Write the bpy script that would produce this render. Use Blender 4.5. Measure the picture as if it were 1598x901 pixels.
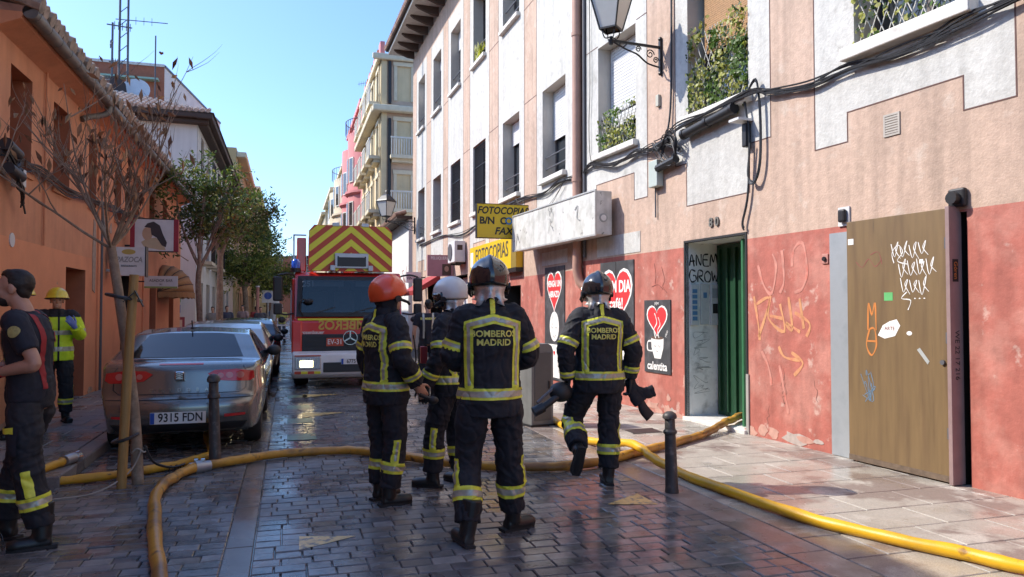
import bpy, bmesh, math, random
import numpy as np
from mathutils import Vector, Matrix, noise
from mathutils.bvhtree import BVHTree
for _o in list(bpy.data.objects): bpy.data.objects.remove(_o)
SC = bpy.context.scene
COL = SC.collection
R = math.radians
rnd = random.Random(7)
# ---------------------------------------------------------------- camera, sky, sun, exposure
cam_d = bpy.data.cameras.new('camera'); cam = bpy.data.objects.new('camera', cam_d); COL.objects.link(cam)
cam_d.sensor_width = 36.0; cam_d.lens = 26.0; cam_d.clip_start = 0.05; cam_d.clip_end = 3000
cam.location = (0, 0, 1.55); cam.rotation_euler = (R(90 + 1.66), 0, R(-16.83))
SC.camera = cam
SUN = Vector((0.95, -0.44, -0.93)).normalized()          # the way the light travels
W = bpy.data.worlds.new('World'); SC.world = W; W.use_nodes = True
wn = W.node_tree.nodes; wl = W.node_tree.links
for n in list(wn): wn.remove(n)
sky = wn.new('ShaderNodeTexSky'); sky.sky_type = 'NISHITA'; sky.sun_disc = False
sky.sun_elevation = math.asin(-SUN.z); sky.sun_rotation = math.atan2(-SUN.x, -SUN.y)
sky.air_density = 1.0; sky.dust_density = 1.2; sky.ozone_density = 8.0; sky.altitude = 100
bg = wn.new('ShaderNodeBackground'); bg.inputs[1].default_value = 0.108
wo = wn.new('ShaderNodeOutputWorld'); wl.new(sky.outputs[0], bg.inputs[0]); wl.new(bg.outputs[0], wo.inputs[0])
sl = bpy.data.lights.new('sun', 'SUN'); sl.energy = 2.05; sl.angle = R(0.53); sl.color = (1.0, 0.93, 0.83)
so = bpy.data.objects.new('sun', sl); COL.objects.link(so); so.rotation_euler = SUN.to_track_quat('-Z', 'Y').to_euler(); so.location = (-20, 20, 30)
SC.render.engine = 'CYCLES'
SC.cycles.use_denoising = True; SC.cycles.max_bounces = 8; SC.cycles.diffuse_bounces = 4; SC.cycles.glossy_bounces = 4
SC.cycles.transparent_max_bounces = 12; SC.cycles.caustics_reflective = False; SC.cycles.caustics_refractive = False
SC.cycles.sample_clamp_indirect = 6.0
SC.view_settings.view_transform = 'Standard'; SC.view_settings.look = 'None'; SC.view_settings.gamma = 1.0
SC.view_settings.use_curve_mapping = False; SC.view_settings.exposure = 1.6
# ---------------------------------------------------------------- materials
MATS = {}
def M(name, col=(.5,.5,.5), rough=.6, var=.12, scale=6., bump=0., bscale=80., metal=0., spec=.5, col2=None, c2=(2.5,.52,.62),
      col3=None, c3=(9.,.6,.66), rough2=None, r2=(3.,.42,.6), coat=0., emit=0., alpha=1., streak=0., stretch=None, bdist=.01):
    if name in MATS: return MATS[name]
    m = bpy.data.materials.new(name); MATS[name] = m; m.use_nodes = True
    N = m.node_tree.nodes; L = m.node_tree.links
    P = N['Principled BSDF']
    geo = N.new('ShaderNodeNewGeometry'); pos = geo.outputs['Position']
    if stretch:
        mp = N.new('ShaderNodeMapping'); mp.inputs['Scale'].default_value = stretch; L.new(pos, mp.inputs[0]); pos = mp.outputs[0]
    def noi(s, detail=5., rg=.6):
        t = N.new('ShaderNodeTexNoise'); t.inputs['Scale'].default_value = s; t.inputs['Detail'].default_value = detail
        t.inputs['Roughness'].default_value = rg; L.new(pos, t.inputs['Vector']); return t.outputs['Fac']
    def rng(v, a, b, c, d):
        t = N.new('ShaderNodeMapRange'); t.inputs[1].default_value = a; t.inputs[2].default_value = b
        t.inputs[3].default_value = c; t.inputs[4].default_value = d; L.new(v, t.inputs[0]); return t.outputs[0]
    def mix(f, a, b, mode='MIX'):
        t = N.new('ShaderNodeMix'); t.data_type = 'RGBA'; t.blend_type = mode
        if hasattr(f, 'links'): L.new(f, t.inputs[0])
        else: t.inputs[0].default_value = f
        for s, v in ((6, a), (7, b)):
            if hasattr(v, 'links'): L.new(v, t.inputs[s])
            else: t.inputs[s].default_value = (*v, 1)
        return t.outputs[2]
    c = col
    if col2: c = mix(rng(noi(c2[0]), c2[1], c2[2], 0, 1), c, col2)
    if col3: c = mix(rng(noi(c3[0]), c3[1], c3[2], 0, 1), c, col3)
    if var:
        v = rng(noi(scale), .25, .75, 1 - var, 1 + var)
        g = N.new('ShaderNodeCombineColor')
        for i in range(3): L.new(v, g.inputs[i])
        c = mix(1.0, c, g.outputs[0], 'MULTIPLY')
    if streak:
        mp = N.new('ShaderNodeMapping'); mp.inputs['Scale'].default_value = (3.2, 3.2, .22); L.new(geo.outputs['Position'], mp.inputs[0])
        t = N.new('ShaderNodeTexNoise'); t.inputs['Scale'].default_value = 2.2; t.inputs['Detail'].default_value = 7; L.new(mp.outputs[0], t.inputs['Vector'])
        v = rng(t.outputs['Fac'], .42, .72, 1.0, 1 - streak)
        g = N.new('ShaderNodeCombineColor')
        for i in range(3): L.new(v, g.inputs[i])
        c = mix(1.0, c, g.outputs[0], 'MULTIPLY')
    if hasattr(c, 'links'): L.new(c, P.inputs['Base Color'])
    else: P.inputs['Base Color'].default_value = (*c, 1)
    if rough2 is not None: L.new(rng(noi(r2[0], 4), r2[1], r2[2], rough, rough2), P.inputs['Roughness'])
    else: P.inputs['Roughness'].default_value = rough
    P.inputs['Metallic'].default_value = metal; P.inputs['Specular IOR Level'].default_value = spec
    P.inputs['Coat Weight'].default_value = coat; P.inputs['Coat Roughness'].default_value = .04
    if emit:
        P.inputs['Emission Color'].default_value = (*col, 1); P.inputs['Emission Strength'].default_value = emit
    if bump:
        b = N.new('ShaderNodeBump'); b.inputs['Strength'].default_value = bump; b.inputs['Distance'].default_value = bdist
        L.new(noi(bscale, 4), b.inputs['Height']); L.new(b.outputs[0], P.inputs['Normal'])
    return m
def LEAF(m, k=.4):
    N = m.node_tree.nodes; L = m.node_tree.links; P = N['Principled BSDF']; o = N['Material Output']
    t = N.new('ShaderNodeBsdfTranslucent'); c = P.inputs['Base Color'].links[0].from_socket; g = N.new('ShaderNodeMix'); g.data_type = 'RGBA'; g.blend_type = 'MULTIPLY'; g.inputs[0].default_value = 1; g.inputs[7].default_value = (1.5,1.6,.8,1); L.new(c, g.inputs[6]); L.new(g.outputs[2], t.inputs[0])
    mx = N.new('ShaderNodeMixShader'); mx.inputs[0].default_value = k; L.new(P.outputs[0], mx.inputs[1]); L.new(t.outputs[0], mx.inputs[2]); L.new(mx.outputs[0], o.inputs[0]); return m
def GLASS(name, tint=(.5,.55,.6), see=.5, rough=.03):
    if name in MATS: return MATS[name]
    m = bpy.data.materials.new(name); MATS[name] = m; m.use_nodes = True
    N = m.node_tree.nodes; L = m.node_tree.links
    for n in list(N): N.remove(n)
    o = N.new('ShaderNodeOutputMaterial'); t = N.new('ShaderNodeBsdfTransparent'); t.inputs[0].default_value = (*[x * see for x in tint], 1)
    g = N.new('ShaderNodeBsdfGlossy'); g.inputs['Roughness'].default_value = rough
    f = N.new('ShaderNodeFresnel'); f.inputs[0].default_value = 1.65
    mx = N.new('ShaderNodeMixShader'); L.new(f.outputs[0], mx.inputs[0]); L.new(t.outputs[0], mx.inputs[1]); L.new(g.outputs[0], mx.inputs[2])
    L.new(mx.outputs[0], o.inputs[0]); return m
# ---------------------------------------------------------------- object helpers
def link(o, parent=None):
    COL.objects.link(o)
    if parent is not None: o.parent = parent
    return o
def tag(o, label=None, cat=None, group=None, kind=None):
    if label: o['label'] = label
    if cat: o['category'] = cat
    if group: o['group'] = group
    if kind: o['kind'] = kind
    return o
def thing(name, label, cat, mat=None, group=None, loc=None, rz=0):
    o = bpy.data.objects.new(name, None); o.empty_display_size = .2; link(o)
    if mat is not None: o.matrix_world = mat
    elif loc is not None: o.matrix_world = Matrix.Translation(loc) @ Matrix.Rotation(rz, 4, 'Z')
    return tag(o, label, cat, group)
def T(x, y, z): return Matrix.Translation((x, y, z))
def smooth(me, ang=40):
    for p in me.polygons: p.use_smooth = True
    if ang < 180:
        try: me.set_sharp_from_angle(angle=R(ang))
        except Exception: pass
class MB:
    """collects geometry for ONE mesh"""
    def __init__(s): s.v = []; s.f = []; s.m = []
    def add(s, vs, fs, mi=0, mx=None):
        b = len(s.v)
        if mx is not None: vs = [tuple(mx @ Vector(p)) for p in vs]
        s.v += [tuple(p) for p in vs]; s.f += [tuple(i + b for i in f) for f in fs]; s.m += [mi] * len(fs); return s
    def box(s, x0, x1, y0, y1, z0, z1, mi=0, mx=None):
        vs = [(x0,y0,z0),(x1,y0,z0),(x1,y1,z0),(x0,y1,z0),(x0,y0,z1),(x1,y0,z1),(x1,y1,z1),(x0,y1,z1)]
        return s.add(vs, [(0,3,2,1),(4,5,6,7),(0,1,5,4),(1,2,6,5),(2,3,7,6),(3,0,4,7)], mi, mx)
    def bar(s, a, b, w, h=None, mi=0):
        """square bar from a to b"""
        a = Vector(a); b = Vector(b); d = b - a; L = d.length; h = h or w
        q = d.to_track_quat('Y', 'Z').to_matrix().to_4x4()
        return s.box(-w/2, w/2, 0, L, -h/2, h/2, mi, Matrix.Translation(a) @ q)
    def prism(s, poly, y0, y1, mi=0, mx=None):
        """poly in (x,z), extruded along y"""
        n = len(poly)
        vs = [(x, y0, z) for x, z in poly] + [(x, y1, z) for x, z in poly]
        ar = sum(poly[i][0]*poly[(i+1)%n][1] - poly[(i+1)%n][0]*poly[i][1] for i in range(n))
        fs = [tuple(range(n)), tuple(reversed(range(n, 2*n)))] + [(i, i+n, (i+1)%n+n, (i+1)%n) for i in range(n)]
        if ar < 0: fs = [tuple(reversed(f)) for f in fs]
        return s.add(vs, fs, mi, mx)
    def tube(s, pts, rad, n=8, caps=True, mi=0, ref=(0,0,1), rb=None, mx=None):
        """swept tube; rad/rb number or list"""
        pts = [Vector(p) for p in pts]; k = len(pts)
        ra = rad if isinstance(rad, (list, tuple, np.ndarray)) else [rad]*k
        rb = ra if rb is None else (rb if isinstance(rb, (list, tuple, np.ndarray)) else [rb]*k)
        vs = []; side = None
        for i, p in enumerate(pts):
            t = (pts[min(i+1, k-1)] - pts[max(i-1, 0)]).normalized()
            r0 = Vector(ref) if side is None else side
            sd = r0 - t * r0.dot(t)
            if sd.length < 1e-4: sd = t.orthogonal()
            sd.normalize(); side = sd; ot = t.cross(sd)
            for j in range(n):
                a = 2*math.pi*j/n
                vs.append(p + sd*(math.cos(a)*ra[i]) + ot*(math.sin(a)*rb[i]))
        fs = [(i*n+j, i*n+(j+1)%n, (i+1)*n+(j+1)%n, (i+1)*n+j) for i in range(k-1) for j in range(n)]
        if caps: fs += [tuple(reversed(range(n))), tuple((k-1)*n+j for j in range(n))]
        return s.add(vs, fs, mi, mx)
    def lathe(s, prof, n=16, c=(0,0,0), mi=0, mx=None, caps=True):
        vs = [(c[0]+r*math.cos(2*math.pi*j/n), c[1]+r*math.sin(2*math.pi*j/n), c[2]+z) for r, z in prof for j in range(n)]
        k = len(prof)
        fs = [(i*n+j, i*n+(j+1)%n, (i+1)*n+(j+1)%n, (i+1)*n+j) for i in range(k-1) for j in range(n)]
        if caps: fs += [tuple(reversed(range(n))), tuple((k-1)*n+j for j in range(n))]
        return s.add(vs, fs, mi, mx)
    def ball(s, c, r, n=12, k=8, mi=0, mx=None):
        rx, ry, rz = r if isinstance(r, (tuple, list)) else (r, r, r)
        vs = [(c[0], c[1], c[2]-rz)]
        for i in range(1, k):
            a = math.pi*i/k - math.pi/2
            vs += [(c[0]+rx*math.cos(a)*math.cos(2*math.pi*j/n), c[1]+ry*math.cos(a)*math.sin(2*math.pi*j/n), c[2]+rz*math.sin(a)) for j in range(n)]
        vs.append((c[0], c[1], c[2]+rz)); e = len(vs)-1
        fs = [(0, 1+(j+1)%n, 1+j) for j in range(n)]
        fs += [(1+i*n+j, 1+i*n+(j+1)%n, 1+(i+1)*n+(j+1)%n, 1+(i+1)*n+j) for i in range(k-2) for j in range(n)]
        fs += [(e, 1+(k-2)*n+j, 1+(k-2)*n+(j+1)%n) for j in range(n)]
        return s.add(vs, fs, mi, mx)
    def mesh(s, name, mats):
        me = bpy.data.meshes.new(name); me.from_pydata(s.v, [], s.f)
        for m in (mats if isinstance(mats, (list, tuple)) else [mats]): me.materials.append(m)
        if any(s.m): me.polygons.foreach_set('material_index', s.m)
        me.update(); return me
    def build(s, name, mats, parent=None, sm=None, bevel=0, seg=2):
        me = s.mesh(name, mats)
        if sm is not None: smooth(me, sm)
        o = bpy.data.objects.new(name, me); link(o, parent)
        if bevel:
            b = o.modifiers.new('bevel', 'BEVEL'); b.width = bevel; b.segments = seg; b.limit_method = 'ANGLE'; b.angle_limit = R(35)
        return o
def obj(name, me, parent=None, mx=None):
    o = bpy.data.objects.new(name, me); link(o, parent)
    if mx is not None: o.matrix_local = mx
    return o
def copy_tree(o, parent=None):
    c = o.copy(); COL.objects.link(c); c.parent = parent
    for ch in list(o.children): copy_tree(ch, c)
    return c
def catmull(P, per=6):
    P = [Vector(p) for p in P]; out = []
    for i in range(len(P)-1):
        a = P[max(i-1,0)]; b = P[i]; c = P[i+1]; d = P[min(i+2,len(P)-1)]
        for k in range(per):
            t = k/per
            out.append(.5*((2*b)+(c-a)*t+(2*a-5*b+4*c-d)*t*t+(3*b-a-3*c+d)*t**3))
    out.append(P[-1]); return out
_TX = {}
def text_mesh(body, size=.1, bold=0., shear=0., extrude=.0015, align='CENTER', space=1.0):
    cu = bpy.data.curves.new('txt', 'FONT'); cu.body = body; cu.size = size; cu.shear = shear; cu.offset = bold; cu.extrude = extrude
    cu.align_x = align; cu.align_y = 'CENTER'; cu.space_character = space; cu.resolution_u = 3; cu.space_line = .9
    o = bpy.data.objects.new('txt', cu); COL.objects.link(o)
    dg = bpy.context.evaluated_depsgraph_get(); me = bpy.data.meshes.new_from_object(o.evaluated_get(dg))
    bpy.data.objects.remove(o); bpy.data.curves.remove(cu); return me
UPR = Matrix.Rotation(R(90), 4, 'X')
def text(body, size, mat, parent, loc, rot=None, name='lettering', sx=1., **k):
    """upright text: reads along local x, faces local -y"""
    me = text_mesh(body, size, **k); me.materials.append(mat); me.name = name
    o = obj(name, me, parent); o.matrix_local = Matrix.Translation(loc) @ (rot or Matrix()) @ UPR @ Matrix.Diagonal((sx,1,1,1)); return o
def poly(pts, mat, parent, name, y=-.002, th=.002):
    """flat shape in local xz, facing -y"""
    mb = MB().prism(pts, y - th, y); return mb.build(name, mat, parent)
def stroke(mb, pts, w, y=-.003, mi=0, smooth_=True):
    P = [Vector((p[0], 0, p[1])) for p in pts]
    if smooth_ and len(P) > 2: P = catmull(P, 5)
    vs = []; n = len(P)
    for i, p in enumerate(P):
        t = (P[min(i+1,n-1)] - P[max(i-1,0)]).normalized(); nn = Vector((-t.z, 0, t.x))
        ww = w*(.75+.25*math.sin(i*.9))
        vs += [(p.x+nn.x*ww/2, y, p.z+nn.z*ww/2), (p.x-nn.x*ww/2, y, p.z-nn.z*ww/2)]
    mb.add(vs, [(2*i+1, 2*i+3, 2*i+2, 2*i) for i in range(n-1)], mi)
def heart(cx, cz, w, h, n=28):
    out = []
    for i in range(n):
        t = 2*math.pi*i/n
        x = 16*math.sin(t)**3; z = 13*math.cos(t)-5*math.cos(2*t)-2*math.cos(3*t)-math.cos(4*t)
        out.append((cx + x/32*w, cz + (z+2.5)/29*h))
    return out
def ellipse(cx, cz, a, b, n=20): return [(cx+a*math.cos(2*math.pi*i/n), cz+b*math.sin(2*math.pi*i/n)) for i in range(n)]
def facade(ox, oy, dx, dy):
    """frame whose local x runs along (dx,dy), local y into the wall, z up"""
    t = Vector((dx, dy, 0)).normalized(); nrm = Vector((-t.y, t.x, 0))
    m = Matrix.Identity(4); m.col[0][:3] = t; m.col[1][:3] = nrm; m.col[2][:3] = (0,0,1); m.col[3][:3] = (ox, oy, 0); return m
def wall_mesh(name, parent, u0, u1, z0, z1, holes, mats, reveal=.25, depth=4., cell=None, us=(), zs=(), revmat=0, top=True):
    U = sorted({u0, u1, *[h[0] for h in holes], *[h[1] for h in holes], *us}); Z = sorted({z0, z1, *[h[2] for h in holes], *[h[3] for h in holes], *zs})
    U = [x for x in U if u0 <= x <= u1]; Z = [x for x in Z if z0 <= x <= z1]
    mb = MB(); idx = {}
    def vid(u, z):
        k = (u, z)
        if k not in idx: idx[k] = len(mb.v); mb.v.append((u, 0, z))
        return idx[k]
    for i in range(len(U)-1):
        for j in range(len(Z)-1):
            cu = (U[i]+U[i+1])/2; cz = (Z[j]+Z[j+1])/2
            if any(h[0] < cu < h[1] and h[2] < cz < h[3] for h in holes): continue
            mb.f.append((vid(U[i],Z[j]), vid(U[i+1],Z[j]), vid(U[i+1],Z[j+1]), vid(U[i],Z[j+1]))); mb.m.append(cell(cu, cz) if cell else 0)
    for h in holes:
        a, b, c, d = h[:4]; r = h[4] if len(h) > 4 else reveal
        rm = h[5] if len(h) > 5 else revmat
        mb.add([(a,0,c),(b,0,c),(b,0,d),(a,0,d),(a,r,c),(b,r,c),(b,r,d),(a,r,d)], [(0,4,5,1),(1,5,6,2),(2,6,7,3),(3,7,4,0)], rm)
        mb.add([(a,r,c),(b,r,c),(b,r,d),(a,r,d)], [(0,1,2,3)], rm)
    if depth:
        e = .001
        mb.add([(u0,e,z0),(u0,depth,z0),(u0,depth,z1),(u0,e,z1)], [(0,3,2,1)], 0)
        mb.add([(u1,e,z0),(u1,depth,z0),(u1,depth,z1),(u1,e,z1)], [(0,1,2,3)], 0)
        mb.add([(u0,depth,z0),(u1,depth,z0),(u1,depth,z1),(u0,depth,z1)], [(0,3,2,1)], 0)
        if top: mb.add([(u0,e,z1),(u1,e,z1),(u1,depth,z1),(u0,depth,z1)], [(0,1,2,3)], 0)
    return mb.build(name, mats, parent)
# ================================================================ ground
m_bed = M('sett_joint_mud', (.028,.026,.025), .35, .3, 20, rough2=.06, r2=(.7,.43,.57))
m_sett = M('wet_sett_stone', (.145,.141,.142), .40, .45, 9, col2=(.20,.19,.175), c2=(7,.5,.7), rough2=.06, r2=(.7,.43,.57), bump=.3, bscale=45, bdist=.004)
m_setts = [m_sett, M('wet_sett_dark', (.10,.097,.10), .36, .45, 9, col2=(.14,.13,.125), c2=(7,.5,.7), rough2=.05, r2=(.7,.43,.57), bump=.3, bscale=45, bdist=.004), M('wet_sett_pale', (.20,.19,.185), .45, .4, 9, col2=(.25,.235,.215), c2=(7,.5,.7), rough2=.08, r2=(.7,.43,.57), bump=.4, bscale=45, bdist=.004), M('wet_sett_brown', (.16,.135,.115), .42, .4, 9, rough2=.07, r2=(.7,.43,.57), bump=.3, bscale=45, bdist=.004)]
def pick(): return rnd.choices(range(4), (5,4,2,2))[0]
m_far = M('far_wet_paving', (.10,.10,.104), .3, .25, 3, rough2=.14, r2=(.7,.42,.6), bump=.3, bscale=12)
m_gutter = M('wet_gutter_concrete', (.15,.135,.12), .28, .22, 6, rough2=.10, r2=(1.1,.42,.6), bump=.2, bscale=90, bdist=.003)
m_gran = M('granite_kerb', (.20,.155,.135), .5, .2, 40, col2=(.26,.22,.2), c2=(4,.45,.6), rough2=.22, r2=(1.2,.42,.56), bump=.2, bscale=140, bdist=.003)
m_slab = M('granite_slab', (.38,.345,.29), .55, .35, 120, col2=(.24,.19,.16), c2=(1.05,.50,.57), col3=(.45,.41,.35), c3=(2.6,.55,.64), rough2=.16, r2=(.95,.47,.56), bump=.25, bscale=160, bdist=.003)
m_slabl = M('grey_pavement_slab', (.25,.225,.21), .5, .22, 30, col2=(.18,.16,.15), c2=(1.4,.48,.58), rough2=.22, r2=(1.4,.45,.58), bump=.2, bscale=140, bdist=.003)
m_dirt = M('slab_joint', (.035,.03,.027), .7, .3, 20)
m_paint = M('road_paint', (.72,.50,.17), .35, .25, 9, col2=(.16,.13,.10), c2=(16,.50,.60), bump=.2, bscale=120, bdist=.003)
m_greenp = M('green_road_paint', (.10,.22,.16), .35, .3, 9, col2=(.06,.08,.07), c2=(10,.5,.65))
g = MB(); g.add([(-900,-900,-.08),(900,-900,-.08),(900,1500,-.08),(-900,1500,-.08)], [(0,1,2,3)])
tag(g.build('ground', M('ground_asphalt', (.06,.06,.06), .7, .2, .5)), kind='structure')
road = MB().add([(-3.4,-8,-.014),(3.05,-8,-.014),(3.05,150,-.014),(-3.4,150,-.014)], [(0,1,2,3)]).build('road', m_bed); tag(road, kind='structure')
far = MB().add([(-1.895,19.4,-.003),(3.05,19.4,-.003),(3.05,150,-.003),(-1.895,150,-.003)], [(0,1,2,3)]).build('far_paving', m_far, road)
def block(mb, x0, x1, y0, y1, z, c=.006, lo=-.02, tilt=0, mx=None):
    t = [z + tilt, z + tilt*.3, z - tilt, z]
    vs = [(x0,y0,lo),(x1,y0,lo),(x1,y1,lo),(x0,y1,lo),
          (x0,y0,z-c),(x1,y0,z-c),(x1,y1,z-c),(x0,y1,z-c),
          (x0+c,y0+c,t[0]),(x1-c,y0+c,t[1]),(x1-c,y1-c,t[2]),(x0+c,y1-c,t[3])]
    fs = [(i,(i+1)%4,(i+1)%4+4,i+4) for i in range(4)] + [(i+4,(i+1)%4+4,(i+1)%4+8,i+8) for i in range(4)] + [(8,9,10,11)]
    mb.add(vs, fs, 0, mx)
setts = []; PITCH = .127
def fill(x0, x1, y0, y1):
    y = y0; r = 0
    while y < y1 - .02:
        x = x0; first = True
        while x < x1 - .03:
            ln = rnd.choice((.15,.17,.19,.21,.23)) if not first else rnd.choice((.09,.13,.17,.21)); first = False
            if x + ln > x1 - .05: ln = x1 - x
            setts.append((x, y + rnd.uniform(-.003,.003), ln, rnd.gauss(0,.0022), rnd.uniform(-.003,.003))); x += ln
        y += PITCH
fill(-.2, 3.03, 3.1, 19.4); fill(-2.5, -.385, 3.3, 7.36); fill(-1.895, -.385, 7.36, 19.4)
def seen(x, y):
    yaw = R(16.83); d = x*math.sin(yaw) + y*math.cos(yaw); l = x*math.cos(yaw) - y*math.sin(yaw)
    if d < .5: return None
    px = 799 + 1154*l/d; py = 484 + 1154*1.55/d
    return d if -20 < px < 1620 and py < 915 else None
cand = sorted([(seen(s[0]+.1, s[1]+.06) or 99, i) for i, s in enumerate(setts)])
near = {i for d, i in cand[:300]}
kinds = {}
for ln in sorted({round(s[2], 2) for s in setts}):
    b = MB(); block(b, .002, ln-.003, .002, PITCH-.003, 0, tilt=.0008); kinds[ln] = [b.mesh('sett', mm) for mm in m_setts]
rest = MB()
for i, (x, y, ln, dz, tl) in enumerate(setts):
    if i in near:
        o = obj('sett', kinds[round(ln, 2)][pick()], road); o.location = (x, y, dz); o.rotation_euler = (tl*2, tl*3, 0)
    else:
        n0 = len(rest.m); block(rest, x+.002, x+ln-.003, y+.002, y+PITCH-.003, dz, tilt=tl*.6); k_ = pick(); rest.m[n0:] = [k_]*(len(rest.m)-n0)
tag(rest.build('sett_paving', m_setts, road), kind='stuff')
# drainage strip of long smooth slabs
y = 3.2
while y < 60:
    L_ = rnd.uniform(.9,1.1) if y < 19 else 6
    b = MB(); block(b, -.38, -.205, y+.004, y+L_-.004, -.004); b.build('gutter_slab', m_gutter, road); y += L_
for pts, mt in [([(2.44,5.46),(2.83,5.34),(2.83,5.71)], m_paint), ([(.08,5.0),(.46,5.20),(.085,5.30)], m_paint), ([(.20,11.05),(.85,11.5),(.22,11.6)], m_paint), ([(.25,13.6),(.95,14.0),(.27,14.1)], m_paint)] + [([(.0,y0),(.34,y0),(.34,y0+.42),(.0,y0+.42)], m_greenp) for y0 in (9.2,10.6,12.1,13.6)]:
    b = MB(); n = len(pts); b.add([(x,yy,.0045) for x,yy in pts], [tuple(range(n))]); b.build('painted_arrow' if mt is m_paint else 'painted_mark', mt, road)
# right pavement, flush, with granite kerb band
pav = MB().add([(3.0,-8,-.010),(6.4,-8,-.010),(6.4,45,-.010),(3.0,45,-.010)], [(0,1,2,3)]).build('pavement', m_dirt); tag(pav, kind='structure')
y = -2.
while y < 32:
    L_ = rnd.uniform(.8,1.15); b = MB(); block(b, 3.034, 3.33, y+.003, y+L_-.003, .003, c=.005); b.build('kerb_stone', m_gran, pav); y += L_
y = -1.; r = 0; slabs = {}
def slab_mesh(key, w, l, mt):
    if key not in slabs:
        b = MB(); block(b, .005, w-.005, .005, l-.005, 0, c=.005); slabs[key] = b.mesh('slab', mt)
    return slabs[key]
while y < 22:
    pit = .44; x = 3.335; xe = 6.1 - .075*y if y < 12.6 else 5.13 - .021*(y-12.6)
    x += 0 if r % 2 else -.001
    first = True
    while x < xe + .02:
        w = .64 if not (first and r % 2) else .32; first = False
        o = obj('slab', slab_mesh((w,pit), w, pit, m_slab), pav); o.location = (x, y, .004 + rnd.uniform(-.0012,.0012)); x += w
    y += pit; r += 1
# left pavement, raised
lp = MB().box(-3.6,-2.08,7.4,40,-.03,.088).build('left_pavement', m_dirt); tag(lp, kind='structure')
y = 7.36
while y < 40:
    L_ = rnd.uniform(.85,1.1) if y < 22 else 5
    b = MB(); block(b, -2.08, -1.90, y+.003, y+L_-.003, .10, c=.012, lo=-.02); b.build('kerb_stone', m_gran if False else m_slabl, lp); y += L_
y = 7.4; r = 0
while y < 22:
    x = -2.085
    while x > -3.35:
        w = .4 if not (r % 2 and x > -2.15) else .2
        b = slab_mesh(('l', w), w, .4, m_slabl); o = obj('slab', b, lp); o.location = (x-w, y, .10 + rnd.uniform(-.0012,.0012)); x -= w
    y += .4; r += 1
# ================================================================ right-hand houses
m_pink = M('pink_plaster', (.52,.37,.285), .85, .14, 14, col2=(.43,.31,.235), c2=(1.1,.46,.7), col3=(.55,.44,.36), c3=(3.2,.58,.72), bump=.6, bscale=42, streak=.24)
m_white = M('white_plaster', (.54,.53,.495), .85, .14, 12, col2=(.49,.475,.44), c2=(1.4,.47,.68), col3=(.40,.385,.35), c3=(4.5,.60,.74), bump=.7, bscale=30, streak=.18)
m_red = M('red_plaster', (.41,.125,.092), .8, .2, 7, col2=(.47,.19,.145), c2=(1.9,.47,.62), col3=(.55,.33,.27), c3=(4.2,.62,.69), bump=.45, bscale=30, streak=.22)
m_line = M('brown_outline', (.12,.06,.05), .8, .1)
m_reveal = M('cream_reveal', (.56,.51,.44), .85, .1, 3, bump=.2)
m_sill = M('pale_stone_sill', (.66,.63,.58), .7, .15, 8, col2=(.45,.42,.38), c2=(5,.55,.7))
m_iron = M('dark_iron', (.025,.024,.026), .45, .2, 20, metal=.3)
m_greyiron = M('grey_iron', (.10,.10,.11), .5, .15, 20)
m_shut = M('white_shutter', (.62,.62,.62), .55, .1, 5)
m_wframe = M('window_frame', (.10,.08,.07), .5, .1)
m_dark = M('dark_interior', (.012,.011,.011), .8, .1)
m_pane = M('window_pane', (.03,.035,.04), .06, .1, 2, spec=.8)
m_wood = M('dark_brown_timber', (.06,.035,.025), .7, .2, 12)
m_blackp = M('black_painted_board', (.045,.046,.05), .6, .25, 6, col2=(.09,.09,.095), c2=(3,.5,.7))
m_wpaint = M('white_mural_paint', (.78,.76,.72), .7, .1, 10)
m_rpaint = M('red_mural_paint', (.62,.03,.035), .6, .1, 6)
m_kpaint = M('black_spray_paint', (.015,.015,.016), .6, .1)
FA = facade(6.1, 0, .075, -1); FB = facade(5.155, 12.6, .021, -1)
def ua(Y): return -Y*1.0028
def ub(Y): return -(Y-12.6)*1.0002
def outline(mb, pts, w=.014):
    for (a, c), (b, d) in zip(pts, pts[1:]):
        if abs(a-b) < 1e-6: mb.box(a-w/2, a+w/2, -.004, .0, min(c,d)-w/2, max(c,d)+w/2)
        else: mb.box(min(a,b)+w/2, max(a,b)-w/2, -.004, .0, c-w/2, c+w/2)
def slats(mb, a, b, c, d, y, pitch=.055, th=.018):
    z = c
    while z < d - .01:
        h = min(pitch*.86, d-z); mb.box(a, b, y-th, y, z, z+h); z += pitch
def window(par, a, b, c, d, y, shut=0., grate=False, rails=True, curtain=False):
    """window set back at depth y in its opening"""
    f = MB(); w = .05; yy = y-.07
    f.box(a, a+w, yy, y-.005, c, d); f.box(b-w, b, yy, y-.005, c, d); f.box(a+w, b-w, yy, y-.005, d-w, d); f.box(a+w, b-w, yy, y-.005, c, c+w)
    m = (a+b)/2; f.box(m-.03, m+.03, yy, y-.005, c+w, d-w)
    o = f.build('window', m_wframe if not curtain else m_shut, par)
    for x0, x1 in ((a+w, m-.03), (m+.03, b-w)): MB().box(x0, x1, y-.045, y-.035, c+w, d-w).build('pane', m_pane, o)
    if shut:
        s = MB(); slats(s, a+.02, b-.02, d-(d-c)*shut, d-.01, yy-.03); s.build('roller_shutter', m_shut, o)
    if rails:
        for k in ((.24, .48) if rails is True else rails):
            MB().tube([(a, .08, c+k), (b, .08, c+k)], .018, 6).build('rail', m_greyiron, par)
    if grate:
        s = MB(); n = int((b-a)/.11)
        for i in range(n+1):
            x = a+.02+(b-a-.04)*i/n; s.box(x-.009, x+.009, .05, .068, c+.02, d-.02)
        for z in (c+.04, c+(d-c)*.35, c+(d-c)*.68, d-.04): s.box(a+.01, b-.01, .045, .073, z-.012, z+.012)
        s.build('window_grille', m_iron, par)
    return o
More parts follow.
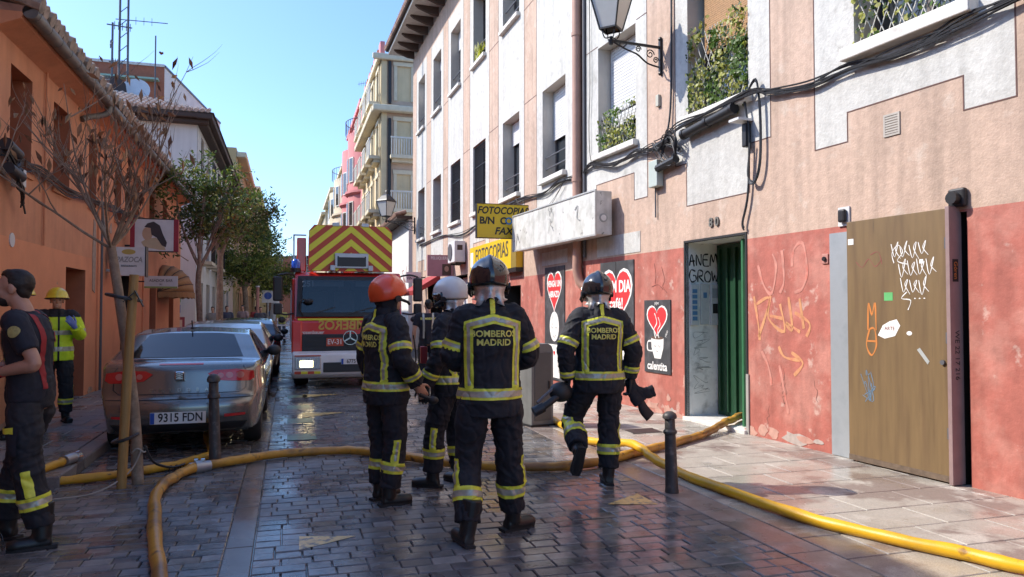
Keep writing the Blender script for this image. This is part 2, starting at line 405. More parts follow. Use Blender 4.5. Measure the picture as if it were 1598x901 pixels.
def sill(par, a, b, z, out=.10, h=.10):
    return MB().prism([(a-.07, z-h), (b+.07, z-h), (b+.07, z), (a-.07, z)], -out, .12).build('sill', m_sill, par, bevel=.012)
# ---------------------------------------------------------------- house A (number 80)
hA = thing('corner_house', 'pink and white plastered house with red base and ivy balconies above graffiti doors', 'house', FA)
SILL, WTOP = 4.27, 6.16
wA = [(ua(11.95), ua(10.67)), (ua(9.25), ua(7.95)), (ua(6.28), ua(4.98)), (ua(3.4), ua(2.1))]
dA = (ua(9.33), ua(8.03), 0.05, 2.5, .60, 5)
gapA = (ua(5.14), ua(5.06), -.02, 2.42, .35, 4)
holes = [(a, b, SILL, WTOP, .36, 3) for a, b in wA] + [dA, gapA]
def cA(u, z):
    if z < 2.44: return 1
    Y = -u/1.0028
    for (y0, y1, zl, zm, ym0, ym1) in [(10.33,12.42,3.31,3.75,10.73,12.02), (4.6,6.84,3.32,3.63,5.07,6.38), (1.7,3.8,3.32,3.63,2.1,3.4)]:
        if y0 < Y < y1 and z > (zm if ym0 < Y < ym1 else zl): return 2
    if 7.55 < Y < 9.56 and z > (3.02 if 7.94 < Y < 9.29 else 3.63): return 2
    return 0
eU = [ua(v) for v in (10.33,12.42,10.73,12.02,4.6,6.84,5.07,6.38,1.7,3.8,2.1,3.4,7.55,9.56,7.94,9.29)]
wall_mesh('wall', hA, ua(12.58), ua(-4.5), -.05, 12.2, holes, [m_pink, m_red, m_white, m_reveal, m_dark, M('white_doorway_plaster', (.80,.79,.76), .8, .12, 5, col2=(.45,.44,.42), c2=(4,.55,.7))], .36, 8, cA, eU, (2.44,3.31,3.32,3.75,3.63,3.02), 3)
ol = MB()
for P in ([(12.42,12),(12.42,3.31),(12.02,3.31),(12.02,3.75),(10.73,3.75),(10.73,3.31),(10.33,3.31),(10.33,12)], [(6.84,12),(6.84,3.32),(6.38,3.32),(6.38,3.63),(5.07,3.63),(5.07,3.32),(4.6,3.32),(4.6,12)],
          [(9.56,12),(9.56,3.63),(9.29,3.63),(9.29,3.02),(7.94,3.02),(7.94,3.63),(7.55,3.63),(7.55,12)], [(12.42,6.2),(11.95,6.2)], [(10.65,6.2),(10.33,6.2)]):
    outline(ol, [(ua(y), z) for y, z in P], .012)
ol.build('plaster_outline', m_line, hA)
window(hA, *wA[0], SILL, WTOP, .36, shut=.75, rails=(.3,.62)); sill(hA, *wA[0], SILL)
window(hA, *wA[1], SILL, WTOP, .36, shut=0, rails=False); sill(hA, *wA[1], SILL, .12, .12)
window(hA, *wA[2], SILL+.02, WTOP, .36, shut=0, rails=False); sill(hA, *wA[2], SILL, .14, .13)
window(hA, *wA[3], SILL, WTOP, .36, shut=.5); sill(hA, *wA[3], SILL)
# woven reed blind behind the ivy
rb = MB(); slats(rb, wA[1][0]+.12, wA[1][1]-.02, 5.15, WTOP, .22, .03, .012); rb.build('reed_blind', M('reed_blind', (.36,.20,.09), .7, .3, 30), hA)
# ivy screens on the balconies
m_ivy = [LEAF(m_) for m_ in [M('ivy_green', (.10,.17,.03), .45, .3, 30), M('ivy_yellow', (.36,.36,.09), .5, .3, 30), M('ivy_dark', (.035,.07,.018), .5, .3, 30)]]
def ivy(name, label, a, b, z0, z1, n, ragged, seed):
    r = random.Random(seed); t = thing(name, label, 'plant', FA @ T(0, 0, 0))
    tr = MB(); k = int((b-a)/.12)
    for i in range(-6, k+1):
        for s in (1, -1):
            xa = a + i*.12; xb = xa + s*(z1-z0)*.45
            if s < 0: xa += .72; xb += .72
            z_a, z_b = z0, z1
            for _ in range(1):
                if xb > b: f = (b-xa)/(xb-xa); xb = b; z_b = z0+(z1-z0)*f
                if xb < a and xb < xa: f = (a-xa)/(xb-xa); xb = a; z_b = z0+(z1-z0)*f
            if a <= xa <= b and abs(z_b-z0) > .05: tr.bar((xa, .045, z_a), (xb, .045, z_b), .009)
    tr.build('lattice', M('pale_lattice', (.45,.44,.40), .6, .2), t)
    lf = MB()
    for i in range(n):
        x = r.uniform(a, b); z = z0 + (z1-z0)*r.random()**.85 + r.gauss(0, .03)*ragged
        if z > z1*.5+z0*.5 and ragged and noise.noise((x*3, z*3, seed)) < -.15: continue
        s = r.uniform(.025, .055); c = Vector((x, .04 - r.random()*.09, z)); q = Matrix.Rotation(r.uniform(0,6.3),4,'Y') @ Matrix.Rotation(r.uniform(-.7,.7),4,'X') @ Matrix.Rotation(r.uniform(-.6,.6),4,'Z')
        sh = noise.noise((x*2.5, z*2.5, seed+5)); mi = 0 if sh > .12 else (1 if r.random() < .62 else 2)
        lf.add([(-.5*s,0,-.1*s),(0,-.1*s,-.7*s),(.5*s,0,-.1*s),(.35*s,.1*s,.45*s),(0,0,.75*s),(-.35*s,.1*s,.45*s)], [(0,1,2),(0,2,3,5),(5,3,4)], mi, Matrix.Translation(c) @ q)
    lf.build('leaves', m_ivy, t); return t
ivy('ivy_screen', 'tall dense leafy screen on the balcony beside the wall lantern', wA[1][0]+.01, wA[1][1]-.01, SILL+.01, 5.42, 1500, 3, 3)
ivy('ivy_screen', 'low pale green leaf screen behind two rails of the shuttered window', wA[0][0]+.01, wA[0][1]-.01, SILL+.01, 4.95, 700, 1, 4)
ivy('ivy_screen', 'sparse climbing leaves on lattice at the balcony above the square vent', wA[2][0]+.01, wA[2][1]-.01, SILL+.01, 5.2, 260, 1, 5)
# door number 80
for i, dgt in enumerate('80'):
    text(dgt, .17, M('grey_metal_digit', (.16,.15,.13), .5), hA, (ua(8.72)+.13*i, -.012, 2.72), name='house_number', extrude=.01, bold=.004)
# threshold step, dark edge strips, green door in the recess
a, b, c, d = dA[:4]
MB().box(a-.02, b+.02, -.06, .62, -.03, .052).build('threshold', m_sill, hA, bevel=.01)
MB().box(a-.03, a, -.012, .05, .05, 2.53).box(b, b+.03, -.012, .05, .05, 2.53).box(a, b, -.012, .05, 2.50, 2.53).build('door_frame', m_kpaint, hA)
MB().box(b+.004, b+.05, -.02, .0, .0, .75).build('corner_guard', M('pale_steel', (.35,.33,.30), .5), hA)
m_green = M('green_door_paint', (.015,.055,.026), .35, .2, 8); m_green_lit = M('lit_green_door_edge', (.035,.15,.065), .4, .15, 8)  # the leaf's paler green has the light on it put into the colour
dr = MB(); dr.box(a+.02, b-.02, .52, .57, .06, 2.48)
gd = dr.build('green_door', m_green, hA)
for i in range(7):
    x = a+.08+i*.175; MB().box(x, x+.04, .485, .52, .12, 2.42).build('door_rib', m_green, gd)
lf = MB(); lf.box(b-.16, b-.12, .05, .50, .07, 2.46); lf = lf.build('door_leaf', m_green_lit, hA, bevel=.006)
MB().box(b-.20, b-.16, .16, .20, .95, 1.25).build('handle', m_iron, lf)
# intercom boxes and tags on the far jamb (faces down the street)
JMB = FA @ T(a, 0, 0) @ Matrix.Rotation(R(-90), 4, 'Z') @ T(-.60, 0, 0)
def jam(name, label, cat): return thing(name, label, cat, FA @ T(a+.001, 0, 0) @ Matrix.Rotation(R(90), 4, 'Z'))
# local x runs into the recess (0 = street edge), -y faces the viewer
ic = jam('intercom', 'pale door intercom with blue button strip in the doorway', 'intercom')
m_icom = M('intercom_grey', (.55,.56,.56), .45, .1, 20)
MB().box(.06,.20,-.035,.0,1.33,1.92).build('case', m_icom, ic, bevel=.008)
for k in range(6): MB().box(.085,.165,-.04,-.035,1.40+k*.078,1.455+k*.078).build('button_label', M('blue_label', (.10,.22,.40), .4), ic)
ic2 = jam('door_entry_panel', 'pale entry panel with small black keypad in the doorway', 'intercom')
MB().box(.40,.55,-.035,.0,1.33,1.92).build('case', m_icom, ic2, bevel=.008); MB().box(.43,.51,-.04,-.035,1.50,1.64).build('keypad', m_dark, ic2); MB().box(.42,.52,-.04,-.035,1.72,1.86).build('button_label', M('grey_label', (.3,.33,.36), .4), ic2)
ic3 = jam('scribbled_panel', 'plain pale panel with pen scribble between two intercoms', 'panel')
MB().box(.235,.375,-.02,.0,1.34,1.93).build('cover', m_icom, ic3, bevel=.006); MB().box(.28,.34,-.023,-.02,1.72,1.80).build('sticker', M('blue_label'), ic3)
gr = jam('graffiti_tag', 'black hand sprayed tag on the white doorway jamb', 'graffiti')
sg_ = MB()
for l in ([(.06,2.18),(.10,2.34),(.14,2.17)], [(.07,2.24),(.15,2.25)], [(.18,2.18),(.18,2.34),(.25,2.19),(.26,2.35)], [(.38,2.35),(.30,2.33),(.30,2.19),(.39,2.18)], [(.30,2.27),(.37,2.27)], [(.41,2.18),(.43,2.35),(.47,2.24),(.51,2.36),(.54,2.18)],
          [(.16,2.10),(.09,2.12),(.06,2.03),(.10,1.95),(.17,1.98),(.16,2.04),(.12,2.04)], [(.20,1.95),(.21,2.11),(.28,2.10),(.27,2.04),(.22,2.03),(.30,1.95)], [(.37,2.11),(.32,2.06),(.33,1.97),(.40,1.96),(.42,2.05),(.37,2.11)], [(.44,2.11),(.46,1.96),(.49,2.05),(.52,1.96),(.55,2.12)]):
    one = MB(); stroke(one, l, .024); one.build('sprayed_letter', m_kpaint, gr)
st = MB(); r = random.Random(5)
for k in range(9): stroke(st, [(.12+.3*r.random(), .3+.9*k/9+.14*r.random()) for _ in range(5)], .007)
tag(st.build('graffiti_tag', M('faint_grey_pen', (.30,.30,.29), .7)), 'faint grey scrawled lines low on the white doorway jamb', 'graffiti').matrix_world = gr.matrix_world.copy()
# ---------------------------------------------------------------- orange and white sprayed tags on the red wall
def spray(name, label, lines, w, mat, mx): 
    s = MB()
    for l in lines: stroke(s, l, w)
    o = s.build(name, mat); o.matrix_world = mx; return tag(o, label, 'graffiti')
m_orsp = M('pale_orange_spray', (.56,.26,.12), .8, .25, 9, col2=(.55,.17,.11), c2=(10,.5,.7)); m_pksp = M('pale_pink_spray', (.52,.22,.17), .8, .25, 9, col2=(.52,.14,.10), c2=(8,.5,.7))
O = FA @ T(ua(7.9), 0, 0)
spray('graffiti', 'pale orange sprayed letters and arrow on the red wall beside the green door', [[(.02,1.72),(.10,1.35),(.12,1.18)],[(.06,1.62),(.30,1.68),(.10,1.22)],[(.32,1.72),(.28,1.45),(.55,1.30),(.48,1.62)],[(.30,1.48),(.52,1.45)],[(.62,1.70),(.68,1.32),(.58,1.40),(.80,1.30)],[(.80,1.68),(.86,1.34)],[(.72,1.52),(.95,1.40),(.90,1.25)],[(.45,1.12),(.55,1.00),(.80,.98)],[(.66,1.06),(.84,.95),(.70,.80)]], .045, m_orsp, O)
spray('graffiti', 'faded pink sprayed loops high on the red wall beside the green door', [[(.10,2.1),(.20,1.85),(.34,1.75),(.42,2.05),(.36,2.22)],[(.52,2.25),(.55,1.9),(.48,1.75)],[(.68,2.05),(.72,2.25),(.86,2.3),(.92,2.0),(.85,1.8),(.72,1.75)],[(.15,1.05),(.28,.85),(.32,.65)],[(.46,.9),(.55,.55),(.60,.35)]], .045, m_pksp, O)
spray('graffiti', 'thin dark scratched marks on the red wall above the coffee mural', [[(.10,2.26),(.14,2.1),(.12,1.95)],[(.02,1.9),(.2,1.93),(.35,1.85)],[(.3,2.2),(.38,2.0),(.33,1.9),(.45,1.8)]], .012, M('brown_scratch', (.16,.05,.04), .8), FA @ T(ua(10.25), 0, 0))
r = random.Random(41); m_peel = M('bare_plaster', (.48,.27,.21), .9, .2, 10, col2=(.42,.22,.17), c2=(6,.5,.65)); m_peel2 = M('grey_render_patch', (.40,.33,.29), .9, .25, 14)
for i in range(19):
    Yc = r.choice((r.uniform(6.7,7.95), r.uniform(6.7,7.95), r.uniform(9.5,10.6), r.uniform(3.2,5.0))); zc = r.uniform(.0,.10) if i < 16 else r.uniform(.25,.95); w_ = r.uniform(.05,.22) if i < 16 else r.uniform(.03,.08); h_ = r.uniform(.03,.09)
    n_ = 11; P = [(ua(Yc)+w_*math.cos(2*math.pi*k/n_)*r.uniform(.55,1.1), max(.004, zc+h_*math.sin(2*math.pi*k/n_)*r.uniform(.5,1.2))) for k in range(n_)]
    poly(P, m_peel if i % 3 else m_peel2, hA, 'peeled_patch', -.001, .002+.0002*i)
ck = random.Random(43)
for i in range(5):
    x_ = ua(ck.uniform(6.8,7.9)); z_ = ck.uniform(.15,.7); P = [(x_, z_)]
    for k in range(5): P.append((P[-1][0]+ck.uniform(-.04,.05), P[-1][1]+ck.uniform(-.02,.09)))
    c_ = MB(); stroke(c_, P, .006, -.002, 0, False); c_.build('crack', m_line, hA)
# ---------------------------------------------------------------- murals on boards
def board(name, label, frame, u0, u1, z0, z1):
    t = thing(name, label, 'mural', frame @ T(u0, 0, 0)); w = u1-u0
    MB().box(0, w, -.018, .0, z0, z1).build('board', m_blackp, t); return t, w
mu, w = board('mural_board', 'black board mural of coffee cup with red heart and word calentita', FA, ua(10.42), ua(9.70), .60, 1.70)
poly(heart(.36,1.37,.58,.50), m_wpaint, mu, 'heart_outline', -.018, .001); poly(heart(.36,1.375,.52,.44), m_rpaint, mu, 'heart', -.0195, .001)
poly([(.20,1.13),(.54,1.13),(.53,.98),(.46,.82),(.29,.82),(.21,.98)], m_wpaint, mu, 'cup', -.018, .001)
poly(ellipse(.37,1.13,.17,.025), M('coffee_paint', (.12,.07,.05), .6), mu, 'coffee', -.0195, .001)
s = MB(); stroke(s, [(.20,1.08),(.10,1.06),(.10,.94),(.23,.93)], .03, -.019); stroke(s, [(.33,1.12),(.28,1.25),(.36,1.36),(.30,1.5)], .022, -.0212); stroke(s, [(.42,1.13),(.38,1.24),(.45,1.33),(.40,1.44)], .018, -.0212); s.build('steam', m_wpaint, mu)
s = MB(); stroke(s, [(.28,1.02),(.31,.99),(.34,1.02)], .01, -.0205); stroke(s, [(.40,1.02),(.43,.99),(.46,1.02)], .01, -.0205); stroke(s, [(.34,.94),(.37,.92),(.40,.94)], .01, -.0205); s.build('face_lines', m_kpaint, mu)
text('calentita', .17, m_wpaint, mu, (.36,-.02,.70), bold=.004, extrude=.001, sx=.95); text('pipe', .07, m_wpaint, mu, (.36,-.02,1.655), extrude=.001)
text('rico', .07, m_wpaint, mu, (.62,-.02,1.2), Matrix.Rotation(R(-60),4,'Y'), extrude=.001)
mu, w = board('mural_board', 'black panel mural with red heart reading bom dia', FA, ua(11.86), ua(10.74), .35, 2.36)
poly(heart(.56,1.72,1.06,1.04), m_wpaint, mu, 'heart_outline', -.018, .001); poly(heart(.56,1.725,.96,.93), m_rpaint, mu, 'heart', -.0195, .001)
text('BOM DIA', .27, m_wpaint, mu, (.56,-.0215,1.93), bold=.008, extrude=.001, sx=.85); text('café!', .25, m_wpaint, mu, (.56,-.0215,1.65), bold=.006, extrude=.001)
poly([(.62,1.0),(1.04,1.0),(1.0,.45),(.66,.45)], m_wpaint, mu, 'cup', -.018, .001); poly(ellipse(.83,.98,.21,.04), m_kpaint, mu, 'coffee', -.0195, .001)
s = MB(); stroke(s, [(.1,.4),(.15,.9),(.3,1.05),(.4,.8),(.5,.45)], .05, -.019); s.build('figure_lines', m_wpaint, mu)
MB().box(.545,.555,-.022,-.018,.35,2.36).build('panel_seam', m_dark, mu)
mu, w = board('mural_board', 'narrow black panel mural of figure holding heart reading venga un abrazo', FB, ub(14.5), ub(13.42), .15, 2.42)
poly(heart(.54,1.90,.82,.86), m_wpaint, mu, 'heart_outline', -.018, .001); poly(heart(.54,1.905,.75,.77), m_rpaint, mu, 'heart', -.0195, .001)
text('VENGA! UN', .17, m_wpaint, mu, (.54,-.0215,2.07), bold=.006, extrude=.001, sx=.8); text('ABRAZO', .17, m_wpaint, mu, (.54,-.0215,1.86), bold=.006, extrude=.001, sx=.8)
poly(ellipse(.54,1.22,.25,.30), m_wpaint, mu, 'head', -.018, .001); poly([(.08,.86),(1.0,.86),(.98,.70),(.80,.66),(.82,.2),(.26,.2),(.28,.66),(.10,.70)], m_wpaint, mu, 'body', -.018, .001)
s = MB()
for x in (.44,.64): stroke(s, [(x-.05,1.22),(x,1.18),(x+.05,1.22)], .014, -.02)
stroke(s, [(.45,1.06),(.54,1.0),(.63,1.06)], .014, -.02); stroke(s, [(.3,.86),(.36,.5),(.3,.3)], .014, -.02); stroke(s, [(.78,.86),(.72,.5),(.78,.3)], .014, -.02); stroke(s, [(.42,1.45),(.48,1.3),(.40,1.25)], .012, -.02); s.build('face_lines', m_kpaint, mu)
poly(heart(.54,.68,.10,.10), m_rpaint, mu, 'small_heart', -.0195, .001)
for (fr, u0, u1, z0, z1, lb) in ((FA, ua(12.0), ua(10.55), 2.47, 2.80, 'pale plaster patch above the bom dia panel'), (FB, ub(14.7), ub(13.3), 2.47, 2.74, 'pale plaster patch above the narrow figure panel')):
    o = MB().box(u0, u1, -.008, .0, z0, z1).build('plaster_patch', m_white); o.matrix_world = fr; tag(o, lb, 'plaster')
# ---------------------------------------------------------------- boarded brown door panel
t = thing('door_panel', 'tall brown wood panel with graffiti and stickers boarding up a doorway', 'door', FA @ T(ua(6.33), 0, 0))
m_board = M('brown_laminate', (.175,.112,.05), .5, .15, 3, col2=(.145,.09,.042), col3=(.09,.06,.035), c3=(5,.64,.74), c2=(2,.45,.65), stretch=(1,6,.5))
MB().box(0, 1.165, -.085, -.012, .02, 2.46).build('board', m_board, t, bevel=.004)
MB().box(1.166, 1.205, -.135, .02, .012, 2.47).build('edge_post', M('mauve_metal', (.28,.19,.18), .45, .15), t, bevel=.003)
s = MB(); r = random.Random(17)
for row, (zc, x0, n_) in enumerate(((2.12,.58,4),(1.95,.66,4),(1.78,.68,3))):
    for k in range(n_):
        xc = x0+.10*k; h_ = .075+.02*r.random()
        stroke(s, [(xc-.03,zc+h_*r.uniform(.3,.9)),(xc+.01*r.random(),zc-h_*r.uniform(.6,1.)),(xc+.05,zc+h_*r.uniform(.5,1.1)),(xc+.02,zc+h_*.1),(xc+.075,zc-h_*r.uniform(.5,1.1))], .0095, -.087)
stroke(s, [(.58,2.0),(.56,2.1),(.63,2.17),(.68,2.1),(.62,2.02),(.74,1.98)], .010, -.087); stroke(s, [(.72,1.72),(.66,1.66),(.76,1.64),(.73,1.55)], .011, -.087)
for x_ in (.80,.85,.90): stroke(s, [(x_,1.66),(x_+.008,1.655),(x_+.014,1.66)], .012, -.087)
s.build('white_scrawl', m_wpaint, t)
s = MB(); [stroke(s, l, .022, -.087) for l in ([(.26,1.35),(.27,1.62),(.31,1.5),(.35,1.62),(.36,1.35)], [(.28,1.36),(.24,1.2),(.30,1.1),(.36,1.2),(.34,1.36),(.28,1.36)], [(.25,1.24),(.36,1.24)])]; s.build('orange_scrawl', M('orange_spray', (.55,.19,.04), .7), t)
s = MB(); r = random.Random(3); [stroke(s, [(.16+.18*r.random(), .62+.34*r.random()) for _ in range(4)], .01, -.087) for _ in range(6)]; s.build('blue_scrawl', M('blue_pen', (.13,.20,.27), .7), t)
s = MB(); [stroke(s, l, .009, -.087) for l in ([(.12,2.04),(.2,1.98),(.28,2.06),(.36,1.98),(.44,2.05)], [(.30,2.1),(.40,2.12),(.44,2.0)])]; s.build('red_scrawl', M('dark_red_pen', (.25,.07,.06), .7), t)
for (x0,x1,z0,z1,mm) in ((.46,.56,1.64,1.72,M('green_sticker', (.12,.42,.14), .5)), (.02,.09,2.22,2.28,m_wpaint), (.86,.90,1.98,2.02,m_wpaint)): MB().box(x0,x1,-.0875,-.085,z0,z1).build('sticker', mm, t)
st = poly([(.38,1.30),(.44,1.40),(.52,1.44),(.60,1.46),(.64,1.40),(.58,1.30),(.46,1.27)], m_wpaint, t, 'sticker', -.085, .002); text('ARTE', .05, M('dark_red_pen'), t, (.52,-.0885,1.37), extrude=.0005)
poly(ellipse(.74,1.33,.03,.02), m_wpaint, t, 'sticker', -.085, .002); poly([(.82,1.18),(.85,1.2),(.95,1.08),(.93,1.05)], M('grey_sticker', (.35,.36,.34), .6), t, 'sticker', -.085, .002)
MB().tube([(1.09,-.085,1.08),(1.09,-.105,1.08)], .022, 12).build('lock', m_greyiron, t); MB().box(.0,1.165,-.088,-.085,.02,.075).build('kick_strip', M('scuffed_edge', (.13,.09,.06), .7, .4, 14), t)
for z_ in (.4,1.25,2.1): MB().box(1.118,1.165,-.0885,-.085,z_,z_+.10).build('hinge', m_greyiron, t)
# marks on the edge post (faces down the street)
E = T(1.205, 0, 0) @ Matrix.Rotation(R(90), 4, 'Z')
text('WE 22 17 216', .075, m_kpaint, t, tuple((E @ Vector((-.06,-.002,1.15)))), Matrix.Rotation(R(90),4,'Z') @ Matrix.Rotation(R(90),4,'Y'), extrude=.0005)
MB().box(1.205,1.207,-.10,-.03,1.80,2.0).build('sticker', m_kpaint, t); text('Góren', .06, M('orange_spray'), t, tuple(E @ Vector((-.065,-.0035,1.9))), Matrix.Rotation(R(90),4,'Z') @ Matrix.Rotation(R(90),4,'Y'), extrude=.0005)
o = MB().box(ua(6.62), ua(6.345), -.03, -.003, .01, 2.37).build('metal_sheet', M('grey_zinc_sheet', (.40,.43,.45), .42, .12, 3, metal=.4, col2=(.32,.35,.37), c2=(3,.5,.65))); o.matrix_world = FA; tag(o, 'narrow grey metal sheet beside the brown door panel', 'metal sheet')
# ---------------------------------------------------------------- small wall fittings
o = thing('wall_vent', 'square metal vent grille in the pink plaster', 'vent', FA @ T(ua(5.92), 0, 3.26))
MB().box(0,.19,-.012,0,0,.02).box(0,.19,-.012,0,.20,.22).box(0,.02,-.012,0,.02,.20).box(.17,.19,-.012,0,.02,.20).build('frame', M('vent_metal', (.40,.36,.31), .5), o)
for k in range(7): MB().bar((.02,-.006,.035+k*.025), (.17,-.006,.035+k*.025), .008, .018).build('louvre', M('vent_metal'), o)
o = thing('junction_box', 'black cable box with white surround above the grey metal sheet', 'box', FA @ T(ua(6.5), 0, 2.44))
MB().box(-.005,.145,-.02,-.001,-.005,.195).build('plate', m_shut, o); MB().box(.03,.12,-.07,-.02,.03,.17).build('cover', m_iron, o, bevel=.02)
o = thing('wall_speaker', 'black round cable fitting above the brown panel edge', 'box', FA @ T(ua(5.18), 0, 2.46))
MB().box(-.02,.14,-.06,-.001,.0,.17).build('back_plate', m_iron, o, bevel=.02); MB().tube([(.06,-.06,.08),(.06,-.12,.08)], .055, 12).build('cap', m_iron, o)
o = thing('wall_switch', 'small pale square plate with dark knob on the red wall', 'switch', FA @ T(ua(6.75), 0, 2.05))
MB().box(0,.09,-.015,-.001,0,.11).build('plate', M('pinkish_plate', (.45,.20,.16), .6), o, bevel=.008); MB().tube([(.045,-.015,.055),(.045,-.035,.055)], .025, 10).build('knob', m_iron, o)
o = thing('meter_box', 'small pale green meter box under the knot of cables', 'meter box', FA @ T(ua(10.12), 0, 3.40))
MB().box(0,.24,-.12,-.001,0,.40).build('case', M('pale_grey_green', (.42,.47,.43), .55, .1), o, bevel=.012); MB().tube([(.06,-.03,-.45),(.06,-.03,0)], .012, 6).build('conduit', m_greyiron, o)
o = MB().box(ua(10.02), ua(9.94), -.05, -.001, 4.62, 4.80).build('connector_box', M('pale_box', (.45,.44,.36), .6), bevel=.01); o.matrix_world = FA; tag(o, 'tiny pale connector box on the pink strip under the lantern', 'box')
o = thing('conduit_box', 'black cable head with white top plate hanging beside the door number', 'box', FA @ T(ua(8.0), 0, 3.5))
MB().box(-.06,.13,-.22,-.002,.40,.43).build('cover', m_shut, o); MB().box(.02,.10,-.09,-.002,.08,.38).build('body', m_iron, o, bevel=.015)
# ---------------------------------------------------------------- wall lantern
def lantern(name, label, mx, out=.86, s=1.):
    t = thing(name, label, 'street lamp', mx @ Matrix.Scale(s, 4), 'street lanterns on wall brackets')
    # origin on wall at arm height; arm goes to -y
    b = MB(); b.bar((0,-.02,-.36),(0,-.02,.10), .05, .04); b.ball((0,-.02,.13), .035, 8, 6); b.ball((0,-.02,-.39), .035, 8, 6); b.build('wall_plate', m_iron, t)
    a = MB(); a.bar((0,0,0),(0,-out,0), .03, .035); a.tube(catmull([(0,-.05,-.30),(0,-.25,-.26),(0,-.42,-.15),(0,-.6,-.10),(0,-out+.05,-.02)], 5), .014, 6)
    for (cy, cz, r0) in ((-.20,-.12,.075),(-.40,-.07,.05),(-.10,-.20,.05)):
        a.tube([(0, cy+r0*(1-k/22)*math.cos(k*.55), cz+r0*(1-k/22)*math.sin(k*.55)) for k in range(18)], .009, 5)
    a.tube(catmull([(0,-.6,-.02),(0,-.66,-.07),(0,-.72,-.05),(0,-.70,-.01)], 4), .009, 5); a.build('bracket_arm', m_iron, t, sm=40)
    tip = T(0, -out, 0) @ Matrix.Rotation(R(38), 4, 'Z')
    st = MB(); st.lathe([(.03,-.06),(.045,0),(.025,.03),(.02,.06)], 10, mx=tip)
    for k in range(4):
        st.tube(catmull([(.02,0,.05),(.09,0,.03),(.13,0,.10),(.12,0,.16)], 4), .009, 5, mx=tip @ Matrix.Rotation(R(90*k+45),4,'Z'))
    st.build('lantern_stem', m_iron, t, sm=40)
    h0, h1, z0, z1 = .125, .235, .16, .66
    f = MB()
    C = [(1,1),(-1,1),(-1,-1),(1,-1)]
    for k in range(4):
        x, y = C[k]; x2, y2 = C[(k+1)%4]
        p = tip @ Vector((x*h0,y*h0,z0)); q = tip @ Vector((x*h1,y*h1,z1)); p2 = tip @ Vector((x2*h0,y2*h0,z0)); q2 = tip @ Vector((x2*h1,y2*h1,z1))
        f.bar(p, q, .02); f.bar(p, p2, .022); f.bar(q, q2, .03)
    f.build('lantern_frame', m_iron, t)
    for k in range(4):
        x, y = C[k]; x2, y2 = C[(k+1)%4]
        g = MB(); g.add([(x*h0,y*h0,z0),(x2*h0,y2*h0,z0),(x2*h1,y2*h1,z1),(x*h1,y*h1,z1)], [(0,1,2,3)], 0, tip); g.build('pane', M('frosted_lamp_glass', (.55,.54,.50), .25, .05), t)
    MB().lathe([(.34,z1),(.30,z1+.06),(.16,z1+.20),(.07,z1+.26),(.05,z1+.34),(.02,z1+.40)], 4, mx=tip @ Matrix.Rotation(R(45),4,'Z')).build('lantern_cap', m_iron, t)
    return t
lantern('wall_lantern', 'large black iron wall lantern on scrolled bracket beside the ivy balcony', FA @ T(ua(9.92), 0, 5.50))
# ---------------------------------------------------------------- cables on facade
m_cab = M('black_cable', (.02,.02,.022), .5, .2, 20)
def cables(name, label, frame, path, n, spread, rad=.011, seed=1, cat='cables', group=None):
    r = random.Random(seed); c = MB()
    for i in range(n):
        ph = r.uniform(0, 6.3)
        P = [(u + r.gauss(0, spread*.3), -abs(o_) - r.random()*spread*.6 - .012, z + r.gauss(0, spread)*(.5+.5*math.sin(k*1.3+ph)**2)) for k, (u, z, o_) in enumerate(path)]
        c.tube(catmull(P, 6), rad*r.uniform(.6,1.15), 5)
    o = c.build(name, m_cab, None, sm=60); o.matrix_world = frame; return tag(o, label, cat, group)
cables('cable_bundle', 'thick sagging bundle of black cables along the pink house below the windows', FA, [(ua(12.5),4.02,.02),(ua(12.1),4.12,.03),(ua(11.3),3.98,.05),(ua(10.6),4.02,.05),(ua(10.1),4.0,.07),(ua(9.7),4.02,.1),(ua(9.3),4.12,.12),(ua(8.4),4.16,.14),(ua(7.75),4.22,.10),(ua(7.5),4.15,.05),(ua(6.9),4.05,.03),(ua(6.3),4.07,.04),(ua(5.6),4.03,.04),(ua(5.0),4.08,.06),(ua(4.3),4.10,.05),(ua(3.0),4.05,.05)], 9, .035, seed=2)
cables('cable_bundle', 'black cables hanging in a long loop beside house number eighty', FA, [(ua(7.95),4.18,.05),(ua(7.88),3.7,.04),(ua(7.92),3.0,.03),(ua(8.02),2.65,.03),(ua(8.0),2.58,.03)], 5, .015, seed=3)
cables('cable_bundle', 'slack coil of black cables looping from the sill of the ivy balcony', FA, [(ua(7.9),4.22,.06),(ua(7.72),4.36,.06),(ua(7.66),4.0,.05),(ua(7.66),3.4,.05),(ua(7.76),3.12,.05),(ua(7.88),3.2,.05),(ua(7.84),3.6,.05)], 6, .025, seed=4)
cables('cable_bundle', 'tangled knot of black cables beside the pale green meter box', FA, [(ua(9.95),4.05,.1),(ua(9.75),3.92,.12),(ua(9.55),4.12,.1),(ua(9.35),3.95,.12),(ua(9.5),3.7,.08),(ua(9.75),3.78,.1),(ua(9.6),4.05,.08),(ua(9.3),3.8,.06)], 9, .07, .009, seed=5)
cables('cable_riser', 'black vertical cable run down the wall behind the lantern', FA, [(ua(9.58),12.,.02),(ua(9.58),8.,.02),(ua(9.6),5.4,.02),(ua(9.64),4.5,.02),(ua(9.7),4.1,.05)], 4, .008, .014, seed=6)
cables('cable_riser', 'thin drooping cable beside the downpipe and shuttered window', FA, [(ua(12.22),7.6,.02),(ua(12.2),5.6,.02),(ua(12.24),4.9,.02),(ua(12.2),4.3,.02),(ua(12.0),4.05,.04)], 2, .01, .007, seed=7)
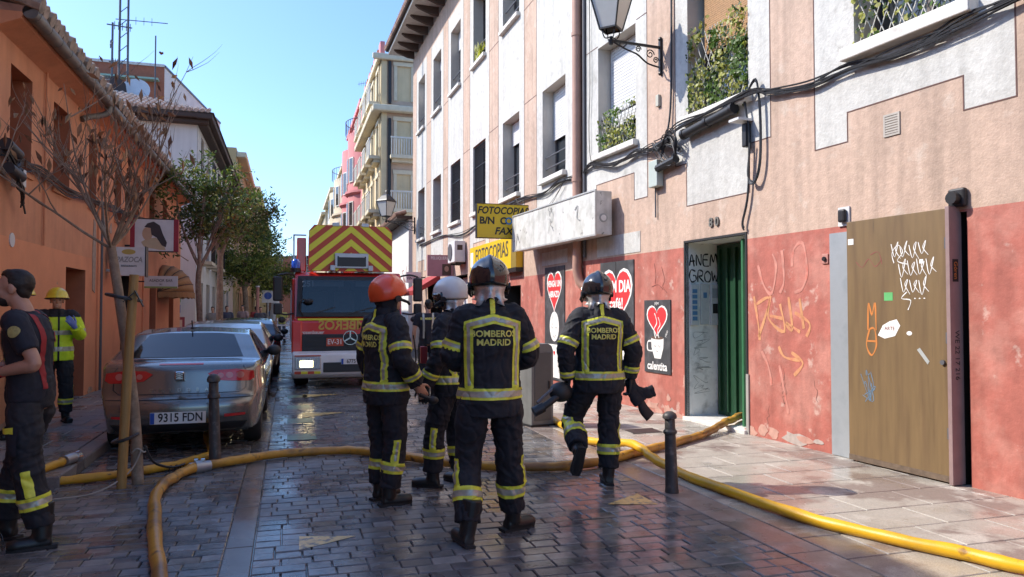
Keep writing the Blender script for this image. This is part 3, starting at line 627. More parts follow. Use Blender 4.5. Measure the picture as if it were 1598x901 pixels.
cables('cable_bundle', 'sagging cables strung along the white house above the photocopy signs', FB, [(ub(12.7),4.0,.04),(ub(13.6),4.05,.03),(ub(14.5),3.95,.03),(ub(15.8),4.08,.03),(ub(17.5),4.0,.03),(ub(18.5),3.72,.03),(ub(19.6),3.9,.03),(ub(21.5),3.75,.03),(ub(24),4.0,.03),(ub(28),4.0,.03)], 6, .04, seed=8)
cables('hanging_wire', 'thin loose wires drooping above the long white sign', FB, [(ub(13.2),4.1,.03),(ub(14.2),3.6,.04),(ub(15.6),3.75,.04),(ub(16.4),4.2,.03)], 3, .06, .005, seed=9)
t = thing('cable_joint', 'black tubular cable splice hung under the ivy balcony sill', 'cable joint', FA); MB().tube([(ua(9.2),-.10,4.02),(ua(8.1),-.12,4.10)], .065, 10).build('sleeve', m_cab, t, sm=40)
for Y in (9.2, 8.65, 8.1): MB().tube([(ua(Y)-.03,-.10-.0182*(9.2-Y),4.02+.0727*(9.2-Y)),(ua(Y)+.03,-.10-.0182*(9.2-Y),4.02+.0727*(9.2-Y)+.004)], .075, 10).build('collar', m_iron, t, sm=40)
t = thing('cable_joint', 'pair of short black splice boxes beside the pale green meter box', 'cable joint', FA)
for z, Y0, Y1 in ((3.98,9.95,9.55),(3.66,9.9,9.4)): MB().tube([(ua(Y0),-.09,z),(ua(Y1),-.10,z+.05)], .06, 8).build('sleeve', m_cab, t, sm=40)
# ---------------------------------------------------------------- house B, beyond the downpipe
hB = thing('striped_house', 'tall house with pink and white plaster stripes and deep window recesses', 'house', FB)
cY = [14.03, 16.85, 19.68, 22.45, 25.15, 27.95]; hw = .64
lo = [(ub(y+hw), ub(y-hw)) for y in cY]
Z1 = (4.27, 6.16); Z2 = (8.46, 10.45)
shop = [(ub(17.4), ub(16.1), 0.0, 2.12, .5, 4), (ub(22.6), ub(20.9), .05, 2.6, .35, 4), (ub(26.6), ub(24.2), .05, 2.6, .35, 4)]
holes = [(a, b, *Z1, .36, 3) for a, b in lo] + [(a, b, *Z2, .36, 3) for a, b in lo] + shop
def cB(u, z):
    Y = 12.6 - u
    if z < 2.30 and Y < 20.4: return 1
    if z > 11.0: return 0
    for y in cY:
        if abs(Y-y) < 1.0:
            if z > 3.42 or (abs(Y-y) > .62 and z > 3.0): return 2
    return 0
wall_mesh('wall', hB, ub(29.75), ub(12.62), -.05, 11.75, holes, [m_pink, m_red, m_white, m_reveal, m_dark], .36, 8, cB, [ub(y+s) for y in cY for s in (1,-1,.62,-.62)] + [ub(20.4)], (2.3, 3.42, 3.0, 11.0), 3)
ol = MB()
for y in cY:
    outline(ol, [(ub(y+1),11.0),(ub(y+1),3.0),(ub(y+.62),3.0),(ub(y+.62),3.42),(ub(y-.62),3.42),(ub(y-.62),3.0),(ub(y-1),3.0),(ub(y-1),11.0)], .012)
for k in range(len(cY)-1): outline(ol, [(ub(cY[k]+1),6.2),(ub(cY[k+1]-1),6.2)], .014)
for k in range(len(cY)-1): outline(ol, [(ub(cY[k]+1),8.36),(ub(cY[k+1]-1),8.36)], .014)
ol.build('plaster_outline', m_line, hB)
for i, (a, b) in enumerate(lo):
    gr = i in (2, 3)
    window(hB, a, b, *Z1, .36, shut=(.55 if i in (0,) else (.3 if i == 1 else 0)), grate=gr, rails=not gr); sill(hB, a, b, Z1[0])
    window(hB, a, b, *Z2, .36, shut=(0,.4,.0,.3,.2,.45)[i]); sill(hB, a, b, Z2[0])
# pot plant on upper window, sun screen
p = MB(); r = random.Random(9)
for i in range(70):
    c = Vector((lo[2][0]+.25+r.random()*.6, .05+r.uniform(-.1,.1), Z2[0]+.05+r.random()*.4)); s = r.uniform(.08,.16)
    p.add([(0,0,-s),(s*.3,0,0),(0,0,s),(-s*.3,0,0)], [(0,1,2,3)], 0, Matrix.Translation(c) @ Matrix.Rotation(r.uniform(-.8,.8),4,'Y') @ Matrix.Rotation(r.uniform(-1,1),4,'Z'))
o = p.build('window_plant', m_ivy[1]); o.matrix_world = FB; tag(o, 'yellow green plant on an upper sill of the striped house', 'plant')
# projecting eave with timber brackets
MB().box(ub(30.2), ub(-4.0), -.95, .6, 12.0, 12.12).build('eave_board', m_white, hB)
MB().box(ub(30.25), ub(-4.0), -1.05, .6, 12.121, 12.2).build('eave_edge', m_wood, hB)
y = 13.0
while y < 30:
    MB().prism([(-.82,12.0),(.0,12.0),(.0,11.72),(-.25,11.74),(-.70,11.9)], -.07, .07, 0, T(ub(y),0,0) @ Matrix.Rotation(R(90),4,'Z')).build('bracket', m_wood, hB); y += .92
m_tile = M('clay_roof_tile', (.30,.17,.12), .8, .3, 5, col2=(.42,.30,.24), c2=(6,.5,.65), bump=.3, bscale=40)
k = 0; y = 12.8; tm = MB().tube([(0,0,0),(0,.45,.14)], .085, 8).mesh('roof_tile', m_tile)
while y < 30.2:
    o = obj('roof_tile', tm, hB); o.location = (ub(y), -1.10, 12.22); y += .2
# doors and shop windows
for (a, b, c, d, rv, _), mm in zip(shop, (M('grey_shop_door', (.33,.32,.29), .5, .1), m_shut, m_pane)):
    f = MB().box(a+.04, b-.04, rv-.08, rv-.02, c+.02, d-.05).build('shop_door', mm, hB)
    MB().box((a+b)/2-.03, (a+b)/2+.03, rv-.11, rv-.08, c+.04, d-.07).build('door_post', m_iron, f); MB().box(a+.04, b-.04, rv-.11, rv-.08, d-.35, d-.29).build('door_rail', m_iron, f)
# white framed glass shopfront upright strips
# ---------------------------------------------------------------- downpipe at the joint
t = thing('downpipe', 'thick terracotta coloured downpipe between the two pink houses', 'pipe', FA @ T(ua(12.6), 0, 0))
m_pp = M('terracotta_pipe', (.42,.24,.18), .6, .15, 4, streak=.1)
MB().tube([(0,-.10,2.38),(0,-.10,12)], .085, 14).build('pipe', m_pp, t, sm=60)
for z in (3.9, 6.6, 9.2): MB().tube([(0,-.10,z),(0,-.10,z+.07)], .098, 14).build('collar', m_pp, t, sm=40)
MB().tube(catmull([(0,-.10,2.5),(0,-.10,2.25),(.05,-.06,2.05),(.16,.0,1.95)], 4), .085, 12).build('elbow', m_pp, t, sm=60)
MB().tube([(.16,-.03,12),(.16,-.03,2.5)], .03, 8).build('side_pipe', m_greyiron, t, sm=60)
# ---------------------------------------------------------------- long white light-box sign
L_ = 3.78
t = thing('light_box_sign', 'long blank white light box sign with peeling dirty face', 'sign', FA @ T(ua(15.06), 0, 2.8))
m_dirtywhite = M('peeling_white_sign', (.66,.65,.61), .5, .12, 9, col2=(.52,.51,.46), c2=(2.6,.46,.6), col3=(.20,.19,.17), c3=(4.2,.63,.67), streak=.2)
MB().box(0, L_, -.40, -.10, 0, .73).build('box', m_dirtywhite, t, bevel=.008)
f = MB(); f.box(-.01, L_+.005, -.415, -.39, .725, .75); f.box(-.01, L_+.005, -.415, -.39, -.02, .01); f.box(-.015,.01,-.415,-.39,.01,.725); f.box(L_-.015,L_+.008,-.415,-.39,.01,.725); f.build('frame', M('old_aluminium', (.5,.5,.48), .45, .2, 8, metal=.4), t)
for x in (.5, L_-.4): MB().bar((x, -.11, .5), (x, .35 if x < 1 else .02, .5), .05).build('bracket', m_greyiron, t)
s = MB(); stroke(s, [(1.9,.55),(2.0,.62),(2.08,.52),(2.0,.40),(1.92,.48),(1.96,.35),(2.06,.30)], .016, -.412); stroke(s, [(1.85,.2),(1.95,.35),(2.1,.22)], .014, -.412); stroke(s, [(3.0,.5),(3.12,.56),(3.08,.36),(3.2,.3)], .03, -.412); stroke(s, [(.2,.1),(.25,.35),(.32,.2)], .03, -.412); s.build('scrawl', M('faint_grey_pen'), t)
MB().tube([(L_+.001,-.26,.28),(L_+.010,-.26,.28)], .075, 16).build('round_sticker', M('grey_sticker'), t); MB().tube([(L_+.010,-.26,.28),(L_+.013,-.26,.28)], .05, 16).build('round_sticker', m_wpaint, t)
# ---------------------------------------------------------------- photocopy signs
m_yel = M('sign_yellow', (.68,.46,.015), .4, .08, 2); m_blk = M('sign_black', (.012,.012,.013), .5)
t = thing('hanging_sign', 'yellow hanging sign reading fotocopias b/n color fax', 'sign', facade(3.84, 15.32, 1, 0))
MB().box(0, 1.14, -.06, .06, 3.10, 3.82).build('panel', m_yel, t); MB().box(-.012,0,-.065,.065,3.09,3.83).box(1.14,1.152,-.065,.065,3.09,3.83).box(0,1.14,-.065,.065,3.82,3.832).box(0,1.14,-.065,.065,3.088,3.10).build('frame', m_iron, t)
MB().bar((1.15,0,3.65),(1.32,0,3.65), .04).build('arm', m_iron, t); MB().bar((1.15,0,3.25),(1.32,0,3.25), .04).build('arm', m_iron, t)
text('FOTOCOPIAS', .215, m_blk, t, (.57,-.062,3.68), shear=.25, bold=.006, sx=.86)
text('B/N', .21, m_blk, t, (.22,-.062,3.46), bold=.007)
for i, (ch, cc) in enumerate(zip('COLOR', ((.012,.012,.013),(.02,.2,.5),(.6,.03,.03),(.03,.35,.1),(.012,.012,.013)))): text(ch, .21, M('letter_%d' % i, cc, .5), t, (.58+.125*i,-.062,3.46), bold=.007)
text('FAX', .215, m_blk, t, (.58,-.062,3.24), shear=.25, bold=.006)
t = thing('fascia_sign', 'long yellow fotocopias shop fascia sign over the grey door', 'sign', FB @ T(ub(20.05), 0, 2.52))
W_ = 4.1; MB().box(0, W_, -.16, -.001, 0, .74).build('panel', m_yel, t); MB().box(W_-.38, W_+.003, -.165, -.16, 0, .74).build('end_panel', M('ochre_panel', (.24,.17,.03), .5), t)
text('FOTOCOPIAS', .52, M('sign_grey_letter', (.05,.05,.05), .5), t, (2.05,-.163,.45), sx=.92, bold=.004); text('FAX - IMPRESIONES - COPIAS - PLASTIFICADOS - CARPETAS', .10, m_blk, t, (1.85,-.163,.11))
MB().box(.08,.35,-.163,-.16,.2,.6).build('emblem', m_wpaint, t)
MB().box(0, W_, -.17, .0, -.10, -.002).build('underside_lip', m_iron, t)
# hairdresser sign, air conditioner, small shop sign
t = thing('hanging_sign', 'mauve hairdresser hanging sign with dark portrait square', 'sign', facade(4.12, 22.7, 1, 0))
MB().box(0,.80,-.05,.05,2.60,3.26).build('panel', M('mauve_sign', (.36,.17,.20), .5, .08), t); text('PELUQUERIA', .13, m_wpaint, t, (.40,-.053,3.16), sx=.8); MB().box(.46,.74,-.055,-.05,2.63,2.98).build('picture', m_wood, t)
s = MB(); s.prism(ellipse(.60,.83+2,.07,.09), -.058, -.0555); s.build('portrait', M('portrait_skin', (.35,.2,.15), .6), t); MB().bar((.8,0,3.1),(.86,0,3.1), .05).build('arm', m_iron, t)
t = thing('air_conditioner', 'white air conditioner unit hung on the striped house wall', 'air conditioner', FB @ T(ub(21.9), 0, 2.95))
MB().box(0,.85,-.36,-.03,0,.62).build('case', m_shut, t, bevel=.015); MB().tube([(.32,-.362,.31),(.32,-.385,.31)], .25, 20).build('fan_grille', m_greyiron, t); MB().box(.1,.14,-.3,0,-.06,0).box(.7,.74,-.3,0,-.06,0).build('bracket', m_iron, t)
MB().box(.8505,.853,-.28,-.12,.35,.5).build('badge', m_wood, t)
t = thing('shop_sign', 'small white shop name board beyond the mauve sign', 'sign', facade(4.15, 27.2, 1, 0)); MB().box(0,.55,-.04,.04,2.55,2.95).build('panel', m_shut, t); text('VIN CEN', .16, m_kpaint, t, (.27,-.042,2.72), bold=.003, sx=.8); MB().bar((.55,0,2.75),(.72,0,2.75), .04).build('arm', m_iron, t)
# red shop awning and white post far down
t = thing('shop_awning', 'small dark red folded shop awning beside the mauve sign', 'awning', FB @ T(ub(26.8), 0, 0)); MB().prism([(-.9,2.2),(0,2.75),(0,2.55),(-.86,2.05)], 0, 2.2, 0, Matrix.Rotation(R(90),4,'Z') @ T(0,-2.2,0)).build('canopy', M('awning_red', (.34,.03,.03), .7), t)
# ---------------------------------------------------------------- low white house in the gap
FC = facade(4.72, 30.0, .0, -1)
t = thing('low_house', 'low white rendered house with tiled eave and graffiti beyond the striped house', 'house', FC)
m_wh2 = M('bright_white_wall', (.74,.73,.70), .8, .1, 3, streak=.1)
wall_mesh('wall', t, -9.6, -.3, -.05, 5.3, [(-4.2,-3.2,0,2.3)], [m_wh2], .3, 8); MB().box(-9.7,-.2,-.5,.8,5.3,5.42).build('eave', m_wood, t)
for i in range(45): obj('roof_tile', tm, t).location = (-9.6+.21*i, -.55, 5.46)
s = MB(); r = random.Random(11)
for k in range(12):
    x = -9+8.*r.random(); z = .6+2.6*r.random(); stroke(s, [(x+r.uniform(-.5,.5), z+r.uniform(-.5,.5)) for _ in range(5)], .06, -.004)
s.build('graffiti_lines', M('faint_red_pen', (.35,.12,.12), .7), t)
lantern('wall_lantern', 'old wall lantern on bracket at the end of the striped house', FB @ T(ub(29.2), 0, 5.05) , 1.0, 1.15)
# ================================================================ left-hand orange house
m_or = M('orange_plaster', (.62,.28,.15), .85, .10, 1.6, col2=(.54,.235,.125), c2=(1.1,.48,.66), col3=(.46,.20,.11), c3=(4.5,.66,.75), bump=.3, bscale=40, streak=.12)
m_or2 = M('orange_lower_plaster', (.68,.28,.14), .85, .10, 1.6, col2=(.60,.24,.12), c2=(1.3,.5,.7), col3=(.42,.25,.17), c3=(3.5,.69,.73), bump=.3, bscale=40)
m_brn = M('brown_paint', (.33,.12,.06), .7, .15, 4)
FL = facade(-3.3, 0, 0, 1)
hL = thing('orange_house', 'orange plastered two storey house with grey gutter and small dark windows', 'house', FL)
wl_ = [(10.45,11.25),(12.2,13.05),(14.2,14.75),(16.2,16.8),(18.0,18.7),(20.0,20.7),(22.0,22.7)]
dl = [(12.95,14.1,.05,2.22,.5,1),(16.9,18.3,.05,2.3,.4,2),(20.2,21.1,.05,2.2,.35,1),(23.3,24.2,.05,2.2,.35,1)]
def cL(u, z): return 3 if z < 2.45 else 0
wall_mesh('wall', hL, 9.9, 25.6, -.03, 5.0, [(a, b, 3.35, 4.6, .4, 1) for a, b in wl_] + dl, [m_or, m_brn, m_dark, m_or2], .4, 9, cL, (), (2.45,), 1)
for a, b in wl_:
    o = MB().box(a+.02,b-.02,.30,.34,3.37,4.58).build('shutter', m_brn, hL); MB().box((a+b)/2-.012,(a+b)/2+.012,.285,.30,3.4,4.55).build('shutter_seam', m_wood, o)
    MB().box(a-.04,b+.04,-.03,.2,3.28,3.349).build('sill', m_or, hL)
for (a, b, c, d, rv, _) in dl:
    o = MB().box(a+.03,b-.03,rv-.10,rv-.04,c,d-.03).build('door', m_brn, hL); MB().box((a+b)/2-.01,(a+b)/2+.01,rv-.11,rv-.10,c+.02,d-.05).build('door_seam', m_wood, o); MB().tube([(a+.15,rv-.10,1.05),(a+.15,rv-.16,1.05)], .025, 8).build('handle', m_iron, o)
# cornice, gutter in two runs, swan neck
MB().prism([(-.26,4.98),(.02,4.86),(.02,5.06),(-.30,5.06)], 9.9, 25.6, 0, Matrix.Rotation(R(90),4,'Z') @ Matrix.Diagonal((1,-1,1,1))).build('cornice', m_or, hL)
m_zinc = M('grey_zinc', (.14,.14,.13), .5, .2, 5, col2=(.20,.18,.15), c2=(3,.5,.7), metal=.2)
MB().tube([(9.9,-.36,5.07),(13.95,-.36,5.07)], .085, 14).build('gutter', m_zinc, hL, sm=60); MB().tube([(14.0,-.36,5.02),(25.5,-.36,5.02)], .08, 14).build('gutter', m_zinc, hL, sm=60)
for i in range(9): MB().tube([(10+.45*i,-.36,5.07),(10.02+.45*i,-.36,5.07)], .089, 14).build('gutter_clip', m_zinc, hL, sm=60)
MB().tube(catmull([(13.9,-.36,5.06),(13.9,-.36,4.92),(13.86,-.28,4.84),(13.7,-.10,4.75),(13.6,-.03,4.68)], 5), .05, 10).build('downpipe_bend', m_zinc, hL, sm=60)
MB().prism([(-.42,5.12),(0,5.16),(4.2,6.6),(8.6,5.1),(8.6,5.0),(-.30,5.06)], 9.9, 25.6, 0, Matrix.Rotation(R(90),4,'Z') @ Matrix.Diagonal((1,-1,1,1))).build('roof', m_tile, hL)
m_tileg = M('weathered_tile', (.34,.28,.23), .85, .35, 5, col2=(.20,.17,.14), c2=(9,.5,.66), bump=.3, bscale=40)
tl = MB().tube([(0,0,0),(0,.46,.16)], .095, 8).mesh('roof_tile', m_tileg); u = 9.95; rr = random.Random(4)
while u < 25.5:
    for k in range(3):
        o = obj('roof_tile', tl, hL); o.location = (u+rr.uniform(-.01,.01), -.46+.36*k+rr.uniform(-.02,.02), 5.16+.135*k+rr.uniform(-.008,.008))
    u += .215
MB().tube([(10.58,-.012,2.42),(10.58,.0,2.42)], .09, 16).build('vent_cap', m_shut, hL)
for a, b in ((14.86,15.0),(19.2,19.34)): MB().box(a,b,-.03,-.001,.0,5.0).build('pilaster_strip', m_or2, hL)
rr2 = random.Random(51); m_peelo = M('bare_orange_render', (.50,.33,.23), .9, .2, 10, col2=(.40,.22,.14), c2=(6,.5,.65)); m_peelo2 = M('grey_old_render', (.36,.28,.22), .9, .25, 14)
for i in range(30):
    uc = rr2.uniform(10.1,16.6); zc = rr2.choice((rr2.uniform(.1,.22), rr2.uniform(.1,.22), rr2.uniform(.4,1.2), rr2.uniform(2.4,4.8))); w_ = rr2.uniform(.04,.20); h_ = rr2.uniform(.03,.12); n_ = 11
    if any(a_-.25 < uc < b_+.25 for a_, b_, *_q in dl) or (zc > 3 and any(a_-.3 < uc < b_+.3 for a_, b_ in wl_)): continue
    poly([(uc+w_*math.cos(2*math.pi*k/n_)*rr2.uniform(.55,1.1), max(.09, zc+h_*math.sin(2*math.pi*k/n_)*rr2.uniform(.5,1.2))) for k in range(n_)], m_peelo if i % 3 else m_peelo2, hL, 'peeled_patch', -.001, .002+.0002*i)
poly([(14.55,1.9),(14.72,1.85),(14.74,2.6),(14.70,3.1),(14.58,3.15),(14.52,2.5)], m_peelo2, hL, 'peeled_patch', -.001, .012)
MB().tube([(11.75,-.03,2.45),(11.75,-.03,4.9)], .016, 6).build('conduit', m_or, hL); MB().tube([(15.05,-.04,.1),(15.05,-.04,3.4)], .022, 6).build('conduit', m_greyiron, hL)
# out-of-view neighbour continuing the row, eave height set for the pavement shadow
t = thing('left_row_house', 'unseen taller orange row house adjoining the low gutter house, shading the pavement', 'house', facade(-3.3, 0, 0, 1))
wall_mesh('wall', t, -9, 9.88, -.03, 6.3, [(a, a+.9, 3.3, 4.7, .3, 1) for a in (-7,-4,-1,2,5,8)] + [(a, a+1.1, .05, 2.3, .4, 1) for a in (-5,0,6)], [m_or, m_brn], .3, 9, None, (), (), 1); MB().box(-9,9.88,-.35,9,6.31,6.45).build('eave', m_wood, t)
# cables on the left wall
cables('cable_bundle', 'drooping grey cables along the orange house wall', FL, [(9.95,3.46,.06),(10.6,3.40,.05),(11.4,3.42,.05),(12.6,3.36,.05),(13.8,3.40,.05),(15.5,3.50,.05),(17.5,3.58,.05),(20,3.62,.05),(24,3.7,.05)], 9, .05, .011, seed=12)
cables('cable_bundle', 'tangle of cables and splice loops by the white box on the orange wall', FL, [(10.0,3.40,.08),(10.2,3.25,.12),(10.45,3.35,.1),(10.3,3.10,.12),(10.5,3.0,.1),(10.6,2.85,.08)], 7, .07, .012, seed=13)
t = thing('cable_joint', 'black cable splice drum on the orange wall', 'cable joint', FL); MB().tube([(9.95,-.12,3.50),(10.35,-.12,3.44)], .075, 12).build('sleeve', m_cab, t, sm=40); MB().tube([(9.98,-.14,3.22),(10.4,-.14,3.18)], .07, 12).build('sleeve', m_cab, t, sm=40)
o = MB().box(10.52,10.62,-.14,-.002,3.08,3.30).build('junction_box', m_shut, bevel=.01); o.matrix_world = FL; tag(o, 'small white junction box under the cables on the orange wall', 'box')
# signs on the left: portrait board, tavern sign, banner, awning (all stand out from the wall, facing up the street)
def flag(name, label, Y, x0, x1, z0, z1, mat, d=.06):
    t = thing(name, label, 'sign', facade(0, Y, 1, 0)); MB().box(x0, x1, -d, d, z0, z1).build('panel', mat, t); return t, -d-.002
t, y = flag('portrait_sign', 'red edged hanging sign with portrait of a dark haired woman', 17.2, -3.18, -2.27, 2.80, 3.47, m_shut)
for a, b in ((-3.19,-3.10),(-2.35,-2.26)): MB().box(a,b,-.066,.066,2.79,3.48).build('edge_band', M('sign_dark_red', (.28,.012,.03), .5), t)
MB().box(-3.1,-2.35,-.063,.063,3.465,3.485).box(-3.1,-2.35,-.063,.063,2.785,2.80).build('frame', m_iron, t)
poly([(-2.98,2.98),(-2.92,2.88),(-2.62,2.82),(-2.50,2.82),(-2.56,2.98),(-2.70,3.08),(-2.86,3.06)], M('portrait_cloth', (.50,.40,.26), .7), t, 'shoulder', y+.002, .002)
poly(ellipse(-2.86,3.16,.10,.14), M('portrait_skin2', (.50,.34,.22), .7), t, 'face', y, .002)
poly([(-2.92,3.30),(-2.86,3.38),(-2.74,3.42),(-2.62,3.34),(-2.56,3.16),(-2.48,2.98),(-2.50,2.88),(-2.58,2.92),(-2.68,3.08),(-2.78,3.14),(-2.80,3.28)], M('portrait_hair', (.045,.035,.04), .7), t, 'hair', y-.002, .002)
for z in (3.4,2.9): MB().bar((-3.3,0,z),(-3.17,0,z), .04).build('arm', m_iron, t)
t, y = flag('tavern_sign', 'square white hanging bar sign with grey lettering', 15.6, -3.16, -2.62, 2.20, 2.74, m_shut, .12)
MB().box(-3.18,-3.162,-.125,.125,2.18,2.76).box(-2.618,-2.60,-.125,.125,2.18,2.76).build('frame', m_iron, t); text('PAZOCA', .14, M('faint_grey_pen'), t, (-2.89,y-.002,2.50), shear=.2, bold=.004, sx=.8); text('RESTAURANTE', .05, m_kpaint, t, (-2.89,y-.002,2.38), sx=.8)
poly(ellipse(-2.9,2.65,.12,.05), M('sign_gold', (.45,.33,.08), .5), t, 'emblem', y, .002); MB().bar((-3.3,0,2.3),(-3.15,0,2.3), .05).build('arm', m_sill, t)
t, y = flag('banner_sign', 'small pale banner sign with green border beside the awning', 18.6, -3.15, -2.45, 2.05, 2.33, m_shut, .03)
MB().box(-3.15,-2.45,-.034,-.03,2.05,2.09).build('border', M('green_border', (.30,.36,.10), .6), t); text('ASADOR BAR', .09, m_kpaint, t, (-2.8,y,2.22), sx=.9); text('91', .07, m_kpaint, t, (-2.8,y,2.13))
MB().bar((-3.3,0,2.2),(-3.14,0,2.2), .03).build('arm', m_iron, t)
t = thing('awning', 'tan quarter dome canvas awning over an orange house doorway', 'awning', FL @ T(22.3, 0, 1.98))
m_can = M('tan_canvas', (.36,.20,.085), .8, .12, 6, bump=.2, bscale=120)
for k in range(5):
    a0, a1 = R(18*k), R(18*(k+1)); mb = MB(); rows = 8; n = 8; vs = []
    for i in range(rows+1):
        ph = -math.pi/2 + math.pi*i/rows   # along width
        for a in (a0, a1):
            rr_ = .80*math.cos(ph)**.6 if abs(math.cos(ph)) > 1e-6 else 0
            vs.append((1.05*math.sin(ph), -.02-rr_*math.cos(a)*.95, .05+rr_*math.sin(a)*.95))
    mb.add(vs, [(2*i,2*i+2,2*i+3,2*i+1) for i in range(rows)]); o = mb.build('canvas_panel', m_can, t, sm=60); q = o.modifiers.new('th', 'SOLIDIFY'); q.thickness = .008
    mb = MB(); mb.tube([vs[2*i] for i in range(rows+1)], .012, 6).build('hoop', m_wood, t)
va = MB(); n = 24
for i in range(n):
    ph0, ph1 = [-math.pi/2+math.pi*k/n for k in (i, i+1)]
    pp = [(1.05*math.sin(p), -.03-.80*.95*max(0,math.cos(p))**.6) for p in (ph0, ph1)]; dz = .13 + .04*(i % 2)
    va.add([(pp[0][0],pp[0][1],.05),(pp[1][0],pp[1][1],.05),(pp[1][0],pp[1][1],.05-dz),(pp[0][0],pp[0][1],.05-.13-.04*((i+1)%2))], [(0,1,2,3)])
o = va.build('valance', m_can, t); q = o.modifiers.new('th', 'SOLIDIFY'); q.thickness = .006
# ================================================================ far buildings
m_cream = M('cream_render', (.66,.53,.32), .8, .08, 1.5, streak=.08); m_beige = M('beige_brick', (.56,.41,.30), .85, .12, 3, bump=.3, bscale=14)
m_fpink = M('far_pink_render', (.62,.24,.24), .8, .08, 1.5); m_fcream = M('far_pale_render', (.60,.52,.38), .8, .1, 1.5)
m_stone = M('pale_trim', (.66,.58,.42), .8, .1, 4); m_brick = M('brick_red', (.36,.125,.07), .85, .15, 6, bump=.4, bscale=20); m_rail = M('white_rail', (.62,.60,.54), .6)
m_wht = M('white_render', (.68,.66,.62), .85, .08, 1.2, streak=.08); m_ylw = M('straw_render', (.55,.42,.22), .85, .08, 1.2)
def fwin(par, a, b, c, d, mat_frame, y=.12, trim=None, bal=None, arch=False):
    f = MB(); w = .07; f.box(a,a+w,y-.05,y-.004,c,d); f.box(b-w,b,y-.05,y-.004,c,d); f.box(a+w,b-w,y-.05,y-.004,d-w,d); f.box(a+w,b-w,y-.05,y-.004,c,c+w); m = (a+b)/2; f.box(m-.03,m+.03,y-.05,y-.004,c+w,d-w); z = c+(d-c)*.6; f.box(a+w,m-.03,y-.05,y-.004,z-.03,z+.03); f.box(m+.03,b-w,y-.05,y-.004,z-.03,z+.03)
    o = f.build('window', mat_frame, par); MB().box(a+w,b-w,y-.03,y-.02,c+w,d-w).build('pane', m_pane, o)
    if trim:
        t = MB(); t.box(a-.18,a-.001,-.06,-.001,c,d).box(b+.001,b+.18,-.06,-.001,c,d).box(a-.22,b+.22,-.09,-.001,d+.001,d+.22); t.build('surround', trim, par)
    if bal:
        t = MB(); t.box(a-.4,b+.4,-.62,-.002,c-.22,c-.04).box(a-.3,b+.3,-.35,-.002,c-.40,c-.2201); t.build('balcony', m_stone, par); r = MB()
        n = int((b-a+.7)/.13)
        for i in range(n+1):
            x = a-.36+(b-a+.72)*i/n; r.box(x-.025,x+.025,-.58,-.54,c-.04,c+.85)
        r.box(a-.4,b+.4,-.60,-.52,c+.85,c+.93); r.build('railing', bal, par)
def far_house(name, label, frame, u0, u1, H, D, mat, floors, cols, ww=1.1, wh=1.9, trim=None, bal=None, cornice=(), frame_mat=None, z0=3.6):
    t = thing(name, label, 'building', frame); holes = []
    zf = [z0 + k*(H-z0)/floors for k in range(floors)]
    cx = [u0 + (u1-u0)*(i+.5)/cols for i in range(cols)]
    for z in zf:
        for x in cx: holes.append((x-ww/2, x+ww/2, z+.5, z+.5+wh, .14))
    for x in cx: holes.append((x-.7, x+.7, .1, 2.7, .2))
    wall_mesh('wall', t, u0, u1, -.05, H, holes, [mat], .14, D)
    for k, h in enumerate(holes): fwin(t, *h[:4], frame_mat or m_rail, h[4], trim if k < len(holes)-cols else None, bal if (bal and k < len(holes)-cols) else None)
    for z, p in cornice: MB().box(u0-.05, u1+.05, -p, -.002, z, z+.35).build('cornice', m_stone, t, bevel=.08)
    return t
def merge_into(src, dst):
    for c in list(src.children):
        inv = c.matrix_parent_inverse.copy(); c.parent = dst; c.matrix_parent_inverse = dst.matrix_world.inverted() @ src.matrix_world @ inv
    bpy.data.objects.remove(src)
# ---- right side
FR = facade(4.72, 40.0, 0, -1)
t = far_house('cream_building', 'cream corner building with balustrade balconies and beige brick side', FR, -10.5, 0, 15.4, 14, m_cream, 4, 4, 1.0, 1.8, m_stone, m_rail, ((12.2,.55),(3.4,.3),(15.05,.25)))
# its side faces the viewer
FS = facade(4.72, 39.98, 1, 0)
t2 = thing('side_wall_front', 'beige brick side of the cream building with white balconies', 'building', FS)
hs = [(.85,1.6,z+.5,z+2.4,.15) for z in (3.6,6.5,9.4,12.4)]
wall_mesh('wall', t2, .3, 9, -.05, 15.2, hs, [m_beige], .15, 0)
MB().box(0,.298,-.05,.3,-.05,15.3).build('corner_pier', m_cream, t2)
for h in hs[:3]: fwin(t2, *h[:4], m_rail, .15, m_stone, m_rail)
fwin(t2, *hs[3][:4], m_rail, .15, m_stone, None)
for z, p in ((12.2,.5),(15.05,.25),(3.4,.25)): MB().box(-.5, 9, -p, -.052, z, z+.35).build('cornice', m_stone, t2, bevel=.08)
MB().tube([(.44,-.12,0),(.44,-.12,11.9)], .09, 8).build('drainpipe', m_iron, t2); MB().tube([(.44,-.12,12.7),(.44,-.12,15.)], .09, 8).build('drainpipe', m_iron, t2)
for k in range(7): MB().box(4.75,5.0,40.8+1.4*k,41.6+1.4*k,15.4,16.4).build('parapet_merlon', m_brick if k % 2 else m_fpink, t); 
for c in t.children:
    if c.name.startswith('parapet'): c.matrix_parent_inverse = t.matrix_world.inverted()
merge_into(t2, t)
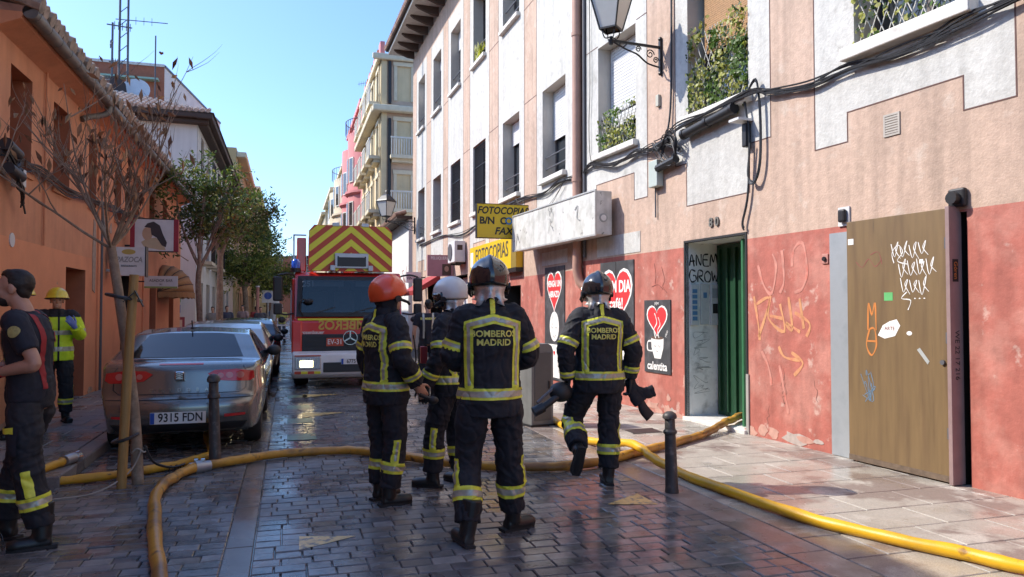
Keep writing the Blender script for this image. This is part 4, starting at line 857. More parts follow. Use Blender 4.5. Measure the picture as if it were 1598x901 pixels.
def bays(name, label, y0, y1, H, mat, n, X=4.72, rail=m_greyiron):
    t = thing(name, label, 'building', facade(X, y0, 0, -1)); L = y1-y0
    wall_mesh('wall', t, -L, 0, -.05, H, [], [mat], .1, 12)
    for i in range(n):
        cx = -L*(i+.5)/n; w = L/n*.42
        bm = MB(); bm.lathe([(w,3.6),(w,H-1.6)], 18, (cx,w*.7,0)); bm.build('bay', mat, t, sm=50)
        for z in [3.4+3.1*k for k in range(int((H-7.7)/3.1)+1)]:
            MB().lathe([(w+.05,z),(w+.2,z+.12),(w+.2,z+.28),(w+.02,z+.3)], 18, (cx,w*.7,0)).build('balcony_ledge', mat, t, sm=30)
            for s in (-1, 0, 1):
                a = R(-90+s*22); mx = Matrix.Translation((cx+w*math.cos(a), w*.7+w*math.sin(a), z+.9)) @ Matrix.Rotation(a+R(90),4,'Z')
                o = MB().box(-.32,.32,-.03,.1,0,1.75,0,mx).build('window', m_rail, t); MB().box(-.24,.24,-.035,-.03,.08,1.67,0,mx).build('pane', m_pane, o)
        if i % 2 == 0:
            r = MB(); 
            for k in range(14):
                a = R(225+90*k/13); r.bar((cx+(w+.15)*math.cos(a), w*.7+(w+.15)*math.sin(a), H-1.6),(cx+(w+.15)*math.cos(a), w*.7+(w+.15)*math.sin(a), H-.7), .03)
            r.tube([(cx+(w+.15)*math.cos(R(225+90*k/13)), w*.7+(w+.15)*math.sin(R(225+90*k/13)), H-.7) for k in range(14)], .03, 5); r.build('railing', rail, t)
    MB().box(-L,0,-.2,.2,H,H+.3).build('parapet', mat, t); return t
bays('pink_building', 'pink building with stacked rounded bays and curved balconies', 50.6, 62.5, 15.6, m_fpink, 2)
bays('pale_building', 'pale cream building with rounded bays beyond the pink one', 62.6, 78, 14.5, m_fcream, 2)
far_house('distant_block', 'narrow distant pale block with dark cornice far down the street', facade(4.6, 78.1, 0, -1), -16, 0, 14.5, 12, m_wht, 4, 4, 1.2, 1.9, None, None, ((13.9,.6),(3.3,.3)))
far_house('distant_block', 'last grey cream block at the far end of the right row', facade(4.3, 94.2, 0, -1), -40, 0, 14., 12, m_fcream, 4, 7, 1.2, 1.9, None, None, ((13.4,.5),))
# roof antennas on the right
def antenna(label, x, y, z, h, arms, mast=.03):
    t = thing('roof_antenna', label, 'antenna', loc=(x, y, z)); MB().tube([(0,0,0),(0,0,h)], mast, 6).build('mast', m_greyiron, t)
    for (hz, L_, a) in arms:
        c = Vector((math.cos(a), math.sin(a), 0)); MB().bar(Vector((0,0,hz))-c*L_*.3, Vector((0,0,hz))+c*L_, mast*.9).build('boom', m_greyiron, t)
        for k in range(5):
            p = Vector((0,0,hz))+c*(L_*(k+.5)/5); MB().bar(p-Vector((0,0,.16)), p+Vector((0,0,.16)), mast*.5).build('element', m_greyiron, t)
    return t
antenna('tall thin television aerial on the pink building roof', 5.2, 51.5, 15.8, 1.6, [(1.5,.9,2.4)])
antenna('short television aerial on the pale bay building roof', 5.2, 63.5, 14.7, 1.5, [(1.4,.9,2.4)])
# ---- left side: white corner building
FWs = facade(-9.0, 28.95, 1, .06)
t = thing('white_corner_building', 'white corner building with tiled hip roof and dark timber eaves', 'building', facade(-3.25, 29.3, 0, 1)); wcb = t
hs = [(1.2+2.35*i, 2.2+2.35*i, z, z+1.8, .12) for i in range(8) for z in (3.5, 6.4)] + [(1.+2.6*i, 2.4+2.6*i, .1, 2.6, .2) for i in range(6)]
wall_mesh('wall', t, 0, 19, -.05, 8.5, hs, [m_wht], .12, 0)
for h in hs: fwin(t, *h[:4], m_wframe, h[4])
bl = MB()
for i in range(8):
    for z in (3.4,6.3):
        a = .95+2.35*i; MB().box(a,a+1.5,-.45,-.002,z-.12,z).build('balcony', m_stone, t); r = MB()
        for k in range(12): r.box(a+.02+k*.13,a+.04+k*.13,-.44,-.42,z,z+.95)
        r.box(a,a+1.5,-.45,-.41,z+.95,z+.99); r.build('railing', m_iron, t)
side = thing('white_corner_building_side', 'plain white side of the corner building above the orange roof', 'building', FWs)
hs = [(3.0,3.95,6.3,8.0,.15), (1.0,1.95,6.3,8.0,.15), (3.4,4.4,3.4,5.0,.15)]
wall_mesh('wall', side, 0, 5.75, -.05, 8.5, hs, [m_wht], .15, .2)
for h in hs: fwin(side, *h[:4], m_wood, h[4])
r = MB()
for k in range(12): r.box(2.9+.1*k,2.92+.1*k,-.3,-.28,6.3,7.2)
r.box(2.85,4.1,-.31,-.27,7.2,7.24).build('railing', m_shut, side); MB().box(2.85,4.1,-.32,-.002,6.16,6.28).build('balcony', m_stone, side)
# eaves, roof
MB().box(-.3,6.25,-.55,.0,8.52,8.72).box(-.3,6.15,-.35,.0,8.36,8.518).build('eave', m_wood, side, bevel=.03)
MB().box(-.55,19,-.55,.0,8.50,8.70).box(-.1,19,-.35,-.003,8.34,8.498).build('eave', m_wood, t, bevel=.03)
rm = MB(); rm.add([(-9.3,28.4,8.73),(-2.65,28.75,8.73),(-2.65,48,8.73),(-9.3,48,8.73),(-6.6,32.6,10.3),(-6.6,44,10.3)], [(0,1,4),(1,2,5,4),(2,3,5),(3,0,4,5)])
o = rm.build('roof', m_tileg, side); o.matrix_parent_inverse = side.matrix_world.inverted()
m_tilel = M('pale_roof_tile', (.52,.40,.32), .8, .3, 6, col2=(.38,.25,.19), c2=(4,.5,.65)); rt = MB()  # tile rows paler than the roof sheet beneath them
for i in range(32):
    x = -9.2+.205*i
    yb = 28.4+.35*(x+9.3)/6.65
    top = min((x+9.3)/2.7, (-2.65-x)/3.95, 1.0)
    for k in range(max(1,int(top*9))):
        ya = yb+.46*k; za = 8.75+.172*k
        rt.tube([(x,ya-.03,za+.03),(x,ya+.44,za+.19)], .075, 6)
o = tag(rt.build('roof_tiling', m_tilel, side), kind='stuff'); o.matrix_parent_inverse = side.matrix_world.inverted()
merge_into(side, wcb)
# shop signs on the corner
for (z, c, s, l) in ((2.55,(.45,.12,.10),'PIZZA','red'),(2.15,(.03,.28,.12),'BRUNCH','upper green'),(1.82,(.04,.33,.10),'BREAKFAST','lower green'),(1.45,(.04,.16,.45),'COCKTAIL','blue')):
    t3 = thing('menu_sign', 'small %s menu board reading %s on the white corner building' % (l, s.lower()), 'sign', facade(-5.4, 28.4, 1, .06)); MB().box(0,1.75,-.05,.0,z,z+.28).build('board', M('menu_'+s, c, .5), t3); text(s, .22, m_wpaint, t3, (.9,-.053,z+.14), bold=.003)
for x, l in ((-5.2,'left'),(-4.0,'right')):
    t3 = thing('poster', 'small maroon poster on the white corner building, %s of the pair' % ('house side' if l == 'left' else 'street side'), 'poster', facade(x, 28.4, 1, .06)); MB().box(0,.5,-.03,0,.85,1.3).build('sheet', M('maroon_poster', (.20,.03,.06), .5), t3); MB().box(.08,.42,-.034,-.03,.95,1.2).build('picture', M('pale_poster', (.5,.42,.35), .6), t3)
# brick block behind with white flank
t = thing('brick_apartment_block', 'red brick apartment block with white flank wall rising behind', 'building', facade(-12.35, 44, 1, 0)); bab = t
wall_mesh('wall', t, -4, 5.75, -.05, 14.85, [(3.4,4.8,12.5,13.75,.2)], [m_brick], .2, 0); fwin(t, 3.4,4.8,12.5,13.75, m_shut, .2)
MB().box(2.3,5.5,-.5,-.002,14.0,14.1).build('awning_bar', M('pale_green_bar', (.30,.45,.36), .5), t); MB().box(-4,5.75,-.06,.3,14.85,15.0).build('parapet', m_sill, t)
t = thing('white_flank_wall', 'tall white flank wall of the brick apartment block', 'building', facade(-6.6, 44, .148, 1)); MB().prism([(0,-.05),(12.5,-.05),(12.5,14.85),(0,14.85)], 0, 6).build('wall', m_wht, t); MB().box(0,12.5,-.05,.3,14.85,14.97).build('parapet', m_greyiron, t); merge_into(t, bab)
far_house('straw_building', 'straw coloured street building beyond the white corner building', facade(-3.15, 48.5, 0, 1), 0, 22, 11.6, 9, m_ylw, 3, 9, 1.1, 1.8, m_stone, None, ((11.0,.6),(8.0,.2)))
far_house('distant_block', 'distant ochre block at the far end of the left row', facade(-3.0, 71, 0, 1), 0, 60, 13.0, 9, m_ylw, 4, 16, 1.2, 1.9, None, None, ((12.5,.5),))
far_house('distant_block', 'distant brick block closing the end of the street', facade(-9, 150, 1, 0), 0, 26, 12.0, 9, m_brick, 4, 9, 1.4, 1.8)
# roof antennas on the left
t = thing('lattice_mast', 'tall slim double lattice mast rising above the tiled roof', 'mast', loc=(-6.48, 33, 9.9))
for x in (-.16,.16): MB().tube([(x,0,0),(x*.8,0,16)], .045, 6).build('rail', m_greyiron, t)
r = MB()
for k in range(30): r.bar((-.15,0,k*.53),(.15,0,k*.53+.3), .025)
tag(r.build('bracing', m_greyiron, t), kind='stuff')
antenna('dark television aerial cluster beside the lattice mast', -6.85, 32.8, 9.7, 3.4, [(3.3,.7,.2),(2.6,.35,2.),(1.8,.4,.4),(1.1,.35,2.6)], .045)
antenna('lone thin aerial pole on the tiled roof', -5.3, 33, 9.4, 3.4, [(3.95,1.5,3.1)], .03)
t = thing('satellite_dish', 'grey round satellite dish on the tiled roof', 'satellite dish', loc=(-6.0, 33, 10.4)); MB().lathe([(.02,0),(.35,.06),(.55,.16)], 20, mx=Matrix.Rotation(R(70),4,'X')).build('dish', m_shut, t, sm=40); MB().tube([(0,.05,-.6),(0,.05,0)], .04, 6).build('post', m_iron, t)
t = thing('satellite_dish', 'dark edge-on satellite dish beside the aerial cluster', 'satellite dish', loc=(-6.6, 32.6, 10.3)); MB().lathe([(.02,0),(.35,.06),(.55,.16)], 20, mx=Matrix.Rotation(R(60),4,'Z') @ Matrix.Rotation(R(70),4,'X')).build('dish', m_wood, t, sm=40); MB().tube([(0,.05,-.6),(0,.05,0)], .04, 6).build('post', m_iron, t)
# ================================================================ vehicles
def fuse(mb, voxel, it=3, name='fused', fac=.5):
    """one continuous skin over overlapping closed shells"""
    me = mb.mesh(name, []) if False else None
    m = bpy.data.meshes.new(name); m.from_pydata(mb.v, [], mb.f); m.update()
    o = bpy.data.objects.new('tmp', m); COL.objects.link(o)
    r = o.modifiers.new('r', 'REMESH'); r.mode = 'VOXEL'; r.voxel_size = voxel; r.adaptivity = 0
    if it: s = o.modifiers.new('s', 'SMOOTH'); s.iterations = it; s.factor = fac
    dg = bpy.context.evaluated_depsgraph_get(); me = bpy.data.meshes.new_from_object(o.evaluated_get(dg)); me.name = name
    bpy.data.objects.remove(o); bpy.data.meshes.remove(m)
    for p in me.polygons: p.use_smooth = True
    return me
def verts(me):
    a = np.empty(len(me.vertices)*3, np.float32); me.vertices.foreach_get('co', a); return a.reshape(-1,3)
def set_verts(me, a): me.vertices.foreach_set('co', np.ascontiguousarray(a, np.float32).ravel()); me.update()
def bvh_of(me): return BVHTree.FromPolygons([v.co.copy() for v in me.vertices], [tuple(p.vertices) for p in me.polygons])
def patch(bvh, pts, axis, frm, mat, parent, name, off=.003, step=.05, mb=None):
    """flat outline thrown onto a skin: pts in the plane across `axis` ('x' or 'y'), cast from coordinate frm"""
    bm = bmesh.new()
    if mb is None:
        vs = [bm.verts.new((p[0], 0, p[1])) for p in pts]; bm.faces.new(vs)
    else:
        vs = [bm.verts.new(v) for v in mb.v]; [bm.faces.new([vs[i] for i in f]) for f in mb.f]
    bmesh.ops.triangulate(bm, faces=bm.faces[:])
    for _ in range(6):
        L = [e for e in bm.edges if e.calc_length() > step]
        if not L: break
        bmesh.ops.subdivide_edges(bm, edges=L, cuts=1); bmesh.ops.triangulate(bm, faces=bm.faces[:])
    sg = -1 if frm > 0 else 1; d = Vector((sg,0,0)) if axis == 'x' else Vector((0,sg,0)); bad = []
    for v in bm.verts:
        o = Vector((frm, v.co.x, v.co.z)) if axis == 'x' else Vector((v.co.x, frm, v.co.z))
        h = bvh.ray_cast(o, d)
        if h[0] is None: bad.append(v); continue
        v.co = h[0] - d*off*.5 + (h[1] if h[1].dot(d) < 0 else -h[1])*off*.7
    bmesh.ops.delete(bm, geom=bad, context='VERTS')
    me = bpy.data.meshes.new(name); bm.to_mesh(me); bm.free(); me.materials.append(mat); smooth(me, 180); return obj(name, me, parent)
m_tyre = M('tyre_rubber', (.018,.018,.019), .75, .2, 20); m_rim = M('alloy_rim', (.45,.45,.46), .35, .1, metal=.8)
m_chrome = M('chrome', (.7,.7,.7), .15, 0, metal=1.); m_lens = M('red_lens', (.55,.02,.02), .12, .1, coat=.6); m_lens2 = M('pink_lens', (.55,.16,.13), .12, .1, coat=.6)
m_plate = M('plate_white', (.75,.75,.73), .4, 0); m_blue = M('plate_blue', (.02,.08,.40), .4); m_trim = M('black_trim', (.02,.02,.021), .5, .1)
m_cglass = M('car_glass', (.012,.015,.018), .04, 0, spec=.6)
def wheel(par, x, y, r, w=.19, side=1):
    o = MB().lathe([(r*.62,-w/2),(r*.93,-w/2),(r,-w*.32),(r,w*.32),(r*.93,w/2),(r*.62,w/2)], 28, mx=T(x,y,r) @ Matrix.Rotation(R(90),4,'Y')).build('wheel', m_tyre, par, sm=40)
    f = MB(); f.lathe([(r*.63,-w*.40),(r*.63,w*.40)], 24, mx=T(x,y,r) @ Matrix.Rotation(R(90),4,'Y')); mx = T(x+side*w*.42,y,r)
    for k in range(6): f.box(-.012,.012,-.03,.03,.03,r*.62,0,mx @ Matrix.Rotation(R(60*k),4,'X'))
    f.build('rim', m_rim, o); return o
def car(name, label, cx, y0, sil, paint, arches, W=.84, belt=.92, rearwin=None, sidewin=(), lights=(), plate=None, badge=None, detail=True, roofz=1.34, vox=.022):
    t = thing(name, label, 'car', T(cx, y0, 0), 'cars parked along the kerb')
    # silhouette with wheel arches cut from underneath
    P = list(sil); bottom = []
    for (ay, ar) in sorted(arches, reverse=True):
        bottom += [(ay+ar*math.cos(a), .22+ar*.0+ar*math.sin(a)*1.0) for a in [math.pi*k/10 for k in range(11)]]
    poly_ = [(y, z) for y, z in P] + bottom
    mb = MB(); n = len(poly_); vs = [(-W,y,z) for y,z in poly_] + [(W,y,z) for y,z in poly_]
    mb.add(vs, [tuple(range(n)), tuple(reversed(range(n,2*n)))] + [(i, i+n, (i+1)%n+n, (i+1)%n) for i in range(n)])
    bm = bmesh.new(); me0 = mb.mesh('t', []); bm.from_mesh(me0); bmesh.ops.triangulate(bm, faces=bm.faces[:]); bmesh.ops.recalc_face_normals(bm, faces=bm.faces[:]); bm.verts.ensure_lookup_table()
    m2 = MB(); m2.v = [tuple(v.co) for v in bm.verts]; m2.f = [tuple(v.index for v in f.verts) for f in bm.faces]; bm.free()
    me = fuse(m2, vox, 5, 'body'); a = verts(me); L = max(p[0] for p in sil)
    x, y, z = a[:,0].copy(), a[:,1].copy(), a[:,2].copy()
    th = np.clip((z-belt)/(roofz-belt), 0, 1); s = 1 - .26*th**1.1                       # tumblehome
    s *= 1 - .07*np.clip((.55-z)/.35, 0, 1)**1.5                                         # tuck under
    s *= 1 - .13*np.clip((.7-y)/.7, 0, 1)**2 - .16*np.clip((y-L+.9)/.9, 0, 1)**2         # plan taper
    s *= 1 + .018*np.exp(-((z-.66)/.09)**2)*(z < belt)                                   # shoulder swage
    xn = np.abs(x)/W; a[:,0] = x*s
    a[:,1] = y + .13*xn**2.4*np.clip((.9-y)/.9, 0, 1) - .22*xn**2.2*np.clip((y-L+1)/1, 0, 1)
    a[:,2] = z - .035*xn**2.2*np.clip((z-.9)/.2, 0, 1)                                   # crown
    set_verts(me, a); me.materials.append(paint); body = obj('body', me, t); bv = bvh_of(me)
    for (ay, ar) in arches:
        for sd in (-1, 1): wheel(t, sd*(W-.13), ay, ar-.045, .19, sd)
    MB().box(-W*.8,W*.8,.35,L-.4,.20,.30).build('underbody', m_trim, t)
    if rearwin: patch(bv, rearwin, 'y', -3, m_cglass, t, 'rear_window', .004)
    for p in sidewin:
        for sd in (-3, 3): patch(bv, p, 'x', sd, m_cglass, t, 'side_window', .004)
    for p, mm in lights:
        patch(bv, p, 'y', -3, mm, t, 'tail_light', .008, .03); patch(bv, [(-q[0], q[1]) for q in p], 'y', -3, mm, t, 'tail_light', .008, .03)
    return t, bv
pg = M('grey_car_paint', (.215,.212,.195), .24, .04, 3, metal=.75, coat=1.0); ps = M('silver_car_paint', (.55,.52,.47), .3, .04, 3, metal=.7, coat=1.0); pd = M('dark_car_paint', (.07,.075,.08), .28, .04, 3, metal=.6, coat=1.)
sil = [(.10,.24),(.03,.30),(-.02,.40),(-.02,.54),(.015,.60),(.055,.62),(.08,.74),(.11,.90),(.15,.955),(.24,.985),(.58,1.0),(1.18,1.285),(1.65,1.335),(2.2,1.315),(3.02,.98),(3.85,.82),(4.12,.68),(4.2,.45),(4.12,.25),(3.78,.22)]
rw = [(-.60,1.012),(.60,1.012),(.47,1.25),(.30,1.268),(-.30,1.268),(-.47,1.25)]
sw = [[(.95,.98),(1.25,1.22),(1.72,1.262),(1.74,.955)],[(1.80,.955),(1.78,1.262),(2.2,1.24),(2.80,.97)]]
tl_ = [(.27,.86),(.34,.895),(.56,.90),(.735,.875),(.745,.80),(.70,.77),(.52,.775),(.36,.79)]
car1, bv = car('parked_car', 'grey saloon car parked behind the bollard, rear plate 9315 FDN', -1.10, 8.55, sil, pg, [(.85,.345),(3.38,.345)], .84, .92, rw, sw, [(tl_, m_lens)])
for sd in (1,-1):
    for (cx_, r_) in ((.40,.028),(.49,.033),(.60,.036)): patch(bv, [(sd*p[0], p[1]) for p in ellipse(cx_,.838,r_*1.1,r_)], 'y', -3, m_lens2, car1, 'lamp_bowl', .011, .03)
    patch(bv, [(sd*.45,.40),(sd*.66,.41),(sd*.66,.435),(sd*.45,.43)], 'y', -3, m_lens, car1, 'reflector', .006)
def seam(pts, w, nm='panel_gap', mat=None, off=.004):
    s = MB(); stroke(s, pts, w, 0, 0, False); patch(bv, None, 'y', -3, mat or m_trim, car1, nm, off, .06, mb=s)
seam([(-.60,.975),(-.66,.88),(-.66,.70),(-.60,.655),(.60,.655),(.66,.70),(.66,.88),(.60,.975)], .009)
seam([(-.78,.60),(.78,.60)], .008); seam([(-.22,.962),(.22,.962)], .016, 'brake_light', m_lens)
patch(bv, [(-.62,.26),(.62,.26),(.68,.34),(-.68,.34)], 'y', -3, m_trim, car1, 'bumper_lower', .004)
patch(bv, [(-.36,.34),(.36,.34),(.33,.50),(-.33,.50)], 'y', -3, pg, car1, 'plate_recess', .003)
pl = MB().box(-.27,.27,-.052,-.034,.355,.475).build('number_plate', m_plate, car1); MB().box(-.268,-.228,-.0535,-.052,.357,.473).build('blue_band', m_blue, pl); text('9315 FDN', .125, m_kpaint, pl, (.025,-.0545,.417), bold=.002, extrude=.001, sx=.82)
bd = MB().box(-.048,.048,.005,.095,.80,.895).build('badge', m_chrome, car1, bevel=.015); s = MB(); [stroke(s, [(-.035+.0*k,.83+.022*k),(.0,.845+.022*k),(.035,.825+.022*k)], .009, .003) for k in range(3)]; s.build('badge_mark', m_trim, bd)
for i, ch in enumerate('CORDOBA'): text(ch, .05, m_chrome, car1, (-.27+.09*i, .018, .70), name='model_letter', extrude=.004)
MB().tube([(-.02,1.30,1.325),(-.02,1.25,1.36),(-.02,1.20,1.42)], .008, 6).ball((-.02,1.31,1.328), (.03,.04,.015), 8, 6).build('aerial', m_trim, car1)
def mirror(t, z=.98, y=2.55, W=.84):
    for sd in (1,-1): MB().ball((sd*(W+.07), y, z), (.10,.06,.075), 12, 8).build('mirror', m_trim, t, sm=180)
mirror(car1)
sil2 = [(.10,.24),(.03,.30),(0,.42),(0,.60),(.05,.66),(.09,.80),(.16,.98),(.55,1.24),(.85,1.315),(1.5,1.36),(2.1,1.335),(2.95,.98),(3.75,.82),(3.98,.66),(4.05,.42),(3.95,.25),(3.62,.22)]
rw2 = [(-.56,.95),(.56,.95),(.47,1.22),(-.47,1.22)]; sw2 = [[(.62,1.0),(.95,1.24),(1.6,1.28),(1.62,.96)],[(1.68,.96),(1.66,1.28),(2.1,1.26),(2.72,.97)]]
tl2 = [(.46,.78),(.48,.90),(.72,.93),(.74,.80)]
c2, bv = car('parked_car', 'silver hatchback parked ahead of the grey saloon', -1.10, 13.35, sil2, ps, [(.75,.335),(3.25,.335)], .83, .92, rw2, sw2, [(tl2, m_lens)], roofz=1.36); MB().box(-.26,.26,-.012,-.001,.45,.56).build('number_plate', m_plate, c2); mirror(c2)
patch(bv, [(.45,.50),(.66,.51),(.66,.54),(.45,.53)], 'y', -3, m_lens, c2, 'reflector', .006)
c3, bv = car('parked_car', 'dark grey car parked furthest along the kerb near the pedestrians', -1.0, 18.0, sil2, pd, [(.75,.335),(3.25,.335)], .83, .92, rw2, sw2, [(tl2, m_lens)], roofz=1.36); MB().box(-.26,.26,-.012,-.001,.45,.56).build('number_plate', m_plate, c3); mirror(c3)
# ---------------------------------------------------------------- fire engine
m_fr = M('fire_red', (.66,.03,.022), .3, .06, 3, coat=.8); m_fw = M('bumper_white', (.80,.79,.76), .35, .08, 4, coat=.4); m_fy = M('signal_yellow', (.75,.72,.04), .4, .05); m_cr = M('chevron_red', (.50,.07,.03), .45, .06)
m_grl = M('grille_black', (.022,.022,.024), .4, .1); m_alu = M('brushed_aluminium', (.45,.45,.46), .4, .1, metal=.7)
ft = thing('fire_engine', 'red fire engine with chevron ladder cage facing up the street', 'fire engine', facade(1.18, 15.0, 1, 0))
def side_prism(poly_yz, x0, x1, name, mat, parent, bevel=0, seg=3):
    """outline in (y,z) pushed through x"""
    mb = MB().prism(poly_yz, -x1, -x0, 0, Matrix.Rotation(R(90),4,'Z')); return mb.build(name, mat, parent, bevel=bevel, seg=seg)
cab = side_prism([(.06,.60),(.0,.80),(.0,1.30),(.04,1.42),(1.9,1.42),(1.9,.55),(1.55,.55),(1.4,.90),(1.05,1.02),(.70,.90),(.56,.60)], -1.08, 1.05, 'cab', m_fr, ft, .05)
side_prism([(.15,2.17),(.18,2.24),(.30,2.30),(1.9,2.32),(1.9,2.17)], -1.06, 1.03, 'cab_roof', m_fr, ft, .03)
side_prism([(1.78,1.421),(1.90,1.421),(1.90,2.169),(1.78,2.169)], -1.05, 1.02, 'cab_rear', m_grl, ft)
for x in (-1.0, .97):
    MB().bar((x,.09,1.40),(x,.20,2.18), .11, .09).build('pillar', m_fr, ft); MB().bar((x,1.0,1.40),(x,1.0,2.18), .09, .10).build('pillar', m_fr, ft)
    MB().box(x-.008,x+.008,.20,1.78,1.43,2.16).build('side_window', GLASS('cab_side_glass', (.6,.65,.68), .7), ft)
MB().box(-.95,.92,.16,.50,1.421,1.52).build('dashboard', m_trim, ft, bevel=.03)
for x in (-.60,-.05,.52):
    o = MB().box(x-.22,x+.22,1.0,1.18,1.45,1.95).build('seat', M('seat_grey', (.10,.11,.12), .8, .2), ft, bevel=.05); MB().box(x-.12,x+.12,1.02,1.14,1.96,2.12).build('headrest', M('seat_grey'), o, bevel=.04)
w_ = MB(); w_.tube([(.52+.21*math.cos(a_), .56+.06*math.sin(a_), 1.62+.19*math.sin(a_)) for a_ in [2*math.pi*k/20 for k in range(21)]], .016, 6, False); w_.bar((.33,.56,1.62),(.71,.56,1.62), .03); w_.build('steering_wheel', m_trim, ft)
for x0_, x1_ in ((-.88,-.12),(.12,.84)): MB().box(x0_,x1_,.20,.215,2.02,2.14).build('sun_visor', M('visor_grey', (.25,.25,.25), .7), ft)
MB().box(-.30,.05,.22,.44,1.521,1.528).build('papers', m_plate, ft)
ws = MB(); ws.add([(-1.03,-.004,1.42),(.99,-.004,1.42),(.96,.128,2.22),(-1.0,.128,2.22),(-.94,.004,1.50),(.90,.004,1.50),(.87,.098,2.13),(-.91,.098,2.13)], [(0,1,5,4),(1,2,6,5),(2,3,7,6),(3,0,4,7)]); o = ws.build('windscreen_surround', m_trim, ft); q = o.modifiers.new('s','SOLIDIFY'); q.thickness = .025
ws = MB(); ws.add([(-.94,.000,1.50),(.90,.000,1.50),(.86,.094,2.14),(-.90,.094,2.14)], [(0,1,2,3)]); ws.build('windscreen', GLASS('windscreen_glass', (.55,.62,.66), .75), ft)
for (x0, x1) in ((-.75,-.30),(-.05,.45)): MB().bar((x0,-.012,1.47),(x1,.012,1.60), .02).build('wiper', m_grl, ft)
MB().box(-1.0,.96,-.012,.02,1.345,1.385).build('yellow_stripe', m_fy, ft)
# mirror-written lettering
text('BOMBEROS', .26, M('gold_letter', (.62,.40,.06), .4), ft, (.02,-.008,1.245), sx=-.95, bold=.006); text('rosenbauer', .095, m_wpaint, ft, (-.72,-.006,1.11), bold=.002)
MB().tube([(-.98,-.004,1.11),(-.98,-.010,1.11)], .03, 12).build('maker_mark', m_wpaint, ft)
MB().box(-.92,.88,-.018,.03,.70,1.075).build('grille', m_grl, ft, bevel=.01)
for z in (.76,.84,.92,1.0): MB().box(-.86,.82,-.032,-.018,z,z+.022).build('grille_bar', m_trim, ft)
p = MB().box(-.46,-.13,-.045,-.033,.84,1.00).build('callsign_plate', m_cr, ft); text('EV-31', .14, m_wpaint, p, (-.295,-.047,.92), bold=.002, sx=.85)
st = MB(); st.tube([(.135*math.cos(a), -.05, 1.0+.135*math.sin(a)) for a in [2*math.pi*k/24 for k in range(25)]], .013, 6, False)
for k in range(3): a = R(90+120*k); st.bar((0,-.05,1.0),(.13*math.cos(a),-.05,1.0+.13*math.sin(a)), .026)
st.build('star_emblem', m_chrome, ft); text('251', .16, m_wpaint, ft, (-.80,.085,2.06), Matrix.Rotation(R(-9),4,'X'), bold=.003)
for sd in (-1, 1):
    cx = sd*1.0 - .015
    MB().prism([(cx-.10,.70),(cx+.10,.70),(cx+.10+.0*sd,1.34),(cx-.10,1.34)], -.03, .05).build('corner_panel', m_fr, ft, bevel=.03)
    MB().box(cx-.06,cx+.06,-.04,-.029,1.40,2.2,0, Matrix.Translation((0,.0,0))).build('pillar_trim', m_trim, ft) if False else None
bp = side_prism([(-.16,.30),(-.18,.45),(-.16,.70),(-.05,.745),(.3,.745),(.3,.22),(-.05,.22)], -1.10, 1.07, 'bumper', m_fw, ft, .035)
for sd in (-1, 1):
    cx = -.015; x0, x1 = (cx-1.04, cx-.55) if sd < 0 else (cx+.55, cx+1.04)
    h = MB().box(x0,x1,-.192,-.16,.40,.64).build('headlight', m_alu, ft, bevel=.02)
    for k in range(10): xx = x0+.03+k*(x1-x0-.06)/9; MB().box(xx-.006,xx+.006,-.20,-.192,.42,.62).build('headlight_bar', m_chrome, h)
    lx = x0+.22 if sd < 0 else x1-.22; MB().box(lx-.12,lx+.12,-.205,-.198,.45,.57).build('lamp', M('lit_headlamp', (1.,.82,.45), .3, 0, emit=3.), h, bevel=.03)
    for k in range(4): MB().box(x0+k*(x1-x0)/4,x0+(k+1)*(x1-x0)/4-.004,-.186,-.178,.315,.365).build('marker_stripe', m_cr if k % 2 == 0 else m_fy, ft)
    MB().box(x0,x1,-.186,-.165,.655,.675).build('light_line', m_cr, ft)
MB().box(-.52,.50,-.19,-.17,.34,.53).build('lower_grille', m_grl, ft, bevel=.015)
p = MB().box(-.18,.34,-.20,-.19,.49,.60).build('number_plate', m_plate, ft); MB().box(-.178,-.14,-.202,-.20,.492,.598).build('blue_band', m_blue, p); text('6775 LFN', .105, m_kpaint, p, (.10,-.203,.545), bold=.001, sx=.85)
# wheels, chassis, body, mudguards
for sd in (-1, 1):
    for y in (1.05, 5.2, 6.3): wheel(ft, sd*.90-.015, y, .44, .28, sd)
MB().box(-.5,.47,.3,7.2,.45,.8).build('chassis', m_trim, ft); MB().box(-1.1,1.07,2.1,7.6,.62,2.25).build('equipment_body', m_fr, ft, bevel=.03)
for k in range(4): MB().box(-1.125,-1.101,2.35+1.3*k,3.5+1.3*k,.85,2.0).build('roller_shutter', m_alu, ft)
# ladder and cage above the cab
cg = MB().prism([(-.80,2.32),(.84,2.32),(.84,3.12),(.74,3.24),(-.70,3.24),(-.80,3.12)], .12, .17).build('cage_front', m_cr, ft)
def clip_poly(P, ok):
    out = []
    for i in range(len(P)):
        a, b = P[i], P[(i+1)%len(P)]; fa, fb = ok(a), ok(b)
        if fa >= 0: out.append(a)
        if fa*fb < 0: s = fa/(fa-fb); out.append((a[0]+(b[0]-a[0])*s, a[1]+(b[1]-a[1])*s))
    return out
bound = [lambda p: p[0]+.79, lambda p: .83-p[0], lambda p: p[1]-2.33, lambda p: 3.23-p[1], lambda p: (p[0]+.79)+(3.23-p[1])-.10, lambda p: (.83-p[0])+(3.23-p[1])-.10]
for sd in (-1, 1):
    for k in range(-2, 8):
        z0 = 2.02+.27*k; P = [(.02,z0+.14),(.02+sd*1.2,z0+.14-1.0),(.02+sd*1.2,z0-1.0),(.02,z0)]
        for f in bound: P = clip_poly(P, f) if P else P
        if len(P) > 2: MB().prism(P, .112, .1195).build('chevron_stripe', m_fy, cg)
